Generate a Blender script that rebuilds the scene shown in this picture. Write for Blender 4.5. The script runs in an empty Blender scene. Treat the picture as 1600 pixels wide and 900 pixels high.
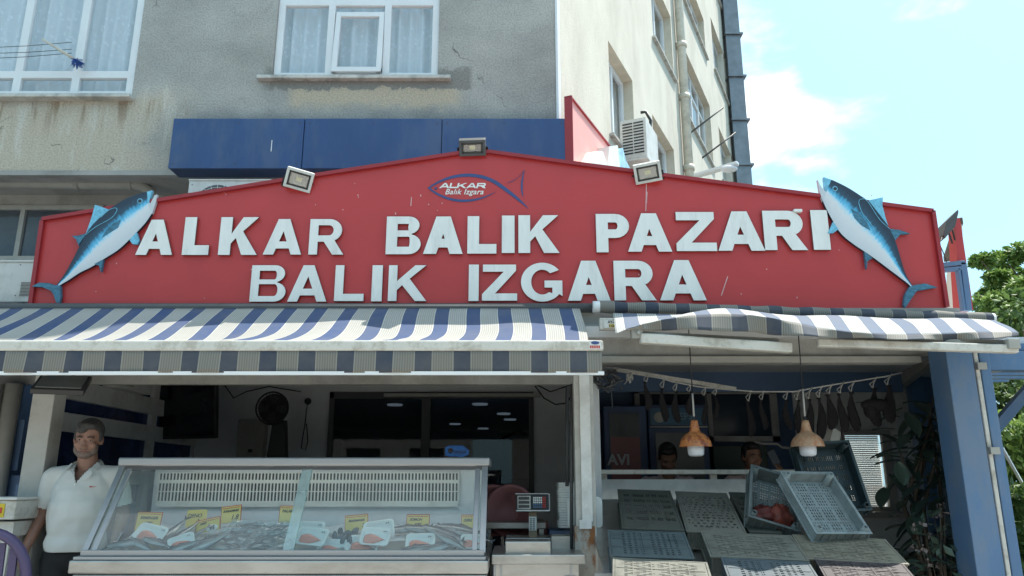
import bpy, bmesh, math, random
from mathutils import Vector, Matrix, noise as mnoise
R = math.radians
rnd = random.Random(11)
PITCH = R(14.3); F = 1186.0; CZ = 1.38
cp, sp = math.cos(PITCH), math.sin(PITCH)
CAM = Vector((0, 0, CZ)); ZV = Vector((0, 0, 1))
SC = bpy.context.scene
COL = SC.collection

# ---- measuring: a point of the place from two bearings and a known plane
def ray(px, py):
    u = px - 800; v = py - 450
    return Vector((u, F*cp + v*sp, F*sp - v*cp))
def P(px, py, Y):
    r = ray(px, py); return CAM + r*(Y/r.y)
def PX(px, py, X):
    r = ray(px, py); return CAM + r*(X/r.x)
def PZ(px, py, Z):
    r = ray(px, py); return CAM + r*((Z-CZ)/r.z)
def hit(px, py, o, n):
    r = ray(px, py); return CAM + r*((o-CAM).dot(n)/r.dot(n))

# ---- mesh builder
class MB:
    def __init__(s):
        s.bm = bmesh.new(); s.uv = s.bm.loops.layers.uv.new('UVMap'); s.mi = 0
    def face(s, pts, uvs=None, mi=None):
        vs = [s.bm.verts.new(p) for p in pts]
        f = s.bm.faces.new(vs); f.material_index = s.mi if mi is None else mi
        if uvs:
            for l, u in zip(f.loops, uvs): l[s.uv].uv = u
        return f
    def box(s, x0, x1, y0, y1, z0, z1, M=None):
        c = [Vector((x, y, z)) for x in (x0, x1) for y in (y0, y1) for z in (z0, z1)]
        if M is not None: c = [M @ p for p in c]
        v = [s.bm.verts.new(p) for p in c]
        for q in ((0,1,3,2),(4,6,7,5),(0,4,5,1),(2,3,7,6),(0,2,6,4),(1,5,7,3)):
            f = s.bm.faces.new([v[i] for i in q]); f.material_index = s.mi
        return s
    def bar(s, p, q, w, h, up=ZV):
        p = Vector(p); q = Vector(q); d = q-p; L = d.length; d.normalize()
        x = d.cross(up)
        if x.length < 1e-4: x = Vector((1, 0, 0))
        x.normalize(); z = x.cross(d)
        M = Matrix(((x.x, d.x, z.x, p.x), (x.y, d.y, z.y, p.y), (x.z, d.z, z.z, p.z), (0, 0, 0, 1)))
        return s.box(-w/2, w/2, 0, L, -h/2, h/2, M)
    def tube(s, pts, r, seg=8, cap=True):
        pts = [Vector(p) for p in pts]; n = len(pts)
        rs = r if isinstance(r, (list, tuple)) else [r]*n
        rings = []; px = None
        for i, p in enumerate(pts):
            d = (pts[min(i+1, n-1)]-pts[max(i-1, 0)]).normalized()
            x = (px - d*px.dot(d)) if px is not None else d.cross(ZV if abs(d.z) < .9 else Vector((1, 0, 0)))
            if x.length < 1e-5: x = d.cross(Vector((0, 1, 0)))
            x.normalize(); px = x; y = d.cross(x)
            rings.append([s.bm.verts.new(p + (x*math.cos(a)+y*math.sin(a))*rs[i]) for a in [2*math.pi*k/seg for k in range(seg)]])
        for a, b in zip(rings, rings[1:]):
            for k in range(seg):
                f = s.bm.faces.new((a[k], a[(k+1) % seg], b[(k+1) % seg], b[k])); f.material_index = s.mi; f.smooth = True
        if cap:
            for rg in (rings[0], rings[-1]):
                f = s.bm.faces.new(rg); f.material_index = s.mi
        return s
    def lathe(s, prof, c, seg=24, M=None):      # prof: (r, z)
        c = Vector(c); rings = []
        for r, z in prof:
            ring = []
            for k in range(seg):
                a = 2*math.pi*k/seg
                p = Vector((r*math.cos(a), r*math.sin(a), z))
                if M is not None: p = M @ p
                ring.append(s.bm.verts.new(c+p))
            rings.append(ring)
        for a, b in zip(rings, rings[1:]):
            for k in range(seg):
                f = s.bm.faces.new((a[k], a[(k+1) % seg], b[(k+1) % seg], b[k])); f.material_index = s.mi; f.smooth = True
        return s
    def ell(s, c, rad, M=None, u=16, v=10):
        T = Matrix.Translation(Vector(c)) @ (M.to_4x4() if M is not None else Matrix.Identity(4)) @ Matrix.Diagonal((rad[0], rad[1], rad[2], 1))
        g = bmesh.ops.create_uvsphere(s.bm, u_segments=u, v_segments=v, radius=1, matrix=T)
        for vv in g['verts']:
            for f in vv.link_faces: f.smooth = True; f.material_index = s.mi
        return s
    def cap(s, p, q, r1, r2, seg=12):
        p = Vector(p); q = Vector(q); d = (q-p); L = d.length; d = d.normalized()
        pts = []; rs = []
        for k in range(1, 5):
            a = math.pi/2*k/4.0
            pts.append(p - d*r1*math.cos(a)); rs.append(max(r1*math.sin(a), .0005))
        for k in range(0, 4):
            a = math.pi/2*k/4.0
            pts.append(q + d*r2*math.sin(a)); rs.append(max(r2*math.cos(a), .0005))
        return s.tube(pts, rs, seg)
    def prism(s, pts, vec):
        pts = [Vector(p) for p in pts]; vec = Vector(vec)
        a = [s.bm.verts.new(p) for p in pts]; b = [s.bm.verts.new(p+vec) for p in pts]; n = len(pts)
        fs = [s.bm.faces.new(a), s.bm.faces.new(b[::-1])]
        for k in range(n): fs.append(s.bm.faces.new((a[k], b[k], b[(k+1) % n], a[(k+1) % n])))
        for f in fs: f.material_index = s.mi
        return s
    def grid(s, fn, nu, nv, uvf=None, smooth=True):
        V = [[s.bm.verts.new(fn(i/nu, j/nv)) for j in range(nv+1)] for i in range(nu+1)]
        for i in range(nu):
            for j in range(nv):
                f = s.bm.faces.new((V[i][j], V[i+1][j], V[i+1][j+1], V[i][j+1])); f.smooth = smooth; f.material_index = s.mi
                if uvf:
                    for l, (a, b) in zip(f.loops, ((i, j), (i+1, j), (i+1, j+1), (i, j+1))): l[s.uv].uv = uvf(a/nu, b/nv)
        return s
    def merge_mesh(s, me, M):
        off = len(s.bm.verts); vs = [s.bm.verts.new(M @ v.co) for v in me.vertices]
        for p in me.polygons:
            try:
                f = s.bm.faces.new([vs[i] for i in p.vertices]); f.material_index = s.mi
            except ValueError: pass
        return s
    def build(s, name, mat, parent=None, bevel=0, label=None, cat=None, group=None, kind=None, solid=0, fix=True, sub=0):
        if fix: bmesh.ops.recalc_face_normals(s.bm, faces=s.bm.faces)
        me = bpy.data.meshes.new(name); s.bm.to_mesh(me); s.bm.free()
        o = bpy.data.objects.new(name, me); COL.objects.link(o)
        for m in (mat if isinstance(mat, (list, tuple)) else [mat]): me.materials.append(m)
        if parent is None:
            co = [v.co for v in me.vertices]
            c = Vector(((min(v.x for v in co)+max(v.x for v in co))/2, (min(v.y for v in co)+max(v.y for v in co))/2, min(v.z for v in co)))
            me.transform(Matrix.Translation(-c)); o.location = c
            tag(o, label, cat, group, kind)
        else:
            root = parent
            while root.parent: root = root.parent
            me.transform(Matrix.Translation(-Vector(root.location))); o.parent = parent
            if label: o['label'] = label
            if kind: o['kind'] = kind
        if bevel:
            m = o.modifiers.new('bevel', 'BEVEL'); m.width = bevel; m.segments = 2; m.limit_method = 'ANGLE'
        if solid:
            m = o.modifiers.new('solid', 'SOLIDIFY'); m.thickness = solid
        if sub:
            m = o.modifiers.new('sub', 'SUBSURF'); m.levels = sub; m.render_levels = sub
        return o

def tag(o, label=None, cat=None, group=None, kind=None):
    if label: o['label'] = label
    if cat: o['category'] = cat
    if group: o['group'] = group
    if kind: o['kind'] = kind
    return o
def thing(name, label, cat, loc, group=None):
    o = bpy.data.objects.new(name, None); COL.objects.link(o); o.location = loc; o.empty_display_size = .1
    return tag(o, label, cat, group)
def copy_tree(o, parent=None):
    c = o.copy(); COL.objects.link(c); c.parent = parent
    for ch in list(o.children): copy_tree(ch, c)
    return c
def bake_mesh(o):
    dg = bpy.context.evaluated_depsgraph_get(); dg.update()
    me = bpy.data.meshes.new_from_object(o.evaluated_get(dg)); return me
XZ = Matrix(((1, 0, 0, 0), (0, 0, -1, 0), (0, 1, 0, 0), (0, 0, 0, 1)))     # flat XY shape stood up, facing -Y
def shape_mesh(loops, depth, bevel=0):
    cu = bpy.data.curves.new('shape', 'CURVE'); cu.dimensions = '2D'; cu.fill_mode = 'BOTH'
    for lp in loops:
        sp_ = cu.splines.new('POLY'); sp_.points.add(len(lp)-1)
        for k, (x, y) in enumerate(lp): sp_.points[k].co = (x, y, 0, 1)
        sp_.use_cyclic_u = True
    cu.extrude = max(depth/2-bevel, 0.0001); cu.bevel_depth = bevel; cu.bevel_resolution = 1; cu.offset = -bevel
    o = bpy.data.objects.new('shape', cu); COL.objects.link(o)
    me = bake_mesh(o); bpy.data.objects.remove(o); bpy.data.curves.remove(cu); return me
def text_mesh(txt, size, depth=.0006, shear=0, off=0, spacing=1, sx=1):
    cu = bpy.data.curves.new('txt', 'FONT'); cu.body = txt; cu.size = size; cu.extrude = depth/2; cu.shear = shear; cu.offset = off
    cu.align_x = 'CENTER'; cu.align_y = 'CENTER'; cu.space_character = spacing; cu.resolution_u = 3
    o = bpy.data.objects.new('txt', cu); COL.objects.link(o)
    me = bake_mesh(o); bpy.data.objects.remove(o); bpy.data.curves.remove(cu)
    me.transform(Matrix.Diagonal((sx, 1, 1, 1))); return me

# ---- materials
def newmat(name):
    m = bpy.data.materials.new(name); m.use_nodes = True; nt = m.node_tree
    return m, nt, nt.nodes, nt.links, nt.nodes['Principled BSDF']
def c4(c): return (c[0], c[1], c[2], 1)
def mat(name, col, rough=.6, metal=0, var=.12, vs=6, bump=0, bs=60, dirt=None, ds=2, da=.5, spec=.5, coord='Object', stretch=(1, 1, 1), trans=0, dth=(.48, .62)):
    m, nt, N, L, b = newmat(name)
    tc = N.new('ShaderNodeTexCoord'); mp = N.new('ShaderNodeMapping'); mp.inputs['Scale'].default_value = stretch
    L.new(tc.outputs[coord], mp.inputs[0])
    nz = N.new('ShaderNodeTexNoise'); nz.inputs['Scale'].default_value = vs; nz.inputs['Detail'].default_value = 6; nz.inputs['Roughness'].default_value = .65
    L.new(mp.outputs[0], nz.inputs['Vector'])
    cr = N.new('ShaderNodeValToRGB')
    cr.color_ramp.elements[0].position = .3; cr.color_ramp.elements[1].position = .7
    cr.color_ramp.elements[0].color = c4([c*(1-var) for c in col]); cr.color_ramp.elements[1].color = c4([min(1, c*(1+var)) for c in col])
    L.new(nz.outputs[0], cr.inputs[0]); out = cr.outputs[0]
    if dirt:
        n2 = N.new('ShaderNodeTexNoise'); n2.inputs['Scale'].default_value = ds; n2.inputs['Detail'].default_value = 8; n2.inputs['Roughness'].default_value = .7
        L.new(mp.outputs[0], n2.inputs['Vector'])
        mr = N.new('ShaderNodeMapRange'); mr.inputs[1].default_value = dth[0]; mr.inputs[2].default_value = dth[1]; mr.inputs[4].default_value = da
        L.new(n2.outputs[0], mr.inputs[0])
        mx = N.new('ShaderNodeMixRGB'); mx.inputs[2].default_value = c4(dirt)
        L.new(mr.outputs[0], mx.inputs[0]); L.new(out, mx.inputs[1]); out = mx.outputs[0]
    L.new(out, b.inputs['Base Color'])
    b.inputs['Roughness'].default_value = rough; b.inputs['Metallic'].default_value = metal
    b.inputs['Specular IOR Level'].default_value = spec
    if bump:
        n3 = N.new('ShaderNodeTexNoise'); n3.inputs['Scale'].default_value = bs; n3.inputs['Detail'].default_value = 4
        L.new(mp.outputs[0], n3.inputs['Vector'])
        bp = N.new('ShaderNodeBump'); bp.inputs['Strength'].default_value = bump; bp.inputs['Distance'].default_value = .01
        L.new(n3.outputs[0], bp.inputs['Height']); L.new(bp.outputs[0], b.inputs['Normal'])
    if trans:
        t = N.new('ShaderNodeBsdfTranslucent'); L.new(out, t.inputs[0]); ms = N.new('ShaderNodeMixShader'); ms.inputs[0].default_value = trans
        L.new(b.outputs[0], ms.inputs[1]); L.new(t.outputs[0], ms.inputs[2]); L.new(ms.outputs[0], N['Material Output'].inputs[0])
    return m
def glass(name, refl=.1, dirt=.05, tint=(1, 1, 1), dcol=(.7, .72, .72), rough=.0, ior=1.45, ns=3):
    m, nt, N, L, b = newmat(name); N.remove(b)
    tr = N.new('ShaderNodeBsdfTransparent'); tr.inputs[0].default_value = c4(tint)
    gl = N.new('ShaderNodeBsdfGlossy'); gl.inputs['Roughness'].default_value = rough
    fr = N.new('ShaderNodeFresnel'); fr.inputs[0].default_value = ior
    ad = N.new('ShaderNodeMath'); ad.operation = 'ADD'; ad.use_clamp = True; ad.inputs[1].default_value = refl; L.new(fr.outputs[0], ad.inputs[0])
    ge = N.new('ShaderNodeNewGeometry'); bf = N.new('ShaderNodeMath'); bf.operation = 'SUBTRACT'; bf.inputs[0].default_value = 1; L.new(ge.outputs['Backfacing'], bf.inputs[1])
    mu_ = N.new('ShaderNodeMath'); mu_.operation = 'MULTIPLY'; L.new(ad.outputs[0], mu_.inputs[0]); L.new(bf.outputs[0], mu_.inputs[1])
    m1 = N.new('ShaderNodeMixShader'); L.new(mu_.outputs[0], m1.inputs[0]); L.new(tr.outputs[0], m1.inputs[1]); L.new(gl.outputs[0], m1.inputs[2])
    df = N.new('ShaderNodeBsdfDiffuse'); df.inputs[0].default_value = c4(dcol)
    tc = N.new('ShaderNodeTexCoord'); nz = N.new('ShaderNodeTexNoise'); nz.inputs['Scale'].default_value = ns; nz.inputs['Detail'].default_value = 5
    L.new(tc.outputs['Object'], nz.inputs['Vector'])
    mr = N.new('ShaderNodeMapRange'); mr.inputs[1].default_value = .35; mr.inputs[2].default_value = .7; mr.inputs[3].default_value = dirt*.4; mr.inputs[4].default_value = dirt*1.6
    L.new(nz.outputs[0], mr.inputs[0])
    m2 = N.new('ShaderNodeMixShader'); L.new(mr.outputs[0], m2.inputs[0]); L.new(m1.outputs[0], m2.inputs[1]); L.new(df.outputs[0], m2.inputs[2])
    L.new(m2.outputs[0], N['Material Output'].inputs[0]); return m
def emis(name, col, s):
    m, nt, N, L, b = newmat(name); b.inputs['Base Color'].default_value = c4(col)
    b.inputs['Emission Color'].default_value = c4(col); b.inputs['Emission Strength'].default_value = s; return m
def stripes(name, white=(.58, .57, .53), blue=(.045, .085, .20), transl=.3):
    m, nt, N, L, b = newmat(name)
    tc = N.new('ShaderNodeUVMap'); sx = N.new('ShaderNodeSeparateXYZ'); L.new(tc.outputs[0], sx.inputs[0])
    fr = N.new('ShaderNodeMath'); fr.operation = 'FRACT'; L.new(sx.outputs[0], fr.inputs[0])
    cr = N.new('ShaderNodeValToRGB'); cr.color_ramp.interpolation = 'CONSTANT'
    w = c4(white); g = c4([c*.62 for c in white]); k = c4([c*.8 for c in blue])
    st = [(0, w), (.035, g)]
    for i in range(7): st += [(.07+i*.065, c4([c*.85 for c in white])), (.07+i*.065+.03, g)]
    st += [(.53, w), (.565, k), (.58, c4(blue)), (.985, k)]
    el = cr.color_ramp.elements; el[0].position = 0; el[0].color = st[0][1]; el[1].position = st[1][0]; el[1].color = st[1][1]
    for p, c in st[2:]:
        e = el.new(p); e.color = c
    L.new(fr.outputs[0], cr.inputs[0])
    ob = N.new('ShaderNodeTexCoord'); nz = N.new('ShaderNodeTexNoise'); nz.inputs['Scale'].default_value = 3.5; nz.inputs['Detail'].default_value = 8; nz.inputs['Roughness'].default_value = .7
    L.new(ob.outputs['Object'], nz.inputs['Vector'])
    mr = N.new('ShaderNodeMapRange'); mr.inputs[1].default_value = .3; mr.inputs[2].default_value = .75; mr.inputs[3].default_value = 0; mr.inputs[4].default_value = .30
    L.new(nz.outputs[0], mr.inputs[0])
    mx = N.new('ShaderNodeMixRGB'); mx.inputs[2].default_value = (.24, .22, .18, 1); L.new(mr.outputs[0], mx.inputs[0]); L.new(cr.outputs[0], mx.inputs[1])
    L.new(mx.outputs[0], b.inputs['Base Color']); b.inputs['Roughness'].default_value = .85
    t = N.new('ShaderNodeBsdfTranslucent'); L.new(mx.outputs[0], t.inputs[0])
    ms = N.new('ShaderNodeMixShader'); ms.inputs[0].default_value = transl; L.new(b.outputs[0], ms.inputs[1]); L.new(t.outputs[0], ms.inputs[2]); L.new(ms.outputs[0], N['Material Output'].inputs[0])
    return m
def islandmat(name, c1, c2, rough=.55, trans=.3):
    m, nt, N, L, b = newmat(name)
    g = N.new('ShaderNodeNewGeometry'); cr = N.new('ShaderNodeValToRGB')
    cr.color_ramp.elements[0].color = c4(c1); cr.color_ramp.elements[1].color = c4(c2); L.new(g.outputs['Random Per Island'], cr.inputs[0])
    L.new(cr.outputs[0], b.inputs['Base Color']); b.inputs['Roughness'].default_value = rough
    t = N.new('ShaderNodeBsdfTranslucent'); L.new(cr.outputs[0], t.inputs[0]); ms = N.new('ShaderNodeMixShader'); ms.inputs[0].default_value = trans
    L.new(b.outputs[0], ms.inputs[1]); L.new(t.outputs[0], ms.inputs[2]); L.new(ms.outputs[0], N['Material Output'].inputs[0]); return m

M = {}
M['red'] = mat('red_composite_panel', (.47, .042, .042), .36, var=.05, vs=3, dirt=(.5, .3, .28), ds=14, da=.5, dth=(.68, .78), bump=.02, bs=4)
M['red_trim'] = mat('red_trim', (.30, .022, .028), .45, var=.1)
M['letter'] = mat('white_letter', (.76, .76, .73), .45, var=.06, vs=4, dirt=(.35, .35, .32), ds=5, da=.35, dth=(.52, .75), stretch=(3, 3, .6))
M['letter_edge'] = mat('letter_edge', (.20, .09, .085), .6)
M['logo_blue'] = mat('logo_blue', (.04, .07, .20), .5)
M['stucco'] = None
M['cream'] = mat('cream_render', (.62, .58, .50), .9, var=.07, vs=2, bump=.5, bs=90, dirt=(.40, .36, .30), ds=1.3, da=.35, stretch=(1, 1, .4))
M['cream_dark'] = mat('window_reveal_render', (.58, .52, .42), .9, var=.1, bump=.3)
M['pvc'] = mat('white_pvc', (.72, .73, .74), .35, var=.05, vs=3)
M['sill'] = mat('marble_sill', (.55, .53, .49), .6, var=.15, vs=9, dirt=(.2, .19, .17), ds=6, da=.6)
M['glass_up'] = glass('window_glass', .12, .05, (.96, .98, 1))
M['glass_dark'] = glass('shop_glass', .0, .02, (.75, .8, .85))
M['glass_case'] = glass('case_glass', .0, .07, (.92, .97, .97), (.62, .66, .68), ns=2)
M['blue_board'] = mat('blue_fascia', (.028, .068, .19), .4, var=.1, vs=3, dirt=(.10, .13, .20), ds=2.5, da=.4, stretch=(1, 1, .35))
M['blue_board_low'] = mat('blue_fascia_underside', (.03, .06, .14), .5)
M['black'] = mat('black_plastic', (.02, .02, .022), .45)
M['darkgrey'] = mat('dark_grey', (.07, .072, .075), .55, var=.15)
M['alu'] = mat('brushed_aluminium', (.40, .40, .41), .5, .85, var=.06, vs=20, stretch=(.1, 1, 1))
M['steel'] = mat('stainless_steel', (.46, .45, .43), .36, .9, var=.12, vs=5, dirt=(.28, .25, .22), ds=7, da=.4, stretch=(.4, 1, 1))
M['white'] = mat('white_paint', (.62, .62, .60), .55, var=.07, dirt=(.3, .28, .24), ds=5, da=.3)
M['beige_metal'] = mat('aged_white_metal', (.60, .58, .53), .5, var=.1, vs=9, dirt=(.25, .21, .16), ds=9, da=.55)
M['post'] = mat('grey_beige_post', (.46, .45, .42), .55, var=.08, vs=6, dirt=(.28, .26, .23), ds=6, da=.5)
M['rust'] = mat('rusty_metal', (.33, .32, .29), .8, var=.2, vs=14, dirt=(.24, .085, .02), ds=9, da=.95, dth=(.46, .56), stretch=(1, 1, .5))
M['ac'] = mat('ac_white', (.60, .60, .57), .5, var=.06, vs=4, dirt=(.3, .27, .22), ds=6, da=.3)
M['awn'] = stripes('striped_awning_fabric', transl=.18)
M['awn_r'] = stripes('sunlit_striped_fabric', (.62, .63, .61), (.12, .16, .24), .15)  # paleness of the sunlit cloth put into the stripe colours
M['valance'] = stripes('shaded_valance_fabric', (.26, .25, .225), (.035, .048, .078), .06)  # same stripes, with the shade on valances and roll put in as darker colours
M['soffit'] = mat('soffit_grey', (.36, .35, .33), .9, var=.15, vs=2, dirt=(.16, .15, .13), ds=1.5, da=.5)
M['darkwall'] = mat('dim_shop_wall', (.66, .67, .68), .8, var=.12, vs=2)
M['ceil'] = mat('shop_ceiling', (.55, .55, .55), .8, var=.1, vs=2)
M['navy'] = mat('navy_wall', (.09, .15, .26), .6, var=.15, vs=2)
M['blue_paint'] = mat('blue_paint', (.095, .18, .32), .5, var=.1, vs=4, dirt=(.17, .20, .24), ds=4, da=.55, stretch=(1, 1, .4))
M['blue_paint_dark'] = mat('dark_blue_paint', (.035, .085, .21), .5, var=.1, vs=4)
M['asphalt'] = mat('asphalt', (.09, .09, .088), .9, var=.2, vs=12, bump=.4, bs=120)
M['paving'] = mat('pale_paving', (.42, .40, .36), .85, var=.15, vs=3, bump=.2)
M['floor'] = mat('shop_floor_tile', (.42, .40, .38), .5, var=.1)
M['pipe'] = mat('grey_pvc_pipe', (.36, .35, .32), .6, var=.1, vs=8)
M['creampipe'] = mat('cream_pipe', (.60, .55, .46), .6, var=.1, vs=8, dirt=(.35, .3, .24), ds=5, da=.5)
M['duct'] = mat('galvanised_duct', (.22, .23, .25), .45, .6, var=.18, vs=4)
M['ice'] = mat('crushed_ice', (.70, .74, .75), .3, var=.12, vs=40, bump=1, bs=70)
M['foam'] = mat('white_foam', (.78, .80, .78), .5, var=.03)
M['salmon'] = mat('salmon_flesh', (.72, .25, .18), .3, var=.2, vs=30, stretch=(6, 1, 1))
M['fishgrey'] = mat('grey_fish_skin', (.085, .095, .11), .25, .25, var=.35, vs=20)
M['fishbelly'] = mat('silver_fish_skin', (.30, .32, .32), .22, .35, var=.3, vs=25)
M['film'] = glass('plastic_film', .12, .05, (.9, .93, .93), (.6, .62, .62), rough=.12, ns=25)
M['card'] = mat('yellow_card', (.70, .55, .14), .6, var=.06)
M['cardred'] = mat('card_red_edge', (.50, .09, .05), .6)
M['ink'] = mat('black_ink', (.03, .03, .03), .6)
M['redink'] = mat('red_ink', (.5, .05, .04), .6)
M['skin'] = mat('skin', (.30, .155, .11), .5, var=.12, vs=18)
M['skin2'] = mat('skin_tan', (.26, .135, .09), .5, var=.12, vs=18)
M['hair'] = mat('greying_hair', (.055, .05, .047), .6, var=.5, vs=90, bump=.6, bs=160)
M['hair2'] = mat('black_hair', (.012, .011, .011), .5, var=.4, vs=90, bump=.6, bs=160)
M['beard'] = mat('grey_stubble', (.17, .12, .10), .7, var=.4, vs=160)
M['shirt'] = mat('white_polo_cloth', (.66, .65, .62), .8, var=.04, bump=.15, bs=14)
M['shirt2'] = mat('pale_grey_cloth', (.55, .43, .44), .85, var=.06)
M['trouser'] = mat('black_cloth', (.015, .015, .017), .85)
M['orange'] = mat('orange_enamel', (.52, .19, .06), .4, var=.25, vs=18, dirt=(.22, .045, .02), ds=26, da=.9, dth=(.5, .58))
M['wornorange'] = mat('worn_orange_enamel', (.50, .30, .18), .45, var=.25, vs=16, dirt=(.35, .10, .03), ds=18, da=.8, dth=(.48, .62))
M['bulb'] = mat('opal_bulb', (.75, .76, .80), .3, var=.02)
M['cord'] = mat('pale_cord', (.45, .44, .42), .7)
M['dryfish'] = mat('dried_fish', (.010, .008, .010), .85, var=.5, vs=30, bump=.4, bs=60)
M['pink'] = mat('pink_plastic', (.42, .17, .17), .45, var=.06)
M['purple'] = mat('purple_plastic', (.075, .055, .13), .5, var=.06)
M['netred'] = mat('red_net_bag', (.085, .010, .008), .6, var=.5, vs=26, bump=.8, bs=50)
M['leaf'] = islandmat('leaves', (.05, .10, .025), (.16, .25, .07))
M['leafbright'] = islandmat('sunny_leaves', (.08, .16, .035), (.28, .40, .10))
M['leafdark'] = islandmat('dark_leaves', (.035, .06, .05), (.07, .11, .075), .4, .1)
M['bark'] = mat('bark', (.10, .075, .055), .9, var=.3, vs=8, bump=.6, bs=30)
M['petal'] = islandmat('pale_petals', (.20, .17, .16), (.36, .30, .29))
M['blind'] = mat('white_blind', (.66, .68, .66), .7, var=.05, vs=4, stretch=(.3, 1, 40))
M['curtain'] = None
M['eyewhite'] = mat('eye_white', (.30, .28, .26), .3, var=.02)
# ---- custom materials
def stucco():
    m, nt, N, L, b = newmat('weathered_grey_render')
    tc = N.new('ShaderNodeTexCoord'); sx = N.new('ShaderNodeSeparateXYZ'); L.new(tc.outputs['Object'], sx.inputs[0])
    def noise(s, d=8, r=.6, st=(1, 1, 1), dist=0):
        mp = N.new('ShaderNodeMapping'); mp.inputs['Scale'].default_value = st; L.new(tc.outputs['Object'], mp.inputs[0])
        n = N.new('ShaderNodeTexNoise'); n.inputs['Scale'].default_value = s; n.inputs['Detail'].default_value = d; n.inputs['Roughness'].default_value = r
        n.inputs['Distortion'].default_value = dist; L.new(mp.outputs[0], n.inputs['Vector']); return n.outputs[0]
    def mr(x, a, b_, c=0, d=1):
        q = N.new('ShaderNodeMapRange'); q.interpolation_type = 'SMOOTHSTEP'
        for i, v in zip((1, 2, 3, 4), (a, b_, c, d)): q.inputs[i].default_value = v
        L.new(x, q.inputs[0]); return q.outputs[0]
    def mul(*xs):
        o = xs[0]
        for x in xs[1:]:
            q = N.new('ShaderNodeMath'); q.operation = 'MULTIPLY'; L.new(o, q.inputs[0])
            if isinstance(x, (int, float)): q.inputs[1].default_value = x
            else: L.new(x, q.inputs[1])
            o = q.outputs[0]
        return o
    def add(a, b_):
        q = N.new('ShaderNodeMath'); q.operation = 'ADD'; L.new(a, q.inputs[0])
        if isinstance(b_, (int, float)): q.inputs[1].default_value = b_
        else: L.new(b_, q.inputs[1])
        return q.outputs[0]
    def mix(f, a, col):
        q = N.new('ShaderNodeMixRGB'); L.new(f, q.inputs[0]); L.new(a, q.inputs[1]); q.inputs[2].default_value = c4(col); return q.outputs[0]
    cr = N.new('ShaderNodeValToRGB'); cr.color_ramp.elements[0].position = .32; cr.color_ramp.elements[1].position = .68
    cr.color_ramp.elements[0].color = (.29, .28, .262, 1); cr.color_ramp.elements[1].color = (.44, .425, .395, 1)
    L.new(noise(.9, 8, .62, (1, 1, 1.5)), cr.inputs[0]); c = cr.outputs[0]
    X, Z = sx.outputs[0], sx.outputs[2]
    wob = noise(1.6, 6, .6); xw = add(X, mul(wob, 1.4)); zw = add(Z, mul(wob, .9))
    c = mix(mul(mr(xw, -2.6, -3.3), mr(zw, 5.85, 5.6), .9), c, (.50, .43, .34))         # bare older render, lower left
    st = noise(3.0, 5, .6, (2.4, 1, .35))
    c = mix(mul(mr(xw, -2.6, -3.1), mr(zw, 5.9, 5.6), mr(st, .52, .66), .8), c, (.56, .53, .47))   # pale run marks
    c = mix(mul(mr(xw, -2.6, -3.0), mr(Z, 4.75, 5.2), mr(Z, 5.28, 5.22), mr(st, .50, .38), .8), c, (.26, .185, .12))  # rusty runs below the sill
    ex = noise(7, 6, .7)
    zz = add(Z, mul(ex, .30))
    c = mix(mul(mr(X, -2.4, -2.25), mr(X, -.45, -.65), mr(zz, 5.53, 5.51), mr(zz, 5.24, 5.40), .9), c, (.50, .42, .31))  # bare patch under the middle window
    c = mix(mul(mr(X, -2.65, -2.55), mr(X, -.40, -.46), mr(zz, 5.51, 5.53), mr(zz, 5.80, 5.72), .85), c, (.215, .205, .185))
    c = mix(mul(mr(add(Z, mul(noise(3, 5), .35)), 5.38, 5.12), mr(xw, -2.9, -2.3), .6), c, (.155, .16, .16))     # damp along the fascia
    wv = N.new('ShaderNodeVectorMath'); wv.operation = 'ADD'; L.new(tc.outputs['Object'], wv.inputs[0])
    wn_ = N.new('ShaderNodeTexNoise'); wn_.inputs['Scale'].default_value = 2.5; wn_.inputs['Detail'].default_value = 5; L.new(tc.outputs['Object'], wn_.inputs['Vector']); L.new(wn_.outputs['Color'], wv.inputs[1])
    vo = N.new('ShaderNodeTexVoronoi'); vo.feature = 'DISTANCE_TO_EDGE'; vo.inputs['Scale'].default_value = .55; L.new(wv.outputs[0], vo.inputs['Vector'])
    c = mix(mul(mr(vo.outputs['Distance'], .007, .002), mr(noise(1.1, 2), .50, .58), .75), c, (.10, .095, .09))       # hairline cracks
    c = mix(mul(mr(noise(1.3, 9, .55, dist=.6), .60, .612), .45), c, (.33, .325, .31))                    # trowelled repairs
    fine = noise(55, 3, .5)
    cc = N.new('ShaderNodeMixRGB'); cc.blend_type = 'MULTIPLY'; cc.inputs[0].default_value = .5; L.new(c, cc.inputs[1])
    gr = N.new('ShaderNodeValToRGB'); gr.color_ramp.elements[0].position = .35; gr.color_ramp.elements[0].color = (.72, .72, .72, 1); gr.color_ramp.elements[1].position = .6; gr.color_ramp.elements[1].color = (1.25, 1.25, 1.25, 1)
    L.new(fine, gr.inputs[0]); L.new(gr.outputs[0], cc.inputs[2])
    L.new(cc.outputs[0], b.inputs['Base Color']); b.inputs['Roughness'].default_value = .95
    bp = N.new('ShaderNodeBump'); bp.inputs['Strength'].default_value = .7; bp.inputs['Distance'].default_value = .012
    L.new(fine, bp.inputs['Height']); L.new(bp.outputs[0], b.inputs['Normal'])
    return m
M['stucco'] = stucco()
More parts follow.
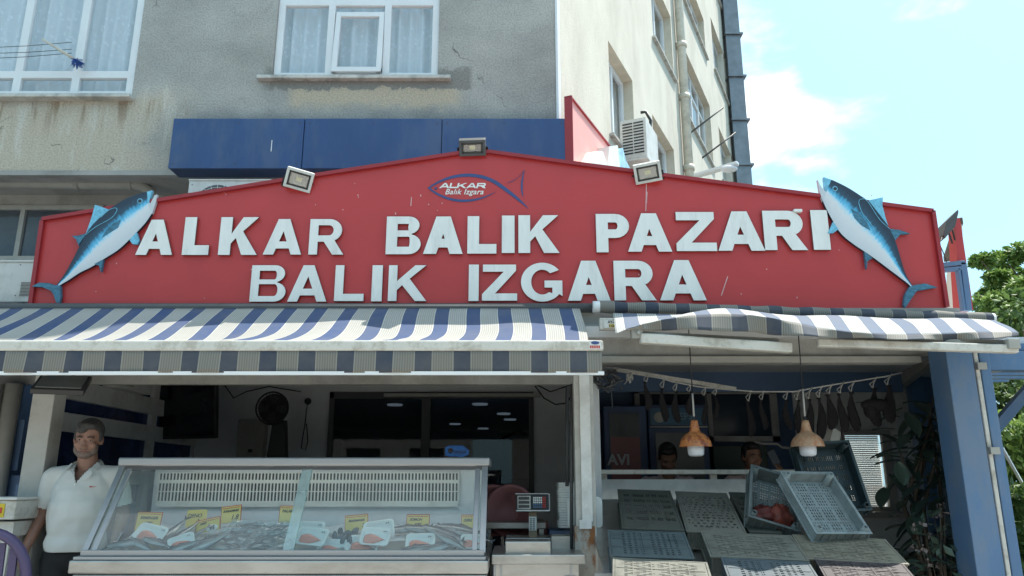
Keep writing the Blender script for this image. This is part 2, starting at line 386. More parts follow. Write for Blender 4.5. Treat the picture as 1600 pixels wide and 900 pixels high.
def lace():
    m, nt, N, L, b = newmat('lace_curtain')
    tc = N.new('ShaderNodeTexCoord'); v = N.new('ShaderNodeTexVoronoi'); v.inputs['Scale'].default_value = 16; L.new(tc.outputs['Object'], v.inputs['Vector'])
    mr = N.new('ShaderNodeMapRange'); mr.inputs[1].default_value = .22; mr.inputs[2].default_value = .40; mr.inputs[3].default_value = .6; mr.inputs[4].default_value = 0
    L.new(v.outputs['Distance'], mr.inputs[0])
    uv = N.new('ShaderNodeUVMap'); sx = N.new('ShaderNodeSeparateXYZ'); L.new(uv.outputs[0], sx.inputs[0])
    r2 = N.new('ShaderNodeValToRGB'); e = r2.color_ramp.elements; e[0].position = 0; e[0].color = (.1, .1, .1, 1); e[1].position = 1; e[1].color = (.1, .1, .1, 1)
    for p, c in ((.22, .1), (.26, 1), (.50, 1), (.54, .1)):
        q = e.new(p); q.color = (c, c, c, 1)
    L.new(sx.outputs[1], r2.inputs[0])
    mu = N.new('ShaderNodeMath'); mu.operation = 'MULTIPLY'; L.new(mr.outputs[0], mu.inputs[0]); L.new(r2.outputs[0], mu.inputs[1])
    fac = N.new('ShaderNodeMapRange'); fac.inputs[3].default_value = .80; fac.inputs[4].default_value = 1; L.new(mu.outputs[0], fac.inputs[0])
    d = N.new('ShaderNodeBsdfDiffuse'); d.inputs[0].default_value = (.90, .90, .90, 1)
    t = N.new('ShaderNodeBsdfTransparent'); ms = N.new('ShaderNodeMixShader'); L.new(fac.outputs[0], ms.inputs[0]); L.new(t.outputs[0], ms.inputs[1]); L.new(d.outputs[0], ms.inputs[2])
    L.new(ms.outputs[0], N['Material Output'].inputs[0]); N.remove(b); return m
M['lace'] = lace()
M['room'] = mat('dim_room', (.40, .40, .40), .9)

# ======================= GROUND
g = MB(); g.face([(-150, -150, -.155), (150, -150, -.155), (150, 250, -.155), (-150, 250, -.155)]); g.build('ground', M['asphalt'], kind='structure')
g = MB(); g.box(-14, 14, -5.5, 3.6, -.153, -.03); g.build('pavement', M['paving'], kind='structure', bevel=.02)
g = MB(); g.box(-7, 3.3, 3.604, 14.5, -.154, 0); g.build('floor', M['floor'], kind='structure')
g = MB(); g.box(-150, 150, -9.0, -8.85, -.153, -.03); g.build('kerb', M['paving'], kind='structure')

# ======================= APARTMENT BUILDING
FY = 7.2; BX = .48; WY = 7.8
bld = thing('apartment_building', 'weathered grey rendered apartment building with sunlit cream flank behind the red sign', 'building', (0, FY, 0))
def frame(O, D, N): # local (u, out, z)
    return Matrix(((D.x, N.x, 0, O.x), (D.y, N.y, 0, O.y), (0, 0, 1, O.z), (0, 0, 0, 1)))
FO, FD, FN = Vector((0, FY, 0)), Vector((1, 0, 0)), Vector((0, -1, 0))
ang = R(24.8)
SO, SD = Vector((BX, FY, 0)), Vector((math.sin(ang), math.cos(ang), 0)); SN = Vector((SD.y, -SD.x, 0))
MF, MS = frame(FO, FD, FN), frame(SO, SD, SN)
def PS(px, py):
    q = hit(px, py, SO, SN); return (q-SO).dot(SD), q.z
def wall(mb, T, u0, u1, z0, z1, holes, dep, rv=1):
    us = sorted({u0, u1, *[h[0] for h in holes], *[h[1] for h in holes]}); zs = sorted({z0, z1, *[h[2] for h in holes], *[h[3] for h in holes]})
    for a, b in zip(us, us[1:]):
        for c, d in zip(zs, zs[1:]):
            m = ((a+b)/2, (c+d)/2)
            if any(h[0] < m[0] < h[1] and h[2] < m[1] < h[3] for h in holes): continue
            mb.face([T @ Vector(p) for p in ((a, 0, c), (b, 0, c), (b, 0, d), (a, 0, d))])
    mb.mi = rv
    for a, b, c, d in holes:
        for q in (((a, 0, c), (a, 0, d), (a, -dep, d), (a, -dep, c)), ((b, 0, c), (b, 0, d), (b, -dep, d), (b, -dep, c)),
                  ((a, 0, c), (b, 0, c), (b, -dep, c), (a, -dep, c)), ((a, 0, d), (b, 0, d), (b, -dep, d), (a, -dep, d))):
            mb.face([T @ Vector(p) for p in q])
    mb.mi = 0
def add_window(T, a, b, c, d, inset, mull=(), rails=(), fw=.055, sill=None, curtain=True, ajar=None, silld=.1):
    f = MB(); n0, n1 = -inset-.03, -inset+.03
    f.box(a, b, n0, n1, c, c+fw, T); f.box(a, b, n0, n1, d-fw, d, T); f.box(a, a+fw, n0-.002, n1+.002, c, d, T); f.box(b-fw, b, n0-.002, n1+.002, c, d, T)
    for m in mull: f.box(m-fw/2, m+fw/2, n0-.004, n1+.004, c+.01, d-.01, T)
    for m in rails: f.box(a+.01, b-.01, n0-.003, n1+.003, m-fw/2, m+fw/2, T)
    w = f.build('window', M['pvc'], bld, bevel=.006)
    g = MB(); g.box(a+fw*.5, b-fw*.5, -inset-.004, -inset+.004, c+fw*.5, d-fw*.5, T); g.build('pane', M['glass_up'], w)
    r = MB(); n = -inset-.9
    r.face([T @ Vector(p) for p in ((a-.3, n, c-.2), (b+.3, n, c-.2), (b+.3, n, d+.3), (a-.3, n, d+.3))])
    for q in (((a-.3, n, c-.2), (b+.3, n, c-.2), (b+.3, -inset-.04, c-.2), (a-.3, -inset-.04, c-.2)), ((a-.3, n, d+.3), (b+.3, n, d+.3), (b+.3, -inset-.04, d+.3), (a-.3, -inset-.04, d+.3)),
              ((a-.3, n, c-.2), (a-.3, n, d+.3), (a-.3, -inset-.04, d+.3), (a-.3, -inset-.04, c-.2)), ((b+.3, n, c-.2), (b+.3, n, d+.3), (b+.3, -inset-.04, d+.3), (b+.3, -inset-.04, c-.2))):
        r.face([T @ Vector(p) for p in q])
    r.build('room_recess', M['room'], w)
    if curtain:
        k = MB(); W = b-a
        fn = lambda s, t: T @ Vector((a+s*W, -inset-.13+.042*math.sin(s*W*44+math.sin(s*9)*2.5)+.02*math.sin(s*W*17), c-.02+t*(d-c+.04)))
        k.grid(fn, int(W*60), 6, lambda s, t: (s, t)); k.build('curtain', M['lace'], w)
    if sill:
        s = MB(); s.box(a-sill, b+sill, -inset+.035, silld, c-.045, c-.004, T); s.build('sill', M['sill'], w, bevel=.006)
    return w
q = lambda px, py: P(px, py, FY)
LW = (-6.6, q(207, 140).x, q(100, 152).z, 7.55)
MW = (q(425, 120).x, q(684, 118).x, q(560, 121).z, 6.95)
TOP = 17.5; SOFF = P(140, 271, FY).z
fw_ = MB(); wall(fw_, MF, -16, BX, SOFF, TOP, [LW, MW, (LW[0], LW[1], 8.6, 10.6), (MW[0], MW[1], 8.7, 10.1), (LW[0], LW[1], 11.6, 13.6), (MW[0], MW[1], 11.7, 13.1)], .16)
fw_.build('front_wall', [M['stucco'], M['stucco']], bld, fix=False)
zr = q(150, 115).z
add_window(MF, *LW, .05, mull=(q(114, 140).x, q(22, 140).x, q(-120, 140).x), rails=(zr,), fw=.085, sill=.03)
zt = q(560, 4).z
w = add_window(MF, *MW, .06, mull=(q(515, 60).x, q(604, 60).x), rails=(zt+.02,), fw=.075, sill=.14, silld=.07)
# the tilted middle sash
a0, b0 = q(515, 60).x+.045, q(604, 60).x-.04; s_ = MB(); c0, d0 = MW[2]+.05, zt-.03
T2 = MF @ Matrix.Translation((0, -.02, c0)) @ Matrix.Rotation(R(5), 4, 'X') @ Matrix.Translation((0, 0, -c0))
s_.box(a0, b0, .0, .05, c0, c0+.06, T2); s_.box(a0, b0, .0, .05, d0-.12, d0-.06, T2); s_.box(a0, a0+.055, -.002, .052, c0, d0-.06, T2); s_.box(b0-.055, b0, -.002, .052, c0, d0-.06, T2)
s_.build('tilted_sash', M['pvc'], w, bevel=.005)
for (u0, u1) in ((LW[0], LW[1]), (MW[0], MW[1])):
    for zz in (8.6, 11.6):
        add_window(MF, u0, u1, zz+(.1 if u0 == MW[0] else 0), (zz+2) if u0 == LW[0] else zz+1.5, .06, mull=((u0+u1)/2,), fw=.08, sill=.05)
# soffit, recessed ground floor wall with transom windows, lintel edge
s_ = MB(); s_.face([(-16, FY, SOFF), (BX, FY, SOFF), (BX, WY, SOFF), (-16, WY, SOFF)]); s_.box(-16, BX-.01, FY-.03, FY+.05, SOFF-.03, SOFF+.02)
s_.build('soffit', M['soffit'], bld)
tw = (P(-200, 330, WY).x, P(163, 330, WY).x, P(100, 408, WY).z, P(100, 322, WY).z)
IW = (P(514, 700, WY).x, P(834, 700, WY).x, .0, P(600, 614, WY).z)
gw = MB(); TW = frame(Vector((0, WY, 0)), FD, FN)
wall(gw, TW, -16, .62, -.15, SOFF, [tw, IW], .12); gw.build('ground_floor_wall', [M['soffit'], M['soffit']], bld, fix=False)
tf = MB(); e = .05
for z in (tw[2], tw[3]-e): tf.box(tw[0], tw[1], WY-.03, WY+.03, z, z+e)
for x in (tw[0], P(30, 360, WY).x, tw[1]-e): tf.box(x, x+e, WY-.032, WY+.032, tw[2], tw[3])
t_ = tf.build('transom_window', M['pipe'], bld)
g = MB(); g.box(tw[0], tw[1], WY+.0, WY+.006, tw[2], tw[3]); g.build('pane', M['glass_dark'], t_)
g = MB(); g.box(tw[0]-.2, tw[1]+.2, WY+.5, WY+.52, tw[2]-.3, tw[3]+.3); g.build('room_recess', M['room'], t_)
# flank
SWs = {}
def srect(tl, br_x, bot):  # near top corner px, far edge px at the same storey, near bottom px
    u0, z1 = PS(*tl); u1, _ = PS(*br_x); _, z0 = PS(*bot); return (u0, u1, z0, z1)
W1 = srect((950, 63), (988, 125), (953, 208)); W3 = srect((1015, -48), (1047, 20), (1015, 48)); W4 = srect((1064, 63), (1108, 155), (1068, 171))
W5 = (W4[0], W4[1], PS(1067, -2)[1], 12.2); W6 = srect((1110, 26), (1131, 70), (1112, 98)); W7 = (W6[0], W6[1], PS(1119, 262)[1], PS(1118, 187)[1])
W2 = (PS(1020, 200)[0], PS(1052, 220)[0], PS(1020, 290)[1], PS(1020, 180)[1])
dz = 3.05
holes = [W1, W2, W3, W4, W5, W6, W7, (W6[0], W6[1], W6[2]+dz*1.0, W6[3]+dz), (W1[0], W1[1], W1[2]+2.95, W1[3]+2.95)]
holes = [(min(a, b), max(a, b), min(c, d), max(c, d)) for a, b, c, d in holes]
SL = PS(1135, 150)[0]
sw = MB(); wall(sw, MS, 0, SL, 2.75, TOP, holes, .22); 
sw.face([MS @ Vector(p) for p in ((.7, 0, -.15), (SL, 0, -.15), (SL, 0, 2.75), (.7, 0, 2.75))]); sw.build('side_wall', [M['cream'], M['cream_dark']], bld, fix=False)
for i, h in enumerate(holes):
    wd = h[1]-h[0]; ms_ = [h[0]+wd*k/4 for k in (1, 2, 3)] if wd > 2.2 else [h[0]+wd/2]
    add_window(MS, *h, .17, mull=ms_, rails=((h[3]-.45,) if wd > 2.2 else ()), fw=.07, sill=.08, curtain=wd < 2.2, silld=.06)
bk = MB(); e2 = SO+SD*SL
for a, b in (((e2.x, e2.y), (e2.x-6, e2.y+3)), ((e2.x-6, e2.y+3), (-16, e2.y+3)), ((-16, e2.y+3), (-16, FY))):
    bk.face([(a[0], a[1], -.15), (b[0], b[1], -.15), (b[0], b[1], TOP), (a[0], a[1], TOP)])
bk.build('rear_wall', M['cream'], bld); rf = MB(); rf.prism([(-16, FY, TOP), (BX, FY, TOP), (e2.x, e2.y, TOP), (e2.x-6, e2.y+3, TOP), (-16, e2.y+3, TOP)], (0, 0, .25)); rf.build('roof', M['soffit'], bld)
# corner strip, downpipe, duct
d_ = MB(); d_.box(-.02, .05, -.01, .015, SOFF, TOP, MS); d_.build('corner_bead', M['pvc'], bld)
u, z = PS(1061, 150); p_ = MB(); p_.tube([MS @ Vector((u, .10, 3)), MS @ Vector((u, .10, TOP))], .085, 12)
for zz in (PS(1061, 83)[1], PS(1061, 153)[1], PS(1064, 258)[1], 12.5): p_.tube([MS @ Vector((u, .10, zz-.05)), MS @ Vector((u, .10, zz+.05))], .105, 12)
p_.build('downpipe', M['creampipe'], bld)
p_ = MB(); o_ = MS @ Vector((SL, 0, 0)); DX0 = P(1129, 10, o_.y+.1).x; DX1 = P(1150, 10, o_.y+.1).x; y0 = o_.y+.02
zs = [3+1.32*k for k in range(12)]
p_.box(DX0, DX1+.02, y0, y0+.5, -.15, TOP)
for zz in zs: p_.box(DX0-.03, DX1+.09, y0-.06, y0+.66, zz, zz+.05)
p_.build('ventilation_duct', M['duct'], bld)

# clothes poles on the flank
for (a, b, lab) in (((1077, 209), (1130, 168), 'thin dark pole slanting up from the flank wall, nearer the air conditioner'), ((1097, 247), (1150, 207), 'thin dark pole slanting up from the flank wall, nearer the grey duct')):
    u, z = PS(*a); A = MS @ Vector((u, 0, z)); r = ray(*b); B = CAM+r*((A.y-.1)/r.y)
    k = MB(); k.tube([A, B], .018, 6); k.build('clothes_pole', M['darkgrey'], label=lab, cat='pole', group='clothes poles on the side wall')
u, z = PS(1080, 277); A = MS @ Vector((u, 0, z)); k = thing('wall_lamp', 'long pale street style lamp arm low on the cream side wall', 'lamp', A)
m = MB(); m.bar(A, A+Vector((.75, -.55, .05)), .14, .08); m.build('lamp_head', M['pvc'], k, bevel=.03); m = MB(); m.ell(A+Vector((.6, -.45, -.02)), (.16, .12, .06)); m.build('lamp_glass', M['bulb'], k)

# cleaning brush leaning across the left window
A, B = P(66, 61, FY-.25), P(117, 93, FY-.10)
k = thing('window_brush', 'window cleaning brush with blue bristles slanting across the left upstairs window', 'brush', B)
m = MB(); m.tube([A, A.lerp(B, .45)], .011, 8); m.tube([A.lerp(B, .4), B], .015, 8); m.build('handle', M['creampipe'], k)
m = MB(); dd = (B-A).normalized()
for i in range(70): m.bar(B+Vector((rnd.uniform(-.02, .02), rnd.uniform(-.02, .02), 0)), B+dd*.03+Vector((rnd.uniform(-.06, .06), rnd.uniform(-.04, .04), rnd.uniform(-.08, .02))), .005, .005)
m.build('bristles', mat('blue_bristles', (.02, .07, .28), .7), k)

for i_, (y0_, y1_) in enumerate(((75, 66), (84, 77), (92, 83))):
    m = MB(); A = P(-30, y0_, FY-.35); B = P(112, y1_, FY-.12); m.tube([A, A.lerp(B, .5)+Vector((0, 0, -.01)), B], .0035, 5); m.build('washing_line', M['darkgrey'], label=['topmost thin washing line crossing the left upstairs window', 'middle thin washing line crossing the left upstairs window', 'lowest thin washing line crossing the left upstairs window'][i_], cat='washing line', group='washing lines at the left window')
# blue fascia
y = 6.95; X0, X1, Z0, Z1 = P(262, 260, y).x, P(886, 240, y).x, P(500, 263, y).z, P(500, 185, y).z
k = thing('blue_fascia_board', 'long plain navy blue fascia board on the grey wall above the red sign', 'signboard', ((X0+X1)/2, y, Z0))
xs = [X0, P(474, 220, y).x, P(690, 220, y).x, X1]
for a, b in zip(xs, xs[1:]):
    for x_ in (a+.05, (a+b)/2, b-.05):
        for z_ in (Z0+.05, Z1-.05): m = MB(); m.lathe([(.0001, .004), (.006, .004), (.008, 0)], (x_, y, z_), 8, Matrix.Rotation(R(90), 3, 'X')); m.build('rivet', M['darkgrey'], k)
    m = MB(); m.box(a+.004, b-.004, y, y+.02, Z0, Z1); m.build('panel', M['blue_board'], k, bevel=.004)
m = MB(); m.box(X0+.01, X1-.01, y+.021, FY-.003, Z0+.004, Z1-.004); m.build('casing', M['blue_board_low'], k)
m = MB(); a = P(425, 219, y-.003); m.bar(a, a+Vector((0, 0, -.12)), .008, .004); m.build('scratch_mark', M['pvc'], k)

# red side sign on the flank: sunlit face along the wall, raised letter tops and a fish
ra = P(890, 152, 6.93); k = thing('side_signboard', 'upper red signboard running back along the sunlit flank wall beside the blue fascia', 'signboard', (ra.x, 6.93, 3.7))
T3 = frame(Vector((ra.x+.0, 6.93, 0)), SD, SN)
ztop = ra.z; m = MB(); m.prism([T3 @ Vector(p) for p in ((0, 0, 3.7), (0, 0, ztop), (2.9, 0, ztop), (2.9, 0, 3.7))], -SN*.05); m.build('board', mat('sunlit_pale_red', (.80, .36, .32), .5, var=.05), k)  # glare of the sunlit face put into the board's pale red
m = MB(); m.box(-.01, .0, -.055, .03, 3.7, ztop+.01, T3); m.box(-.01, 2.9, -.055, .02, ztop, ztop+.015, T3); m.build('edge_trim', M['red_trim'], k)
O3 = T3 @ Vector((0, .002, 0))
for pl_ in ([(903, 262), (916, 239), (924, 240), (933, 268)], [(932, 262), (934, 232), (948, 230), (952, 268)]):
    m = MB(); m.prism([hit(a_, b_, O3, SN) for a_, b_ in pl_], SN*.13); m.build('raised_letter', M['letter'], k)
m = MB(); m.prism([hit(a_, b_, O3, SN) for a_, b_ in ((940, 270), (950, 248), (962, 233), (967, 232), (972, 252), (990, 285))], SN*.05); m.build('painted_fish', mat('pale_blue_paint', (.35, .58, .72), .4, var=.35, vs=9), k)

# ======================= THE BIG RED SIGN
SY = 5.5
sg = thing('shop_sign', 'huge red gabled shop sign with white raised letters ALKAR BALIK PAZARI BALIK IZGARA', 'shop sign', (P(760, 480, SY).x, SY, P(760, 480, SY).z))
ol = [(50, 474), (68, 346), (240, 318), (445, 285), (718, 243), (765, 241), (890, 258), (1200, 299), (1456, 333), (1478, 483)]
pts = [P(a, b, SY) for a, b in ol]; zb = min(pts[0].z, pts[-1].z); pts[0].z = zb; pts[-1].z = zb
m = MB(); m.prism(pts, (0, .14, 0)); m.build('board', M['red'], sg)
cen = Vector((sum(p.x for p in pts)/len(pts), SY, sum(p.z for p in pts)/len(pts)))
m = MB()
for a, b in zip(pts[1:], pts[2:]): m.bar(a+Vector((0, -.006, .012)), b+Vector((0, -.006, .012)), .05, .028) if (b.x-a.x) > .3 or True else None
m.bar(pts[0]+Vector((0, -.006, 0)), pts[1]+Vector((0, -.006, 0)), .04, .03)
m.build('edge_trim', M['red_trim'], sg)
# panel joints: fine dark seams; drips
m = MB()
for px in (330, 620, 905, 1180): 
    a = P(px, 474, SY-.001); 
def letter(ch, w, h, t):
    def arc(cx, cy, rx, ry, a0, a1, n=10): return [(cx+rx*math.cos(R(a0+(a1-a0)*k/n)), cy+ry*math.sin(R(a0+(a1-a0)*k/n))) for k in range(n+1)]
    hb = t*.86
    if ch == 'I': return [[(0, 0), (w, 0), (w, h), (0, h)]]
    if ch == 'L': return [[(0, 0), (w, 0), (w, hb), (t, hb), (t, h), (0, h)]]
    if ch == 'Z': return [[(0, 0), (w, 0), (w, hb), (t*1.5, hb), (w*.97, h-hb*.85), (w*.97, h), (.02*w, h), (.02*w, h-hb), (w-1.55*t, h-hb), (0, hb*.9)]]
    if ch == 'K': return [[(0, 0), (t, 0), (t, h*.30), (t+(w-t)*.17, h*.44), (w-1.32*t, 0), (w, 0), (t+(w-t)*.42, h*.62), (w*.98, h), (w-1.38*t, h), (t, h*.56), (t, h), (0, h)]]
    if ch == 'A':
        s = t*1.12; top = t*.62; kx = (w/2-top)/h; z0, z1 = h*.17, h*.17+hb*.92; ap = (w/2-s)/kx
        hole = [(s+kx*z1, z1), (w-s-kx*z1, z1), (w/2, min(ap, h*.86))]
        return [[(0, 0), (s, 0), (s+kx*z0, z0), (w-s-kx*z0, z0), (w-s, 0), (w, 0), (w/2+top, h), (w/2-top, h)], hole]
    if ch in 'PR':
        zb_ = h*(.37 if ch == 'P' else .36); r_ = (h-zb_)/2; rx = min(r_*1.1, w*.5); xc = w*(.98 if ch == 'P' else .93)-rx
        o = [(0, 0), (t, 0), (t, zb_)]
        if ch == 'R':
            o += [(w*.42, zb_), (w-t*1.28, 0), (w, 0), (xc+rx*.42, zb_+.06*h)]
            o += arc(xc, zb_+r_, rx, r_, -62, 90)
        else: o += arc(xc, zb_+r_, rx, r_, -90, 90)
        o += [(0, h)]
        hi = [(t, zb_+hb*.88)]+arc(xc, zb_+r_, rx-t*.98, r_-hb*.88, -90, 90)+[(t, h-hb*.88)]
        return [o, hi]
    if ch == 'B':
        m1 = h*.53; r1 = m1/2; r2 = (h-m1)/2; rx1 = r1*1.15; rx2 = r2*1.15; x1 = w-rx1; x2 = w*.95-rx2; q1 = hb*.82
        o = [(0, 0)]+arc(x1, r1, rx1, r1, -90, 78)+arc(x2, m1+r2, rx2, r2, -74, 90)+[(0, h)]
        h1 = [(t, q1)]+arc(x1, (q1+m1-q1*.35)/2, rx1-t, (m1-q1*.35-q1)/2, -90, 90)+[(t, m1-q1*.35)]
        h2 = [(t, m1+q1*.5)]+arc(x2, (m1+q1*.5+h-q1)/2, rx2-t, (h-q1-m1-q1*.5)/2, -90, 90)+[(t, h-q1)]
        return [o, h1, h2]
    if ch == 'G':
        cx, cy = w*.5, h*.5; o = arc(cx, cy, w*.5, h*.5, 38, 322, 30)
        o += [(w*.97, h*.14), (w*.97, h*.54), (w*.55, h*.54), (w*.55, h*.54-hb*.85), (w*.97-t, h*.54-hb*.85), (w*.97-t, h*.22)]
        o += arc(cx, cy, w*.5-t*1.02, h*.5-hb*.85, 305, 45, 26)
        return [o]
    return []
L1 = [('A', 212, 276, 344, 399, 17), ('L', 284.5, 332, 340, 399, 19), ('K', 341, 407, 340, 399, 19), ('A', 411, 475, 343, 398.5, 16), ('R', 482, 540, 343, 398.5, 15),
      ('B', 602.5, 659, 339, 398, 18), ('A', 661, 724, 339, 397.5, 19), ('L', 730, 776, 338.5, 397, 19), ('I', 784, 804, 337.5, 396, 19), ('K', 810, 873.5, 337, 396, 19),
      ('P', 932, 983, 335, 395, 19), ('A', 981, 1047, 334, 394, 19), ('Z', 1057, 1116, 332, 393, 16), ('A', 1122, 1190, 331, 392.5, 19), ('R', 1195, 1256, 330, 391.5, 19), ('I', 1271, 1291, 329, 391, 22),
      ('B', 390, 450, 415, 472, 14), ('A', 449, 514, 415, 472, 15), ('L', 522, 571, 415, 471, 15), ('I', 580, 599, 415, 471.5, 15.5), ('K', 606, 668, 415, 471, 15),
      ('I', 732, 748.5, 414, 471, 15.5), ('Z', 753, 808, 414, 470.5, 15), ('G', 814, 880, 411, 472, 16), ('A', 887, 952, 408, 470.5, 18), ('R', 960, 1023, 408, 470, 18), ('A', 1031, 1100, 407, 470, 18)]
lm = [M['letter'], M['letter_edge']]
for ch, a, b, t0, b0, st in L1:
    A = P(a, b0, SY-.018); B = P(b, t0, SY-.018); wx = B.x-A.x; hz = B.z-A.z; t = st/62*hz*.97
    me = shape_mesh(letter(ch, wx, hz, t), .024, .0015); m = MB(); m.merge_mesh(me, Matrix.Translation(A) @ XZ)
    for f in m.bm.faces: f.material_index = 0 if abs(f.normal.y) > .9 else (1 if abs(f.normal.y) < .3 else 0)
    m.bm.normal_update()
    for f in m.bm.faces: f.material_index = 0 if abs(f.normal.y) > .6 else 1
    lo = m.build('letter', lm, sg)
A = P(1246, 330, SY-.03); m = MB(); m.box(A.x-.032, A.x+.032, SY-.05, SY-.005, A.z-.011, A.z+.013, None); m.build('loose_letter_dot', M['letter'], sg, bevel=.006)
# small fixings, chips
m = MB(); r2 = random.Random(5)
for i in range(26):
    px, py = r2.choice([(r2.uniform(520, 660), r2.uniform(285, 325)), (r2.uniform(300, 700), r2.uniform(300, 335)), (r2.uniform(900, 1400), r2.uniform(300, 470)), (r2.uniform(100, 400), r2.uniform(380, 470))])
    a = P(px, py, SY-.0012); s1 = r2.uniform(.002, .005); m.box(a.x-s1, a.x+s1, SY-.002, SY+.001, a.z-s1*r2.uniform(1, 3), a.z+s1)
for (px, y0_, y1_) in ((1010, 288, 330), (1011, 300, 318), (643, 308, 322), (1137, 432, 462)):
    a = P(px, y0_, SY); b = P(px-(10 if px == 1137 else 1), y1_, SY); m.bar(a+Vector((0, -.001, 0)), b+Vector((0, -.001, 0)), .007, .004, Vector((0, 1, 0)))
m.build('paint_chips', mat('pale_chips', (.6, .36, .36), .7), sg)
# logo
def band(top, bot): return [P(a, b, SY-.002) for a, b in top]+[P(a, b, SY-.002) for a, b in reversed(bot)]
def bez(p0, p1, p2, p3, n=18):
    o = []
    for k in range(n+1):
        t = k/n; u = 1-t; o.append((u**3*p0[0]+3*u*u*t*p1[0]+3*u*t*t*p2[0]+t**3*p3[0], u**3*p0[1]+3*u*u*t*p1[1]+3*u*t*t*p2[1]+t**3*p3[1]))
    return o
def strip(mb, top, bot, off=.002):
    n = min(len(top), len(bot))
    for k in range(n-1):
        qd = [P(*top[k], SY-off), P(*top[k+1], SY-off), P(*bot[k+1], SY-off), P(*bot[k], SY-off)]
        mb.prism(qd, (0, -.002, 0))
m = MB()
strip(m, bez((668, 294), (700, 268), (750, 262), (785, 289))+bez((785, 289), (800, 300), (815, 312), (825, 325), 10)[1:], bez((672, 294), (700, 274), (748, 268), (778, 291))+bez((778, 291), (795, 303), (812, 315), (825, 326), 10)[1:])
strip(m, bez((672, 294), (700, 316), (740, 318), (776, 299)), bez((668, 294), (700, 322), (742, 322), (776, 299)))
strip(m, bez((792, 286), (803, 285), (812, 276), (820, 266), 10), bez((792, 286), (806, 281), (810, 278), (818, 267), 10), .003)
strip(m, bez((820, 266), (812, 280), (812, 300), (818, 309), 10), bez((820, 266), (816, 280), (816, 300), (818, 309), 10), .0035)
a = P(681, 294.5, SY-.003); m.lathe([(0.0001, .0), (.011, 0), (.011, .002), (.0001, .002)], a, 12, Matrix.Rotation(R(90), 3, 'X')); m.build('logo_fish', M['logo_blue'], sg)
x0, m = 686, MB()
for ch, wd in (('A', 16), ('L', 12), ('K', 15), ('A', 16), ('R', 15)):
    A = P(x0, 294, SY-.003); B = P(x0+wd, 286, SY-.003); me = shape_mesh(letter(ch, B.x-A.x, B.z-A.z, .013), .002)
    Sh = Matrix(((1, .25, 0, 0), (0, 1, 0, 0), (0, 0, 1, 0), (0, 0, 0, 1))); m.merge_mesh(me, Matrix.Translation(A) @ XZ @ Sh); x0 += wd-.3
m.build('logo_name', M['letter'], sg)
A = P(725, 300, SY-.003); m = MB(); m.merge_mesh(text_mesh('Balık Izgara', .062, .002, .3, .0006, 1.05), Matrix.Translation(A) @ XZ); m.build('logo_subtitle', M['letter'], sg)

# tuna cut-outs
def tunamat(name):
    m, nt, N, L, b = newmat(name)
    uv = N.new('ShaderNodeUVMap'); sx = N.new('ShaderNodeSeparateXYZ'); L.new(uv.outputs[0], sx.inputs[0])
    mp = N.new('ShaderNodeMapping'); mp.inputs['Scale'].default_value = (60, 4, 1); L.new(uv.outputs[0], mp.inputs[0])
    nz = N.new('ShaderNodeTexNoise'); nz.inputs['Scale'].default_value = 1; nz.inputs['Detail'].default_value = 3; L.new(mp.outputs[0], nz.inputs['Vector'])
    a = N.new('ShaderNodeMath'); a.operation = 'MULTIPLY_ADD'; a.inputs[1].default_value = .22; L.new(nz.outputs[0], a.inputs[0]); L.new(sx.outputs[1], a.inputs[2])
    cr = N.new('ShaderNodeValToRGB'); e = cr.color_ramp.elements; e[0].position = 0; e[0].color = (.50, .54, .58, 1); e[1].position = 1; e[1].color = (.02, .035, .06, 1)
    for p, c in ((.50, (.66, .68, .70)), (.58, (.50, .68, .78)), (.64, (.14, .50, .74)), (.74, (.06, .30, .50)), (.82, (.03, .07, .115))):
        q = e.new(p); q.color = c4(c)
    L.new(a.outputs[0], cr.inputs[0]); L.new(cr.outputs[0], b.inputs['Base Color']); b.inputs['Roughness'].default_value = .35; return m
M['tuna'] = tunamat('painted_tuna')
M['fin'] = mat('painted_fin', (.05, .16, .24), .4, var=.5, vs=40, stretch=(1, 1, 3))
M['finlight'] = mat('painted_light_fin', (.16, .45, .62), .4, var=.3, vs=40)
M['edge_dark'] = mat('cutout_edge', (.02, .03, .05), .5)
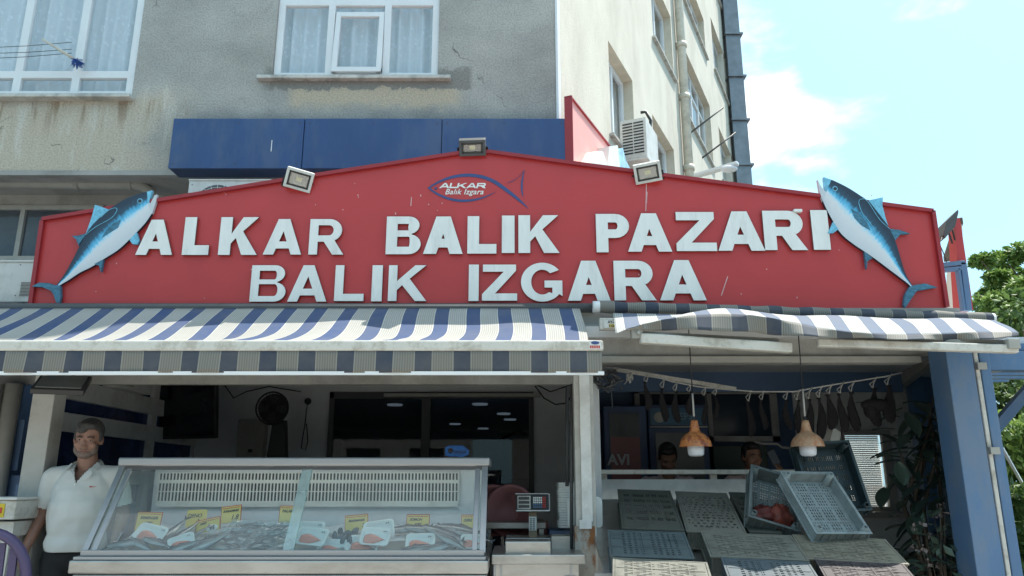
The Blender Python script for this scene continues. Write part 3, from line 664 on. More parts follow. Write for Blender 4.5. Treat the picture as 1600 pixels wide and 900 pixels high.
def tuna(o, sc_, back, belly, fins, eye, gill, mouth, shadow=None):
    pp = lambda q, Y=SY-.035: P(o[0]+q[0]/sc_, o[1]+q[1]/sc_, Y)
    def samp(pl, t):
        d = [0]
        for a, b in zip(pl, pl[1:]): d.append(d[-1]+math.hypot(b[0]-a[0], b[1]-a[1]))
        s = t*d[-1]
        for k in range(len(pl)-1):
            if s <= d[k+1] or k == len(pl)-2:
                f = (s-d[k])/(d[k+1]-d[k]); return (pl[k][0]+(pl[k+1][0]-pl[k][0])*f, pl[k][1]+(pl[k+1][1]-pl[k][1])*f)
    def smooth(pl):
        out = []
        n = len(pl)
        for i in range(n-1):
            p0, p1, p2, p3 = pl[max(i-1, 0)], pl[i], pl[i+1], pl[min(i+2, n-1)]
            for k in range(6):
                t = k/6; f = lambda a, b, c, d: .5*(2*b+(c-a)*t+(2*a-5*b+4*c-d)*t*t+(3*b-a-3*c+d)*t**3)
                out.append((f(p0[0], p1[0], p2[0], p3[0]), f(p0[1], p1[1], p2[1], p3[1])))
        return out+[pl[-1]]
    bk, be = smooth(back), smooth(belly)
    m = MB(); m.grid(lambda s, t: pp(tuple(samp(be, s)[i]*(1-t)+samp(bk, s)[i]*t for i in (0, 1))), 48, 12, lambda s, t: (s, t), smooth=False)
    f = m.build('fish_cutout', [M['tuna'], M['edge_dark']], sg, fix=True)
    # slab behind, a hair smaller in front
    c = MB(); c.prism([pp(p, SY-.033) for p in bk]+[pp(p, SY-.033) for p in reversed(be)], (0, .026, 0)); c.build('backing', M['edge_dark'], f)
    for pl, mt in fins:
        c = MB(); c.prism([pp(p, SY-.036) for p in pl], (0, .028, 0)); c.build('fin', [M['fin'], M['finlight'], M['tuna']][mt], f)
    c = MB(); E = pp(eye, SY-.0365); Rx = Matrix.Rotation(R(90), 3, 'X')
    c.mi = 0; c.lathe([(.0001, .0), (.021, 0), (.021, -.002)], E, 16, Rx); c.mi = 1; c.lathe([(.0001, .0032), (.013, .0032), (.013, 0)], E, 16, Rx); c.build('eye', [M['finlight'], M['edge_dark']], f)
    c = MB(); g_ = smooth(gill)
    for a, b in zip(g_, g_[1:]): c.bar(pp(a, SY-.037), pp(b, SY-.037), .0035, .003, Vector((0, 1, 0)))
    c.build('fin_line', M['finlight'], f)
    
tuna((0, 240), 3.4625, [(795, 206), (760, 215), (690, 240), (620, 280), (570, 320), (520, 365), (470, 430), (430, 500), (395, 570), (350, 650), (310, 705), (285, 738)],
     [(822, 322), (790, 370), (745, 420), (700, 465), (640, 520), (570, 565), (500, 610), (430, 645), (370, 685), (325, 712), (300, 745)],
     [([(795, 206), (823, 199), (812, 238), (806, 262), (800, 272)], 1), ([(800, 274), (815, 266), (836, 226), (849, 220), (845, 255), (822, 325)], 2), ([(514, 276), (588, 302), (540, 345), (500, 385), (464, 432), (490, 360)], 1), ([(386, 445), (425, 443), (470, 430), (440, 470), (424, 497), (410, 462)], 0), ([(738, 425), (752, 470), (742, 490), (715, 488), (700, 466)], 1),
      ([(558, 572), (545, 640), (535, 605), (508, 598)], 0), ([(172, 718), (210, 698), (260, 700), (300, 712), (325, 712), (328, 770), (320, 808), (303, 805), (290, 765), (275, 742), (230, 722)], 0), ([(655, 355), (610, 378), (575, 412), (548, 458), (600, 425), (640, 400)], 0)],
     (757, 256), [(462, 440), (520, 395), (600, 350), (632, 310), (625, 294), (590, 305), (545, 345)], [(822, 240), (812, 250), (806, 270), (818, 262), (832, 235)])
tuna((1200, 240), 3.215, [(318, 131), (340, 140), (400, 170), (460, 208), (505, 240), (550, 290), (600, 360), (640, 440), (665, 520), (690, 600), (720, 655), (745, 685)],
     [(276, 236), (290, 270), (330, 345), (370, 405), (430, 455), (490, 495), (540, 530), (600, 575), (660, 620), (705, 655), (738, 690)],
     [([(318, 131), (280, 118), (283, 150), (287, 184), (294, 190)], 1), ([(294, 191), (283, 186), (264, 160), (249, 131), (258, 185), (276, 240)], 2), ([(505, 235), (577, 219), (575, 260), (590, 320), (604, 362), (550, 292)], 1), ([(612, 378), (660, 383), (715, 402), (665, 405), (640, 435)], 0), ([(328, 342), (300, 400), (330, 398), (354, 380)], 1),
      ([(485, 492), (496, 580), (500, 540), (526, 525)], 0), ([(738, 660), (790, 652), (852, 672), (800, 680), (748, 690), (720, 730), (690, 775), (682, 760), (688, 710), (712, 668)], 0), ([(415, 276), (460, 300), (495, 340), (515, 386), (470, 362), (435, 325)], 0)],
     (337, 176), [(612, 378), (560, 330), (500, 240), (470, 228), (456, 245), (475, 300), (515, 350), (540, 400)], [(268, 145), (280, 160), (285, 185), (296, 183), (290, 160), (280, 140)])

# floodlights on the sign
def flood(c, w, h, yaw, pitch, roll, label, Y, grp='floodlights on the red sign', deep=.07, warm=False):
    C = P(c[0], c[1], Y); k = thing('floodlight', label, 'floodlight', C, grp); rim_ = MB()
    T = Matrix.Translation(C) @ Matrix.Rotation(R(yaw), 4, 'Z') @ Matrix.Rotation(R(pitch), 4, 'X') @ Matrix.Rotation(R(roll), 4, 'Y')
    m = MB(); m.box(-w/2, w/2, 0, deep, -h/2, h/2, T)
    m.box(-w/2, w/2, -.012, 0, h/2-.022, h/2, T); m.box(-w/2, w/2, -.012, 0, -h/2, -h/2+.022, T); m.box(-w/2, -w/2+.022, -.0125, 0, -h/2+.02, h/2-.02, T); m.box(w/2-.022, w/2, -.0125, 0, -h/2+.02, h/2-.02, T)
    for i in range(7): m.box(-w/2+.03+i*(w-.07)/6, -w/2+.036+i*(w-.07)/6, deep, deep+.02, -h/2+.02, h/2-.02, T)
    hs = m.build('housing', M['darkgrey' if not warm else 'ac'], k, bevel=.004)
    m = MB(); m.box(-w/2+.024, w/2-.024, -.004, -.002, -h/2+.024, h/2-.024, T); m.build('reflector', mat('reflector', (.24, .23, .21) if warm else (.12, .09, .08), .35, .6), k)
    e_ = .021
    for q_ in ((-w/2+e_, w/2-e_, h/2-e_-.014, h/2-e_), (-w/2+e_, w/2-e_, -h/2+e_, -h/2+e_+.014), (-w/2+e_, -w/2+e_+.014, -h/2+e_, h/2-e_), (w/2-e_-.014, w/2-e_, -h/2+e_, h/2-e_)): rim_.box(q_[0], q_[1], -.0135, -.0108, q_[2], q_[3], T)
    rim_.build('rubber_gasket', M['black'], k)
    m = MB(); m.box(-.022, .022, -.0065, -.0045, -.012, .02, T); m.build('led_chip', mat('led_yellow', (.5, .45, .25), .5), k)
    m = MB(); m.box(-w/2+.02, w/2-.02, -.0095, -.008, -h/2+.02, h/2-.02, T); m.build('lens', glass('flood_lens', .08, .05), k)
    m = MB(); b0 = T @ Vector((0, deep, -.02)); m.tube([b0, b0+Vector((0, .05, -.06)), Vector((b0.x, Y+.12, C.z-h*.62))], .009, 6)
    m.bar(T @ Vector((-w/2-.008, .03, 0)), T @ Vector((-w/2-.008, .06, -h*.55)), .02, .004); m.bar(T @ Vector((w/2+.008, .03, 0)), T @ Vector((w/2+.008, .06, -h*.55)), .02, .004); m.bar(T @ Vector((-w/2-.008, .06, -h*.55)), T @ Vector((w/2+.008, .06, -h*.55)), .02, .004)
    m.build('bracket', M['black'], k)
flood((738, 231), .205, .125, 0, 38, -2, 'dark floodlight at the peak of the red sign', SY-.06)
flood((467, 281), .205, .155, 12, 25, 12, 'silver rimmed floodlight tilted on the left slope of the red sign', SY-.06, warm=True)
flood((1012, 270), .205, .15, -8, 28, -8, 'floodlight tilted on the right slope of the red sign, in front of the cream wall', SY-.06, warm=True)
# ======================= AWNINGS
AF = 4.32                                        # front bar distance
a = P(942, 541, AF); XR = a.x; XL = -4.6; zf = P(500, 540, AF).z; hz_ = P(500, 476.5, SY-.1).z-.028
aw = thing('striped_awning', 'left blue and white striped awning with straight valance, half in sunlight, above the fish counter', 'awning', (-2, AF, zf))
yh, per = SY-.10, .222
def lf(s, t):
    x = XL+(XR-.03-XL)*s; y = yh+(AF+.03-yh)*t
    z = hz_+(zf+.03-hz_)*t - .085*math.sin(math.pi*t)*(1+.25*math.sin(x*1.9+.5)) + .014*math.sin(x*5.5+t*5)*math.sin(math.pi*t) + .010*math.sin(x*11+t*3)*t*(1-t)*2
    x += .035*math.sin(t*5+x)*t*(1-t)*2
    return Vector((x, y, z))
m = MB(); m.grid(lf, 160, 22, lambda s, t: ((XR-.03-XL)*s/per+.31, t)); m.build('fabric', M['awn'], aw, fix=False, solid=.003)
m = MB(); m.box(XL, XR, AF-.03, AF+.035, zf-.035, zf+.028); m.build('front_bar', M['beige_metal'], aw, bevel=.012)
zv = P(500, 583, AF-.01).z
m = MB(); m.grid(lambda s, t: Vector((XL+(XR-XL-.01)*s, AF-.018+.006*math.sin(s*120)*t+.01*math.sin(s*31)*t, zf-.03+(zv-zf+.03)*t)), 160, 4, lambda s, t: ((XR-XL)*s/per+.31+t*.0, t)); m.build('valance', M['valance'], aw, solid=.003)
m = MB(); m.box(XL, XR, AF-.026, AF-.006, zv-.012, zv+.008); m.build('valance_rail', M['pvc'], aw)
m = MB(); m.tube([Vector((XL, yh+.03, hz_+.012)), Vector((P(930, 478, yh).x, yh+.03, hz_+.012))], .036, 12); m.build('roller_tube', M['darkgrey'], aw)
m = MB()
for x in (-3.0, -.9): m = MB(); m.bar((x, yh, hz_-.12), (x+.5, (yh+AF)/2, (hz_+zf)/2-.22), .04, .05); m.bar((x+.5, (yh+AF)/2, (hz_+zf)/2-.22), (x+.05, AF+.04, zf-.01), .035, .045); m.build('folding_arm', M['beige_metal'], aw)
# maker's badge on the bar end
m = MB(); c0 = P(930, 541, AF-.0325); m.mi = 0; m.box(c0.x-.035, c0.x+.035, AF-.036, AF-.031, zf-.028, zf+.022)
m.mi = 1; m.ell((c0.x, AF-.037, zf+.010), (.024, .002, .010)); m.mi = 2
for i in range(5): m.box(c0.x-.03+i*.012, c0.x-.022+i*.012, AF-.0385, AF-.036, zf-.022, zf-.006)
m.build('badge', [M['white'], M['logo_blue'], M['redink']], aw)

# right awning: half furled roll, slack fabric lifted in a wave, two front bars
AR = 4.55; rw = thing('loose_awning', 'right blue and white striped awning, half rolled up with its rippled fabric hanging loose', 'awning', (2.1, AR, 2.3))
yr = SY-.13
ra_, rb_ = P(937, 479.5, yr), P(1548, 498, yr)
def rollpt(s): return ra_.lerp(rb_, s)
def rollfn(s, t):
    a_ = t*2*math.pi; r = .043+.005*math.sin(s*60)*(.5+.5*math.sin(s*17)); c = rollpt(s); return c+Vector((0, r*math.cos(a_), r*math.sin(a_)))
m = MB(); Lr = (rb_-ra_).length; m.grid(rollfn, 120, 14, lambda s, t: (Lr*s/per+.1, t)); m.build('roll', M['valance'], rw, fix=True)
m = MB(); m.tube([ra_+Vector((-.05, 0, 0)), ra_+Vector((.03, 0, 0))], .042, 14); m.build('roll_end', M['pvc'], rw); m = MB(); m.tube([rb_+Vector((-.05, 0, 0)), rb_+Vector((.02, 0, 0))], .04, 14); m.build('roll_end', M['pvc'], rw)
fr = [(962, 521), (985, 512), (1010, 505), (1040, 498.5), (1080, 493), (1130, 490.5), (1170, 492), (1200, 496), (1240, 504), (1280, 513), (1330, 519), (1380, 522.5), (1420, 523.5), (1470, 522), (1530, 519), (1592, 520)]
def fpos(x, tab=fr):
    for a, b in zip(tab, tab[1:]):
        if x <= b[0]:
            f = (x-a[0])/(b[0]-a[0]); f = f*f*(3-2*f)*.4+f*.6; return a[1]+(b[1]-a[1])*f
    return tab[-1][1]
def wsurf(s, t):
    xb = 958+(1548-958)*s; xf = 962+(1592-962)*s
    B = P(xb, 489+12*s, yr-.04); 
    Yf = AR + .10*math.sin(s*9)*.4
    Fp = P(xf, fpos(xf), Yf); p = B.lerp(Fp, t)
    w2 = min(1, max(0, (s-.02)/.3)); w2 = w2*w2*(3-2*w2); p.z += math.sin(math.pi*t**.8)*(-.02+.055*w2-.02*max(0, s-.6)); p.z += .012*math.sin(s*22+t*4)*math.sin(math.pi*t)
    return p
m = MB(); m.grid(wsurf, 130, 18, lambda s, t: (3.1*s/.27+.28, t)); m.build('fabric', M['awn_r'], rw, solid=.003)
bt = [(1000, 515), (1020, 515.5), (1060, 516), (1100, 515.5), (1160, 519), (1215, 523), (1255, 526), (1300, 528), (1360, 529), (1420, 531), (1480, 532), (1540, 531), (1592, 524)]
def vf(s, t):
    x = 1003+(1592-1003)*s; ss = (x-962)/630; Yf = AR+.10*math.sin(ss*9)*.4
    a_ = P(x, fpos(x), Yf); b_ = P(x+2, max(fpos(x, bt), fpos(x)+3), Yf-.02+.05*math.sin(s*25)); p = a_.lerp(b_, t); p.y += .02*math.sin(s*40)*t; return p
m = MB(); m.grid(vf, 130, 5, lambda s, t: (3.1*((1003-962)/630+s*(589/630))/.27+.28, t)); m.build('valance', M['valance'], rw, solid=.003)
def bar2(a, b, Ya, Yb, w, h): p, q_ = P(a[0], a[1], Ya), P(b[0], b[1], Yb); mm.bar(p, q_, w, h)
mm = MB(); bar2((1000, 529), (1236, 544), 4.62, 4.62, .06, .062); mm.build('front_bar', M['beige_metal'], rw, bevel=.008)
mm = MB(); bar2((992, 522), (1215, 534), 4.66, 4.70, .05, .035); p = P(997, 521, 4.6); mm.box(p.x-.04, p.x+.03, 4.60, 4.66, p.z-.03, p.z+.03); mm.tube([p+Vector((0, -.03, 0)), p+Vector((0, .03, 0))], .012, 10); mm.build('arm', M['pipe'], rw, bevel=.004)
mm = MB(); bar2((1276, 536), (1588, 546), 4.62, 4.55, .06, .05); mm.build('front_bar', M['beige_metal'], rw, bevel=.008)
mm = MB(); p = P(1582, 538, 4.53); mm.box(p.x-.04, p.x+.03, 4.50, 4.56, p.z-.03, p.z+.03); bar2((1300, 531), (1570, 536), 4.70, 4.62, .05, .03); mm.build('arm', M['pipe'], rw, bevel=.004)
# phone sticker on the cassette
A = P(944, 500, 5.2); B = P(982, 512, 5.2); k = MB()
k.box(P(936, 500, 5.25).x, P(1020, 500, 5.25).x, 5.22, 5.27, B.z-.01, A.z+.02); k.build('cassette', M['beige_metal'], rw, bevel=.006)
k = MB(); k.box(A.x, B.x, 5.206, 5.219, B.z, A.z); st_ = k.build('maker_sticker', M['white'], rw)
k = MB(); w_ = B.x-A.x; k.box(A.x+w_*.2, B.x-.004, 5.204, 5.206, B.z+.004, (A.z+B.z)/2); k.build('yellow_band', M['card'], st_)
k = MB(); C = Vector(((A.x+B.x)/2-.022, 5.204, A.z-.014)); k.mi = 0; k.merge_mesh(text_mesh('AY-RA', .026, .001, 0, .0008), Matrix.Translation(C) @ XZ)
k.merge_mesh(text_mesh('0 534 816 42 28', .0235, .001, 0, .0008, sx=.78), Matrix.Translation(Vector(((A.x+B.x)/2+.01, 5.2035, B.z+.013))) @ XZ)
k.mi = 1; k.merge_mesh(text_mesh('TENTE', .024, .001, 0, .0004), Matrix.Translation(C+Vector((.075, 0, 0))) @ XZ); k.build('sticker_text', [M['ink'], mat('orange_ink', (.5, .14, .05), .6)], st_)

# ======================= BOOTH
CEIL = 2.36; LXW = -3.2
bo = thing('market_booth', 'dim fishmonger booth with navy panels and grey posts under the red sign', 'booth', (0, 5.6, 0))
m = MB(); m.box(-3.3, 4.5, 5.66, WY-.01, CEIL, CEIL+.08); m.box(-3.3, 3.55, 5.35, 5.66, CEIL+.02, CEIL+.1); m.build('ceiling', M['ceil'], bo)
# fascia under the right awning: grey board and pale rail
zt_, zm, zl = P(1100, 505, 5.4).z, P(1100, 556, 5.4).z, P(1100, 567, 5.4).z
m = MB(); m.box(.5, 3.1, 5.42, 5.47, zm, zt_); m.build('header_board', M['soffit'], bo)
m = MB(); m.box(.5, P(1440, 560, 5.38).x, 5.38, 5.50, zl, zm-.003); m.build('header_rail', M['pipe'], bo, bevel=.006)
m = MB(); m.box(-4.6, .5, 5.42, 5.47, P(300, 600, 5.4).z, hz_-.06); m.build('header_board', M['soffit'], bo)
m = MB(); m.box(-3.25, .62, 5.46, 5.52, 2.35, 2.62); m.box(.62, 3.3, 5.46, 5.52, 2.36, 2.62); m.build('sign_backing', M['soffit'], bo)
# navy inner bulkhead and right hand back wall with openings
BY = 7.6
m = MB(); m.box(.62, 3.6, 7.0, 7.05, P(1100, 612, 7).z, CEIL); m.build('bulkhead', M['navy'], bo)
m = MB(); m.box(.62, P(1245, 700, BY).x, BY, BY+.06, 0, CEIL); m.build('back_wall', M['navy'], bo)
m = MB(); wx0, wx1, wz0, wz1 = P(1322, 750, BY).x, P(1398, 750, BY).x, P(1360, 800, BY).z, P(1360, 672, BY).z
m.box(P(1245, 700, BY).x, wx0, BY, BY+.06, 0, CEIL); m.box(wx1, 4.6, BY, BY+.06, 0, CEIL); m.box(wx0, wx1, BY, BY+.06, 0, wz0); m.box(wx0, wx1, BY, BY+.06, wz1, CEIL); m.build('back_wall', M['white'], bo)
wn = MB(); e = .05
wn.box(wx0, wx1, BY-.03, BY+.02, wz0, wz0+e); wn.box(wx0, wx1, BY-.03, BY+.02, wz1-e, wz1); wn.box(wx0, wx0+.02, BY-.032, BY+.02, wz0, wz1); wn.box(wx1-.09, wx1, BY-.032, BY+.02, wz0, wz1); wn.box(wx0-.03, wx1+.05, BY-.1, BY-.03, wz0-.05, wz0+.005)
wn_ = wn.build('window', M['pipe'], bo, bevel=.005)
m = MB()
for i in range(34):
    z = wz0+.04+i*(wz1-wz0-.08)/34; T = Matrix.Translation((0, BY+.035, z)) @ Matrix.Rotation(R(35), 4, 'X'); m.box(wx0+.03, wx1-.1, -.015, .015, -.001, .001, T)
m.build('blind', M['blind'], wn_)
g = MB(); g.box(wx0+.02, wx1-.08, BY-.006, BY, wz0+.03, wz1-.03); g.build('pane', glass('blind_glass', .03, .12), wn_)
# right side: blue corner post with conduit and second post; inner glazed side
def post(px0, px1, Y, dep, mt, z1, name='post', z0=0, py=750):
    m = MB(); m.box(P(px0, py, Y).x, P(px1, py, Y).x, Y, Y+dep, z0, z1); return m.build(name, mt, bo, bevel=.006)
zr_ = P(1520, 548, 5).z+.06
post(1506, 1549, 5.0, .22, M['blue_paint'], zr_); post(1551, 1558, 5.03, .08, M['beige_metal'], zr_, 'conduit'); post(1559.5, 1576, 5.04, .12, M['blue_paint'], zr_)
m = MB(); x = P(1555, 700, 5.0).x
for z in (.62, 1.55, 2.1): m = MB(); m.box(x-.03, x+.03, 5.0, 5.03, z, z+.045); m.build('conduit_clip', M['pipe'], bo)
x0 = P(1549, 750, 5.0).x-.05; TS = Matrix.Translation((x0, 5.23, 0)) @ Matrix.Rotation(-math.atan(.60), 4, 'Z'); LS = 2.75
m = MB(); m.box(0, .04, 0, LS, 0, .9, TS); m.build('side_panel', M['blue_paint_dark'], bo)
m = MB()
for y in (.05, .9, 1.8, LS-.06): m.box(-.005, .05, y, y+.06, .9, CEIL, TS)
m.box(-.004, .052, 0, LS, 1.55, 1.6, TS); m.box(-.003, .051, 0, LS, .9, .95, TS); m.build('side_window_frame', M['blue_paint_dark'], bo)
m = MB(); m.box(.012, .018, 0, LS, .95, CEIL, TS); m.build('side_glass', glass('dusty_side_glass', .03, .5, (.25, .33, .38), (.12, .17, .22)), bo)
m = MB(); m.box(P(1436, 700, 7.2).x, P(1456, 700, 7.2).x, 7.2, 7.3, 0, CEIL); m.build('post', M['blue_paint'], bo)
m = MB(); m.bar(P(1480, 540, 5.9), P(1395, 605, 7.4), .07, .12); m.build('roof_brace', M['pipe'], bo)
m = MB(); m.box(P(1436, 700, 7.35).x, P(1456, 640, 7.35).x+.35, 7.35, 7.4, CEIL-.5, CEIL); m.build('blue_panel', M['blue_paint'], bo)
# middle post: grey box section, rusty sleeve below
YP = 5.0
post(899, 931, YP, .12, M['post'], 2.27); 
m = MB(); x0_, x1_ = P(907, 700, YP).x, P(923, 700, YP).x; m.box(x0_, x1_, YP-.018, YP-.001, P(910, 815, YP).z, 2.26); m.build('post_strip', M['white'], bo)
m = MB(); m.box(P(899.5, 850, YP).x-.004, P(929, 850, YP).x+.004, YP-.004, YP+.125, .0, P(910, 822, YP).z); m.build('rusty_sleeve', M['rust'], bo)
m = MB(); m.box(P(905, 820, YP).x, P(924, 820, YP).x, YP-.024, YP-.005, P(910, 826, YP).z, P(910, 812, YP).z); m.build('post_tag', M['white'], bo)
m = MB(); m.tube([P(893, 600, YP+.1), P(893, 700, YP+.1), P(893, 890, YP+.1)], .012, 6); m.tube([P(886, 605, 5.3), P(886, 760, 5.3)], .014, 6); m.build('conduit', M['darkgrey'], bo)
# left post + pipes
m = MB(); m.box(P(38, 700, 5.0).x, P(73, 700, 5.0).x, 5.0, 5.14, 0, 2.26); m.build('post', M['post'], bo, bevel=.005)
m = MB(); z0_ = 0
m.tube([P(22, 600, 5.3), (P(22, 600, 5.3).x, 5.3, 0)], .055, 14); m.tube([P(-8, 600, 5.25), (P(-8, 600, 5.25).x, 5.25, 0)], .06, 14); m.build('drainpipe', M['pipe'], bo)
# left glazed side wall: white rails, navy glass
X = LXW; m = MB()
def rail(a, b, th):
    p, q_ = PX(a[0], a[1], X), PX(b[0], b[1], X); q_ = p+(q_-p)*((WY-p.y)/(q_.y-p.y)); q_.z = p.z; m.bar(p, q_, .07, th)
z1, z2, z3 = PX(200, 628, X).z, PX(185, 671, X).z, PX(80, 745, X).z
for z, th in ((z1, .14), (z2, .13), (z3, .11), (CEIL-.03, .06)): m.box(X-.03, X+.04, 5.14, WY-.02, z-th/2, z+th/2)
for px in (232, 303): p = PX(px, 680, X); m.box(X-.028, X+.038, p.y-.05, p.y+.05, 0, CEIL-.04)
m.build('side_rail', M['white'], bo, bevel=.004)
m = MB(); m.box(X-.01, X-.002, 5.14, WY-.02, z3, CEIL); m.build('side_glass', glass('navy_glass', .03, .45, (.12, .16, .3), (.06, .09, .20)), bo)
m = MB(); m.box(X-.05, X-.012, 5.14, WY-.02, 0, z3-.05); m.build('side_panel', M['navy'], bo)
m = MB(); m.box(X-.6, X-.58, 5.0, WY, 0, CEIL); m.box(-6.5, X-.1, WY-.1, WY-.08, 0, CEIL); m.build('outer_screen', M['navy'], bo)
for i, (px, py) in enumerate(((95, 705), (150, 640))): pass
# dividing bits on the far left: narrow window beside the pipes
m = MB(); 
for y0_, y1_ in ((600, 648), (656, 735), (743, 775)):
    a = P(30, y1_, 5.36); b = P(50, y0_, 5.36); m.box(a.x-.08, b.x-.05, 5.36, 5.37, a.z, b.z)
m.build('side_light', M['navy'], bo)
# back left wall
m = MB(); Yb = WY-.05
iw0, iw1, iz = IW[0], IW[1], IW[3]
m.box(LXW, iw0, Yb, Yb+.04, 0, CEIL); m.box(iw1, .62, Yb, Yb+.04, 0, CEIL); m.box(iw0, iw1, Yb, Yb+.04, iz, CEIL); m.box(iw0, iw1, Yb, Yb+.04, 0, .62); m.build('back_wall', M['darkwall'], bo)
m = MB(); m.box(.58, .64, 5.6, WY, 0, CEIL); m.build('partition', M['darkwall'], bo)
fw = MB(); xm = P(664, 700, WY-.06).x
for x, w__ in ((iw0, .05), (xm-.04, .09), (iw1-.05, .05)): fw.box(x, x+w__, WY-.10, WY-.03, .62, iz)
fw.box(iw0, iw1, WY-.10, WY-.03, iz-.07, iz); fw.box(iw0, iw1, WY-.10, WY-.03, .62, .69)
sf = fw.build('shop_window', M['darkgrey'], bo, bevel=.005)
g = MB(); g.box(iw0+.02, iw1-.02, WY-.068, WY-.062, .64, iz-.02); g.build('pane', M['glass_dark'], sf)
m = MB(); m.box(P(600, 620, 7.6).x, P(845, 618, 7.6).x, 7.58, 7.66, P(600, 618, 7.6).z-.012, P(600, 618, 7.6).z+.02); m.build('curtain_rail', M['pipe'], bo)
# restaurant room beyond the window
rm = thing('dining_room', 'dark dining room behind the shop window with small round ceiling lights', 'room', (-1, 10, 0))
m = MB(); RX0, RX1, RY = -3.2, .75, 14.5
m.face([(RX0, WY+.01, 0), (RX0, RY, 0), (RX0, RY, 2.30), (RX0, WY+.01, 2.30)]); m.face([(RX1, WY+.14, 0), (RX1+.2, RY, 0), (RX1+.2, RY, 2.30), (RX1, WY+.14, 2.30)])
m.face([(RX0, WY+.01, 2.30), (RX1, WY+.01, 2.30), (RX1+.2, RY, 2.30), (RX0, RY, 2.30)])
o0, o1, oz0, oz1 = P(781, 700, RY).x, P(832, 700, RY).x, P(800, 748, RY).z, P(800, 668, RY).z
for q_ in ((RX0, o0, 0, 2.30), (o1, RX1+.2, 0, 2.30), (o0, o1, 0, oz0), (o0, o1, oz1, 2.30)): m.face([(q_[0], RY, q_[2]), (q_[1], RY, q_[2]), (q_[1], RY, q_[3]), (q_[0], RY, q_[3])])
m.face([(RX0, WY+.01, .01), (RX1, WY+.01, .01), (RX1+.2, RY, .01), (RX0, RY, .01)])
m.build('wall', mat('dining_wall', (.30, .32, .36), .8), rm)
for px, py in ((617, 632), (750, 631), (787, 646), (797, 655), (711, 662), (755, 669)):
    Yd = .92/(ray(px, py).z/ray(px, py).y)-.05
    c_ = P(px, py, Yd); c_.z = 2.74 if False else c_.z; c_.z = 2.28; m = MB(); m.lathe([(.0001, 0), (.09, 0), (.095, .018), (.0001, .02)], c_, 18); m.build('ceiling_light', emis('downlight', (.8, .9, 1), .07) if py == 632 else bpy.data.materials['downlight'], rm)
k = thing('white_gable_house', 'small white gabled house glimpsed through the far window of the dining room', 'house', (o0+.8, 19, 0))
hx = P(808, 700, 19).x; m = MB(); m.prism([(hx-.45, 19, 0), (hx+.9, 19, 0), (hx+.9, 19, P(830, 690, 19).z), (hx, 19, P(808, 674, 19).z), (hx-.45, 19, P(790, 690, 19).z)], (0, .5, 0)); m.build('wall', M['pvc'], k)
m = MB(); a, b, c_ = Vector((hx-.5, 18.9, P(790, 690, 19).z)), Vector((hx, 18.9, P(808, 675, 19).z)), Vector((hx+.95, 18.9, P(830, 690, 19).z)); m.bar(a, b, .3, .05); m.bar(b, c_, .3, .05); m.build('roof', M['red_trim'], k)
# drinks sign
A = P(714, 705, 9.2); k = thing('drinks_sign', 'small glowing blue pepsi drinks sign behind the dark shop window', 'sign', A)
m = MB(); m.prism([A+Vector((x*.14, 0, z*.065)) for x, z in ((-1, .7), (-.6, 1), (.5, 1), (1, .2), (.95, -.6), (.5, -1), (-.6, -1), (-1, -.7))], (0, .08, 0)); m.build('light_box', emis('blue_sign', (.015, .13, .38), .25), k)
m = MB(); m.mi = 0; m.lathe([(.0001, 0), (.032, 0), (.032, .003), (.0001, .003)], A+Vector((-.075, -.004, .005)), 20, Matrix.Rotation(R(90), 3, 'X')); m.build('round_emblem', M['foam'], k)
m = MB(); m.prism([A+Vector((-.075+.03*math.cos(t_), -.009, .008+.028*math.sin(t_))) for t_ in [R(20+14*i) for i in range(11)]], (0, .002, 0)); m.build('emblem_red', M['redink'], k)
m = MB(); m.prism([A+Vector((-.075+.029*math.cos(t_), -.0092, .001+.028*math.sin(t_))) for t_ in [R(200+13*i) for i in range(11)]], (0, .002, 0)); m.build('emblem_blue', M['logo_blue'], k)
m = MB(); m.merge_mesh(text_mesh('pepsi', .07, .002, 0, .0012), Matrix.Translation(A+Vector((.035, -.004, -.005))) @ XZ); m.build('lettering', M['foam'], k)
m = MB(); p = P(698, 716, 8.8); m.box(p.x-.16, p.x+.14, 8.8, 9.1, p.z-.06, p.z+.02); m.build('red_box', M['redink'], label='red box lid just under the blue drinks sign', cat='box', bevel=.02)

# wall fan, electrical box, tv, cables
C = P(426, 638, 7.2); k = thing('wall_fan', 'black caged fan on the back wall above the long display case', 'fan', C)
m = MB(); Rx = Matrix.Rotation(R(90), 3, 'X')
for r in (.05, .085, .12, .15):
    pts_ = [C+Vector((r*math.cos(t_), -.05*(1-(r/.15)**2)-.02, r*math.sin(t_))) for t_ in [2*math.pi*i/28 for i in range(29)]]; m.tube(pts_, .004 if r < .15 else .009, 5)
for i in range(28):
    t_ = 2*math.pi*i/28; m.tube([C+Vector((0, -.07, 0)), C+Vector((.08*math.cos(t_), -.055, .08*math.sin(t_))), C+Vector((.15*math.cos(t_), -.02, .15*math.sin(t_)))], .0025, 4)
m.build('cage', M['black'], k)
m = MB()
for i in range(4):
    t_ = math.pi/2*i; m.prism([C+Vector((math.cos(t_+d)*r, -.0, math.sin(t_+d)*r)) for r, d in ((.02, -.6), (.12, -.45), (.135, 0), (.12, .3), (.02, .5))], (0, .008, 0))
m.build('blades', M['darkgrey'], k)
m = MB(); m.tube([C+Vector((0, .0, 0)), C+Vector((0, .14, 0))], .045, 12); m.tube([C+Vector((0, .02, 0)), C+Vector((0, .03, 0))], .14, 28); m.build('motor', M['black'], k)
m = MB(); p = P(432, 690, 7.25); m.prism([p+Vector((x, 0, z)) for x, z in ((-.05, .2), (.06, .2), (.10, -.22), (-.10, -.35))], (0, .1, 0)); m.build('bracket_arm', M['black'], k)
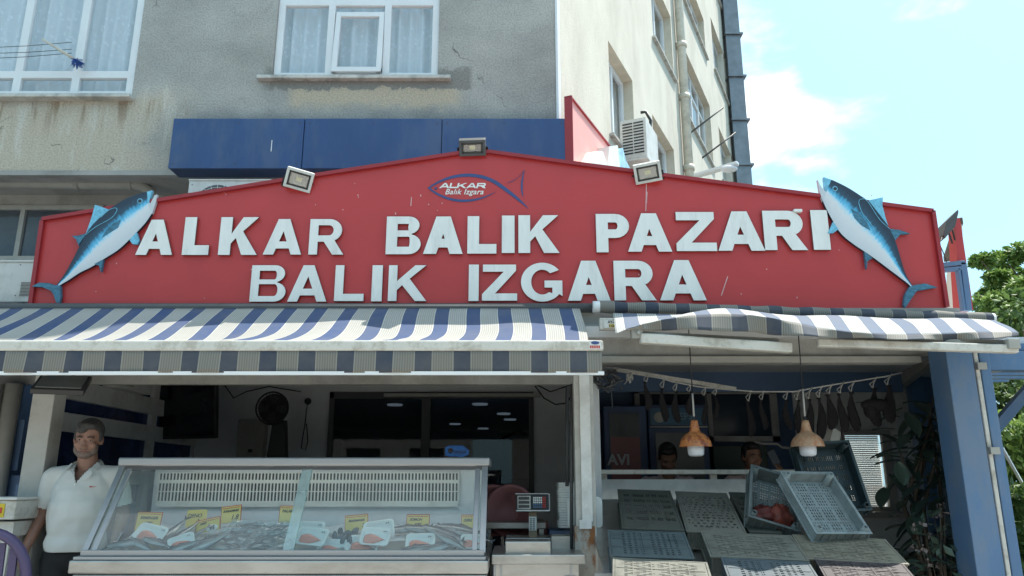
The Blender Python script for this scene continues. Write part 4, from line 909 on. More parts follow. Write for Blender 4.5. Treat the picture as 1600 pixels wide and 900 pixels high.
C = P(395, 688, 7.7); k = thing('electrical_cabinet', 'pale grey electrical cabinet on the wall left of the fan', 'cabinet', C)
m = MB(); m.box(C.x-.13, C.x+.13, 7.62, 7.745, C.z-.2, C.z+.2); m.build('door', M['pipe'], k, bevel=.006); m = MB(); m.box(C.x-.01, C.x+.03, 7.612, 7.62, C.z-.12, C.z-.09); m.build('latch', M['black'], k)
C = P(291, 640, 6.9); k = thing('television', 'black flat television hung in the dark left corner', 'television', C)
T = Matrix.Translation(C) @ Matrix.Rotation(R(-14), 4, 'Z') @ Matrix.Rotation(R(8), 4, 'X'); m = MB(); m.box(-.30, .30, 0, .05, -.26, .26, T); m.build('casing', M['black'], k, bevel=.006)
m = MB(); m.box(-.28, .28, -.004, -.001, -.235, .24, T); m.build('screen', mat('tv_screen', (.012, .013, .018), .15), k); m = MB(); m.bar(T @ Vector((0, .05, 0)), C+Vector((-.15, .5, .1)), .06, .06); m.build('mount', M['black'], k)
k = MB(); k.tube([P(482, 625, 7.7), P(479, 640, 7.65), P(477, 660, 7.65), P(472, 690, 7.65), P(471, 700, 7.65), P(477, 704, 7.65), P(481, 690, 7.65), P(479, 662, 7.65)], .006, 5); k.ell(P(481, 627, 7.68), (.035, .03, .035)); k.build('wall_cable', M['black'], label='black cable looping down the back wall right of the fan', cat='cable')
k = MB(); k.tube([P(350, 600, 7.6), P(365, 622, 7.6), P(385, 612, 7.6), P(420, 604, 7.6), P(470, 612, 7.6)], .006, 5); k.build('ceiling_cable', M['black'], label='thin cable drooping along the back wall above the fan', cat='cable')
k = MB(); k.tube([P(836, 603, 7), P(850, 622, 7), P(868, 632, 7), P(885, 630, 7), P(893, 618, 6)], .007, 5); k.tube([P(836, 600, 7), P(860, 612, 7), P(890, 602, 6)], .006, 5); k.build('hanging_cable', M['black'], label='black cables drooping beside the middle post', cat='cable')
# hanging lamp head / floodlight at top left
C = P(97, 597, 4.6); k = thing('work_light', 'flat black flood lamp tilted face down under the left awning', 'floodlight', C)
T = Matrix.Translation(C) @ Matrix.Rotation(R(20), 4, 'Z') @ Matrix.Rotation(R(-62), 4, 'X'); m = MB(); m.box(-.14, .14, 0, .035, -.12, .12, T); m.build('housing', M['black'], k, bevel=.005)
m = MB(); m.box(-.12, .12, -.006, -.001, -.10, .10, T); m.build('lens', mat('grey_lens', (.2, .21, .2), .3), k); m = MB(); m.tube([C+Vector((-.05, .1, -.05)), C+Vector((-.1, .25, .05)), C+Vector((-.05, .5, .3))], .012, 6); m.build('bracket', M['black'], k)
# boxes on the left rail
k = thing('cardboard_box', 'pale printed box on the top rail of the left side wall', 'box', PX(190, 604, LXW+.0)); p = PX(195, 612, LXW)
m = MB(); zz = z1+.07; m.box(LXW-.05, LXW+.12, p.y-.35, p.y+.2, zz, zz+.16); m.build('carton', M['white'], k, bevel=.004)
m = MB(); m.box(LXW+.12, LXW+.122, p.y-.28, p.y-.1, zz+.03, zz+.1); m.build('print', M['pipe'], k)

# AC units
def ac(C, w, h, d, yaw, label, fan=True):
    k = thing('air_conditioner', label, 'air conditioner', C, 'outdoor air conditioner units'); T = Matrix.Translation(C) @ Matrix.Rotation(R(yaw), 4, 'Z')
    m = MB(); m.box(-w/2, w/2, 0, d, 0, h, T); m.box(-w/2-.005, w/2+.005, -.01, d, h-.012, h+.006, T)
    m.build('casing', M['ac'], k, bevel=.008)
    if fan:
        cx = -w*.14; c_ = T @ Vector((cx, -.01, h*.5)); m = MB(); r0 = h*.40; Rz = Matrix.Rotation(R(yaw), 3, 'Z')
        for r in [r0*i/7 for i in range(1, 8)]: m.tube([c_+Rz @ Vector((r*math.cos(t_), -.012, r*math.sin(t_))) for t_ in [2*math.pi*i/32 for i in range(33)]], .0022, 4)
        for i in range(20):
            t_ = 2*math.pi*i/20; m.tube([c_+Rz @ Vector((.03*math.cos(t_), -.012, .03*math.sin(t_))), c_+Rz @ Vector((r0*math.cos(t_+.3), -.012, r0*math.sin(t_+.3)))], .0022, 4)
        m.build('fan_guard', M['pvc'], k)
        m = MB(); m.lathe([(.0001, .0025), (r0, .0025), (r0, 0)], c_+Rz @ Vector((0, .006, 0)), 32, Rz @ Matrix.Rotation(R(90), 3, 'X')); m.build('fan_opening', M['darkgrey'], k)
        m = MB()
        for i in range(10): m.box(w*.33, w*.46, -.004, 0, .05+i*.012, .054+i*.012, T)
        m.build('vent_slots', M['darkgrey'], k)
        for x, z in ((.3, .9), (.3, .15), (-.45, .9), (.46, .9)): m = MB(); m.box(w*x-.004, w*x+.004, -.013, -.009, h*z-.004, h*z+.004, T); m.build('screw', M['darkgrey'], k)
    for x in (-w*.35, w*.35): m = MB(); m.box(x-.02, x+.02, 0, d+.25, -.04, -.002, T); m.build('bracket', M['darkgrey'], k)
    return k, T
p = P(55, 472, 5.9); q_ = P(55, 408, 5.9); ac(Vector((p.x-.40, 5.9, p.z)), .80, q_.z-p.z, .3, 0, 'air conditioner unit at the left end of the red sign, beside the tuna tail')
k, T = ac(Vector((P(358, 300, 6.9).x, 6.9, P(358, 281, 6.9).z-.55)), .80, .55, .3, 0, 'air conditioner unit under the blue fascia, top just showing over the red sign')
m = MB(); m.box(.26, .34, -.003, 0, .40, .47, T); m.build('blue_label', M['logo_blue'], k)
# flank AC with louvred end
u, z = PS(967, 252); C = MS @ Vector((u, .03, z)); 
k = thing('air_conditioner', 'air conditioner with dark louvres mounted on the sunlit cream flank wall', 'air conditioner', C, 'outdoor air conditioner units')
w_, h_ = (P(1004, 220, C.y).x-P(967, 220, C.y).x)*1.12, P(986, 190, C.y).z-C.z
T = Matrix.Translation(C) @ Matrix.Rotation(R(-24.8), 4, 'Z') @ Matrix.Translation((w_/2, 0, 0)); m = MB(); m.box(-w_/2, w_/2, 0, .62, 0, h_, T); m.box(-w_/2-.01, w_/2+.01, -.01, .63, -.03, .0, T); m.build('casing', M['ac'], k, bevel=.01)
m = MB()
for i in range(11):
    for x0_, x1_ in ((-w_*.40, -.006), (.008, w_*.40)): m.box(x0_, x1_, -.004, -.001, h_*.12+i*h_*.075, h_*.155+i*h_*.075, T)
m.build('louvres', M['black'], k); m = MB(); m.bar(T @ Vector((-w_*.3, .1, -.06)), T @ Vector((-w_*.3-.5, .5, -.06)), .04, .04); m.build('bracket', M['beige_metal'], k); m = MB(); m.bar(T @ Vector((w_*.3, .6, -.06)), T @ Vector((w_*.3-.6, .9, -.06)), .04, .04); m.build('bracket', M['beige_metal'], k)
a = P(1007, 178, C.y+.3); m = MB(); m.tube([a+Vector((-.05, 0, .02)), a+Vector((.02, 0, .03)), a+Vector((.08, 0, -.1)), P(1015, 215, C.y+.3), P(1018, 262, C.y+.3)], .022, 8); m.build('hose', M['black'], k)
# soffit drain pipe
m = MB(); y = 7.5; m.tube([P(-60, 285, y), P(120, 288, y), P(205, 288, y), P(222, 291, y), P(236, 300, y), P(240, 330, y)], .055, 14)
for px in (122, 205): m.tube([P(px-3, 288, y), P(px+3, 288, y)], .066, 14)
m.build('soffit_drainpipe', M['pipe'], label='grey drainpipe running under the soffit behind the left tuna', cat='pipe')

# ======================= return sign and brackets at the right end
k = thing('return_signboard', 'narrow red edged return board with pale back, right of the big sign', 'signboard', P(1495, 480, 5.6))
pl = [P(1478, 470, 6.2), P(1482, 420, 6.2), P(1498, 343, 6.0), P(1505, 480, 6.0), P(1478, 482, 6.2)]
m = MB(); A = P(1500, 341, 5.75); B = P(1521, 484, 5.75); m.prism([A+Vector((-.045, 0, 0)), A, B, B+Vector((-.10, 0, 0))], (0, .10, 0)); m.build('red_edge', M['red'], k)
m = MB(); m.prism([P(1499, 342, 5.86), P(1506, 482, 5.86), P(1479, 482, 7.2), P(1479, 430, 7.2)], (.02, 0, 0)); m.build('board', M['cream'], k)
m = MB(); a, b = P(1499, 345, 5.84), P(1479, 405, 7.1); m.bar(a, b, .05, .05); m.build('timber_edge', M['bark'], k)
k = thing('blue_bracket_frame', 'blue steel bracket frame behind the right end of the red sign', 'bracket', P(1495, 480, 5.7))
m = MB(); y = 5.72; m.bar(P(1470, 415, y), P(1506, 411, y), .05, .035); m.bar(P(1470, 423, y), P(1500, 420, y), .05, .03); m.bar(P(1503, 411, y), P(1512, 486, y), .045, .05, Vector((0, 1, 0))); m.bar(P(1496, 420, y), P(1505, 486, y), .02, .05, Vector((0, 1, 0))); m.build('steel_frame', M['blue_paint'], k, bevel=.003)
A = P(1486, 350, 5.6); k = thing('floodlight', 'black floodlight seen edge on against the sky, right of the red sign', 'floodlight', A, 'floodlights on the red sign')
T = Matrix.Translation(A) @ Matrix.Rotation(R(62), 4, 'Y') @ Matrix.Rotation(R(0), 4, 'X') @ Matrix.Rotation(R(25), 4, 'Z')
m = MB(); T = Matrix.Translation(A); u1 = (P(1497, 329, 5.6)-P(1475, 371, 5.6)); 
m.prism([P(1474, 366, 5.6), P(1480, 344, 5.6), P(1497, 327, 5.6), P(1498, 331, 5.6), P(1493, 353, 5.6), P(1477, 372, 5.6)], (.03, .18, 0)); m.build('housing', M['darkgrey'], k, bevel=.004)
m = MB(); m.bar(P(1482, 362, 5.7), P(1488, 380, 5.75), .012, .012); m.bar(P(1488, 358, 5.7), P(1492, 375, 5.75), .012, .012); m.tube([P(1474, 368, 5.62), P(1470, 376, 5.62), P(1467, 379, 5.58)], .006, 5); m.tube([P(1467, 379, 5.58), P(1474, 395, 5.62), P(1479, 410, 5.7)], .004, 5); m.build('bracket', M['black'], k)
m = MB(); p = P(1397, 324, SY+.05); m.tube([p+Vector((0, 0, -.06)), p, p+Vector((.01, 0, .015))], .016, 8); m.build('sign_hook', M['darkgrey'], label='small dark hook poking over the sign top near the right tuna fin', cat='hook')
# ======================= DISPLAY CASE
Ys, Yt, Yk = 4.50, 4.82, 5.20                        # sill, glass top, inner back
XLc, XRc = P(190, 725, Yt).x, P(763, 725, Yt).x
zs_, ztp = P(450, 872, Ys).z, P(450, 731, Yt).z; zc = P(450, 715, Yt).z
dc = thing('fish_display_case', 'long steel and glass refrigerated fish display case full of ice', 'display case', ((XLc+XRc)/2, 4.8, 0))
m = MB(); m.box(XLc, XRc, 4.62, 5.3, .02, zs_-.13); m.build('base', M['white'], dc, bevel=.01)
zA = P(450, 876, Ys-.07).z; zB = P(450, 897, Ys-.07).z
m = MB(); m.box(XLc-.03, XRc+.015, Ys-.07, 5.3, zB, zA); m.box(XLc-.01, XRc+.005, Ys-.055, 5.25, zB-.05, zB-.004); m.build('front_ledge', M['steel'], dc, bevel=.008)
m = MB(); m.box(XLc-.02, XRc, Ys-.05, Ys+.02, zA+.001, zA+.018); m.box(XLc, XRc-.01, Ys-.02, Ys+.012, zA+.02, zA+.05); m.build('glass_track', M['alu'], dc, bevel=.003)
m = MB(); m.box(XLc-.01, XRc+.01, Yt-.03, 5.28, ztp+.012, zc); m.build('top_rail', M['alu'], dc, bevel=.01)
m = MB(); m.box(XLc+.02, XRc-.01, Yt-.01, Yt+.03, ztp-.012, ztp+.011); m.build('top_trim', M['darkgrey'], dc)
zg = zA+.03
for x, nm in ((XLc+.012, 'end_frame'), (XRc-.02, 'end_frame')):
    m = MB(); m.bar((x, Ys-.0, zg), (x, Yt, ztp+.01), .035, .02, Vector((0, 1, 0))); m.bar((x+(.045 if x < -1 else -.045), Ys+.01, zg), (x+(.045 if x < -1 else -.045), Yt+.01, ztp+.01), .03, .016, Vector((0, 1, 0))); m.build(nm, M['alu'], dc, bevel=.003)
    m = MB(); m.prism([(x, Ys+.02, zg-.02), (x, Yt+.02, ztp), (x, 5.24, ztp), (x, 5.24, zg-.02)], (.006, 0, 0)); m.build('end_glass', M['glass_case'], dc)
xm_ = P(465, 800, 4.66).x
for k_, (a, b, off) in enumerate(((XLc+.03, xm_+.03, .0), (xm_-.03, XRc-.03, .012))):
    m = MB(); m.prism([(a, Ys+off, zg), (b, Ys+off, zg), (b, Yt+off, ztp), (a, Yt+off, ztp)], (0, .005, -.004)); gp = m.build('front_glass', M['glass_case'], dc)
    m = MB(); xe = (b if k_ == 0 else a); m.prism([(xe-.002, Ys+off-.003, zg), (xe+.002, Ys+off-.003, zg), (xe+.002, Yt+off-.003, ztp), (xe-.002, Yt+off-.003, ztp)], (0, .010, -.004)); m.build('glass_edge', mat('glass_edge', (.32, .46, .44), .3), gp)
m = MB(); m.prism([(xm_-.028, Ys-.004, zg), (xm_+.03, Ys-.004, zg), (xm_+.03, Yt-.004, ztp), (xm_-.028, Yt-.004, ztp)], (0, .003, -.003)); m.build('overlap_strip', glass('overlap_glass', .08, .35, (.9, .95, .95), (.6, .68, .67)), dc)
for x in (XLc+.10,):
    m = MB(); a = P(183, 846, Ys+.04); m.bar(a, a+Vector((.012, .02, .05)), .006, .006); m.bar(a, a+Vector((-.02, 0, 0)), .006, .006); m.build('catch', M['alu'], dc)
# inside: back panel, grille, side liner, lamp
m = MB(); m.box(XLc+.04, XRc-.04, Yk, Yk+.02, zs_-.1, ztp); m.box(XLc+.02, XLc+.028, Ys+.1, Yk, zs_-.1, ztp-.05) if False else None
m.build('back_panel', mat('liner', (.58, .60, .63), .5, .1, var=.15, vs=3), dc)
gx0, gx1, gz0, gz1 = P(246, 770, Yk-.03).x, P(716, 770, Yk-.03).x, P(480, 792, Yk-.03).z, P(480, 738, Yk-.03).z
m = MB(); H_ = gz1-gz0; Y_ = Yk-.03
bands = [(gz0, gz0+H_*.17), (gz0+H_*.43, gz0+H_*.455), (gz0+H_*.68, gz0+H_*.78), (gz0+H_*.97, gz1)]
for a, b in bands: m.box(gx0, gx1, Y_, Y_+.006, a, b)
n_ = 88; dx = (gx1-gx0)/n_
for i in range(n_+1): m.box(gx0+i*dx-dx*.22, gx0+i*dx+dx*.22, Y_+.0005, Y_+.0055, gz0+H_*.1, gz1-.001)
m.build('air_grille', M['white'], dc)
m = MB(); m.box(gx0, gx1, Y_+.012, Y_+.016, gz0, gz1); m.build('grille_shadow_box', M['black'], dc)
m = MB(); a, b = P(300, 737, Yt+.05), P(748, 738, Yt+.05); m.tube([(XLc+.1, Yt+.07, ztp+.001), (XRc-.08, Yt+.07, ztp+.001)], .008, 8); m.build('lamp_tube', emis('case_lamp', (1, .95, .88), 5), dc)
m = MB(); m.face([(XLc+.03, Ys+.03, zg-.02), (XRc-.03, Ys+.03, zg-.02), (XRc-.03, Yk, .96+.24*(Yk-4.56)-.02), (XLc+.03, Yk, .96+.24*(Yk-4.56)-.02)]); m.build('ice_tray', M['steel'], dc)
# ice
BN = Vector((0, -.24, 1)).normalized(); BO = Vector((0, 4.56, .96))
def bed(px, py, up=0): return hit(px, py, BO+Vector((0, 0, up)), BN)
m = MB(); x0, x1 = XLc+.04, XRc-.04
m.grid(lambda s, t: Vector((x0+(x1-x0)*s, 4.53+(Yk-4.54)*t, .955+.24*((Yk-4.54)*t-.03)+.010*mnoise.noise(Vector((s*60, t*18, 1)))+.020*mnoise.noise(Vector((s*14, t*5, 4))))), 200, 50); m.build('crushed_ice', M['ice'], kind='stuff', label='bed of crushed ice inside the glass display case', cat='ice')
# fish
def fish_mesh(L, mb=None):
    m = MB() if mb is None else mb; prof = [(0, .004, .004), (.05, .035, .022), (.15, .075, .042), (.3, .105, .055), (.45, .105, .052), (.6, .08, .036), (.75, .05, .02), (.86, .025, .009), (.9, .02, .006)]
    rings = []
    for t, h, w in prof:
        rings.append([m.bm.verts.new((t*L-.5*L, math.cos(a)*w*L, math.sin(a)*h*L)) for a in [2*math.pi*k/12 for k in range(12)]])
    for a, b in zip(rings, rings[1:]):
        for k in range(12):
            f = m.bm.faces.new((a[k], a[(k+1) % 12], b[(k+1) % 12], b[k])); f.smooth = True; f.material_index = 1 if k in (6, 7, 8, 9, 10) else 0
    m.bm.faces.new(rings[0]); e = L*.5
    m.mi = 0
    m.prism([(.385*L, 0, -.01*L), (.385*L, 0, .01*L), (.5*L, 0, .09*L), (.46*L, 0, .0), (.5*L, 0, -.09*L)], (0, .006*L, 0))
    m.prism([(-.15*L, -.003*L, .10*L), (-.05*L, -.003*L, .15*L), (.18*L, -.003*L, .07*L)], (0, .006*L, 0)); return m
def mat_rot(T, rz, ry, rx): return T @ Matrix.Rotation(R(rz), 4, 'Z') @ Matrix.Rotation(R(ry), 4, 'Y') @ Matrix.Rotation(R(rx), 4, 'X')
FE = thing('iced_fish', 'temp', 'fish', (0, 0, 0), 'fish lying on the ice'); fm = fish_mesh(.3); fb = fm.build('body', [M['fishgrey'], M['fishbelly']], FE)
m = MB(); m.mi = 0; m.lathe([(.0001, .0005), (.005, .0005), (.006, 0)], (-.128, -.0095, .010), 10, Matrix.Rotation(R(90), 3, 'X')); m.build('eye', M['black'], FE)
fl = [ # px, py, length scale, heading, tilt, words
 (205, 848, .9, 12, 10, 'dark fish at the far left of the ice, under the salmon tray'), (222, 856, .8, -30, -5, 'dark fish curled lowest at the left end of the ice'), (246, 852, .75, -20, 0, 'dark fish just right of the leftmost salmon tray'),
 (268, 832, 1.0, 70, 0, 'dark fish in the heap between the first price card and the plain yellow card'), (284, 836, 1.0, 62, 5, 'dark fish leaning on the heap under the plain yellow card'), (300, 840, .9, 55, 5, 'dark fish right end of the heap, left of the card marked 95'),
 (287, 858, .9, 30, 8, 'dark fish lying in front of the small salmon tray'), (307, 860, 1.0, 38, 12, 'silver fish pointing down left below the card marked 95'), (325, 852, 1.1, 40, 12, 'long silver fish below the card marked 95, left of the plastic packs'), (338, 842, 1.0, 48, 10, 'pale fish touching the first plastic pack'),
 (640, 826, 1.0, 8, 0, 'grey fish at the back right of the two stacked white trays'), (668, 828, 1.1, -8, 5, 'grey fish at the back under the framed card on the right'), (700, 836, 1.2, -25, 0, 'big grey fish curving down behind the right hand trays'), (722, 828, 1.2, -12, 0, 'big grey fish at the back by the last price card'),
 (655, 862, 1.1, 14, 10, 'slim grey fish lying along the front right of the tray'), (670, 868, 1.1, 8, 8, 'slim grey fish nearest the glass at the right'), (690, 858, 1.0, 22, 0, 'grey fish whose head rests beside the last salmon tray'),
 (706, 850, .9, -35, 0, 'grey fish with its head up by the last salmon trays'), (740, 838, .9, -20, 0, 'grey fish partly hidden by the right glass frame')]
for i, (px, py, sc2, hd, tl, lab) in enumerate(fl):
    o = FE if i == 0 else copy_tree(FE); o['label'] = lab; o.location = bed(px, py, .045)
    if o.location.y < 4.66: o.location = P(px, py-4, 4.66)
    o.scale = (sc2,)*3; o.rotation_euler = (R(-38), R(-hd if False else -tl), R(0)); 
    o.rotation_euler = (Matrix.Rotation(R(-50), 3, 'X') @ Matrix.Rotation(R(-hd), 3, 'Y')).to_euler()
# small dark shellfish heap
SH = MB(); SH.ell((0, 0, 0), (.028, .014, .018), u=12, v=8); SH.ell((.004, .0, .004), (.024, .016, .014), u=12, v=8)
sh = SH.build('mussel', M['fishgrey'], label='dark mussel in the small heap beside the two stacked salmon trays', cat='mussel', group='mussels heaped on the ice')
for i in range(16):
    o = sh if i == 0 else sh.copy()
    if i: COL.objects.link(o)
    o.location = bed(520+rnd.uniform(0, 40), rnd.uniform(828, 846), .02+rnd.uniform(0, .03)); o.rotation_euler = (rnd.uniform(0, 3), rnd.uniform(0, 3), rnd.uniform(0, 3))
# trays
def rrect(w, h, r, n=5):
    o = []
    for cx, cy, a0 in ((w/2-r, h/2-r, 0), (-w/2+r, h/2-r, 90), (-w/2+r, -h/2+r, 180), (w/2-r, -h/2+r, 270)):
        for k in range(n+1): a = R(a0+90*k/n); o.append((cx+r*math.cos(a), cy+r*math.sin(a)))
    return o
def tray_mb(w, h, d=.022):
    m = MB(); lv = [(0, 0, .0), (-.0, -.0, .004), (-.012, -.012, .004), (-.026, -.026, -d), ]
    rings = []
    for off, z in ((0, -.002), (0, .003), (-.010, .003), (-.024, -d), ):
        rings.append([m.bm.verts.new((x, y, z)) for x, y in rrect(w+2*off, h+2*off, .03+off*.5)])
    outer = [m.bm.verts.new((x, y, -d-.004)) for x, y in rrect(w-.046, h-.046, .018)]
    n = len(rings[0])
    for a, b in list(zip(rings, rings[1:]))+[(rings[0], outer)]:
        for k in range(n):
            f = m.bm.faces.new((a[k], a[(k+1) % n], b[(k+1) % n], b[k])); f.smooth = True
    m.bm.faces.new(rings[-1]); m.bm.faces.new(outer); return m
def fillet_mb(L, w):
    m = MB(); m.grid(lambda s, t: Vector(((s-.5)*L, (t-.5)*w*math.sin(math.pi*min(1, (.06+s)**.6*.98))*1.0, .014*math.sin(math.pi*s)**.5*math.sin(math.pi*t)**.6-.004)), 16, 10); return m
def place(k, px, py, up, rz, rx, sc2=1):
    k.location = bed(px, py, up+.012)
    if k.location.y < 4.70: k.location = P(px, py-4, 4.70)
    k.rotation_euler = (Matrix.Rotation(R(rx), 3, 'X') @ Matrix.Rotation(R(rz), 3, 'Z')).to_euler(); k.scale = (sc2,)*3
tp = thing('salmon_tray', 't', 'tray', (0, 0, 0), 'white foam trays of salmon on the ice'); tray_mb(.21, .145).build('tray', M['foam'], tp)
f_ = fillet_mb(.15, .085); bmesh.ops.translate(f_.bm, verts=f_.bm.verts, vec=(-.005, -.012, -.012)); f_.build('salmon_fillet', M['salmon'], tp)
m = MB(); m.merge_mesh(text_mesh('54', .026, .001), Matrix.Translation((.06, .052, -.008))); wt = m.build('marker_writing', M['ink'], tp)
tl_ = [(234, 834, 0.057, -14, 48, 1.04, 'salmon tray leaning at the left end of the ice, below the first price card'), (283, 850, 0.052, 26, 46, 0.81, 'small salmon tray in front of the dark fish heap'),
 (484, 828, 0.062, -2, 51, 0.95, 'salmon tray at the back beside the overlapping glass'), (487, 842, 0.057, -8, 46, 1.00, 'salmon tray just right of the glass overlap, middle of its stack'), (519, 858, 0.042, -3, 38, 0.95, 'salmon tray nearest the glass between two others'),
 (592, 828, 0.072, 10, 56, 1.00, 'salmon tray marked 54, standing at the back of the right pane'), (586, 842, 0.062, -4, 51, 0.95, 'salmon tray under the one marked 54'), (567, 854, 0.057, -4, 44, 1.00, 'salmon tray in the middle of the right pane, in front of two stacked trays'),
 (657, 850, 0.052, 2, 44, 0.95, 'salmon tray beside the slim grey fish at the right'), (738, 850, 0.057, 0, 51, 0.76, 'salmon tray at the far right, half behind another'), (726, 862, 0.052, 4, 46, 0.90, 'salmon tray nearest the right glass frame')]
for i, (px, py, up, rz, rx, s2, lab) in enumerate(tl_):
    o = tp if i == 0 else copy_tree(tp); o['label'] = lab; place(o, px, py, up, rz, rx, s2*.88)
pk = thing('small_fish_pack', 't', 'fish pack', (0, 0, 0), 'clear plastic packs of small silver fish'); tray_mb(.22, .16, .02).build('tray', M['film'], pk)
m = MB()
for i in range(26):
    mm2 = fish_mesh(.10); a = rnd.uniform(-.4, .4); T = Matrix.Translation((rnd.uniform(-.06, .06), rnd.uniform(-.05, .05), rnd.uniform(-.008, .006))) @ Matrix.Rotation(a, 4, 'Z') @ Matrix.Rotation(R(90), 4, 'X'); me = bpy.data.meshes.new('t'); mm2.bm.to_mesh(me); mm2.bm.free()
    m.mi = 1 if i % 2 else 0; m.merge_mesh(me, T)
m.build('small_fish', [M['fishgrey'], M['fishbelly']], pk, kind='stuff')
m = MB(); m.grid(lambda s, t: Vector(((s-.5)*.2, (t-.5)*.145, .008+.004*mnoise.noise(Vector((s*7, t*6, 2)))+.003*mnoise.noise(Vector((s*20, t*17, 9))))), 30, 24); m.build('cling_film', M['film'], pk)
for i, (px, py, up, rz, rx, lab) in enumerate(((382, 830, .06, -4, 50, 'pack of small fish at the back, below the third price card'), (366, 842, .045, -6, 48, 'pack of small fish at the left of the four, above bare ice'), (425, 832, .05, 3, 48, 'pack of small fish below the framed card left of the glass overlap'), (405, 852, .04, 6, 45, 'pack of small fish nearest the glass'))):
    o = pk if i == 0 else copy_tree(pk); o['label'] = lab; place(o, px, py, up, rz, rx, 1.0)
# price cards
def card(px, py, w, h, yaw, roll, Yc, lines, lab, border=True, white=None):
    py -= 2; w *= 1.03; h *= 1.03; Yc -= .04; C = P(px, py, Yc); k = thing('price_card', lab, 'price card', C, 'yellow handwritten price cards on the ice')
    T = Matrix.Translation(C) @ Matrix.Rotation(R(yaw), 4, 'Z') @ Matrix.Rotation(R(-12), 4, 'X') @ Matrix.Rotation(R(roll), 4, 'Y'); s = Yc/1240; w *= s; h *= s
    if border: m = MB(); m.box(-w/2-.005, w/2+.005, .001, .004, -h/2, h/2+.006, T); m.build('border', M['cardred'], k)
    m = MB(); m.box(-w/2, w/2, -.002, .0, -h/2, h/2, T); m.build('card', M['card'], k)
    if border:
        m = MB(); x = -w/2+.006
        while x < w/2-.012:
            l = rnd.uniform(.006, .016); m.box(x, min(x+l, w/2-.004), -.0035, -.0025, h/2-.011, h/2-.006, T); x += l+.004
        m.build('header_print', M['redink'], k)
    m = MB()
    for tx, sz, x, z in lines: m.merge_mesh(text_mesh(tx, sz*1.15, .001, .25, .0009), T @ Matrix.Translation((x*w, -.003, z*h)) @ XZ)
    if white:
        e = MB(); e.ell((0, 0, 0), (w*.26, .001, h*.28)); e.bm.transform(T @ Matrix.Translation((w*.18, -.003, -h*.28))); e.build('white_patch', M['foam'], k)
        m.merge_mesh(text_mesh(white, .036, .001, .1, .0015), T @ Matrix.Translation((w*.18, -.005, -h*.28)) @ XZ)
    m.build('handwriting', M['ink'], k)
    m = MB(); m.tube([T @ Vector((0, .006, 0)), T @ Vector((0, .012, -h/2-.06))], .002, 5); m.build('pin', M['alu'], k)
card(232, 817, 35, 26, 4, 2, 5.02, [('ESMERGER', .020, 0, .2), ('ADET', .017, .0, -.08)], 'first price card from the left, above the leaning salmon tray')
card(307, 812, 31, 25, -3, -2, 5.08, [('DENO', .028, -.1, .15)], 'plain yellow card reading DENO without a red border', border=False)
card(325, 823, 36, 18, -6, -12, 4.93, [('ADET', .014, -.2, .2)], 'low slanting price card with a white patch reading 95', white='95')
card(361, 806, 30, 24, -8, -7, 5.02, [('KARADENIZ', .016, 0, .22), ('1,8', .036, .2, -.2)], 'price card marked 1,8 above the back pack of small fish')
card(453, 806, 31, 24, 0, 0, 5.02, [('PALAMUT', .020, 0, .2), ('2', .024, .35, -.3)], 'price card just behind the glass overlap')
card(557, 819, 33, 22, 2, -5, 5.02, [('MARMARIS', .018, 0, .15), ('7', .024, .3, -.2)], 'price card standing behind the mussel heap')
card(653, 817, 33, 19, 0, 0, 5.02, [('SOMON', .018, -.1, .15), ('ADET', .014, 0, -.2)], 'price card in the middle of the fish at the right')
card(733, 817, 22, 18, 0, 0, 5.02, [('DERE', .020, -.1, .1)], 'last price card at the right end, partly behind the frame')

# ======================= SCALE, COUNTER, TUBS
C = P(832, 785, 5.35); k = thing('shop_scale', 'electronic shop scale head with key pad on a tan column', 'scale', Vector((C.x, C.y, P(832, 835, 5.35).z)))
T = Matrix.Translation(C) @ Matrix.Rotation(R(-12), 4, 'X'); s = 5.35/1235
m = MB(); m.box(-26*s, 26*s, 0, .05, -13*s, 13*s, T); m.build('display_head', M['black'], k, bevel=.006)
m = MB(); m.box(-26*s, 26*s, -.012, .0, -14*s, -12*s, T); m.box(-27*s, 27*s, -.001, .05, 12.8*s, 14*s, T); m.box(25.7*s, 27*s, -.001, .05, -13*s, 13*s, T); m.build('head_trim', M['pvc'], k, bevel=.002)
m = MB(); m.mi = 0; m.box(-23.5*s, -3*s, -.004, -.001, -10.5*s, 10*s, T); m.mi = 1
for i in range(3): m.box(-22*s, -5*s, -.007, -.0045, (-8.5+i*6.2)*s, (-4.2+i*6.2)*s, T)
m.build('display_windows', [M['beige_metal'], M['darkgrey']], k)
mk = [M['foam'], M['blue_paint'], M['redink']]; m = MB()
for i in range(7):
    for j in range(5):
        m.mi = 2 if i > 4 else (1 if j < 2 else 0); m.box((1+i*2.9)*s, (3.3+i*2.9)*s, -.007, -.001, (-8.5+j*3.5)*s, (-6+j*3.5)*s, T)
m.build('keypad', mk, k)
m = MB(); a = P(832, 799, 5.38); b = P(832, 836, 5.38); m.box(a.x-.025, a.x+.03, 5.38, 5.42, b.z-.03, a.z); m.build('column', mat('tan_column', (.32, .24, .16), .6), k)
m = MB(); b = P(832, 818, 5.37); m.box(b.x-.024, b.x+.028, 5.372, 5.379, b.z-.045, b.z+.045); lb = m.build('rating_label', M['foam'], k)
m = MB()
for i in range(6):
    for j in range(2): m.box(b.x-.018+j*.02, b.x-.004+j*.02, 5.370, 5.372, b.z-.038+i*.013, b.z-.032+i*.013)
m.build('fine_print', M['ink'], lb)
m = MB(); m.box(a.x-.18, a.x+.18, 5.3, 5.62, P(832, 838, 5.38).z-.03, P(832, 838, 5.38).z-.005); m.build('weighing_plate', M['steel'], k, bevel=.005)
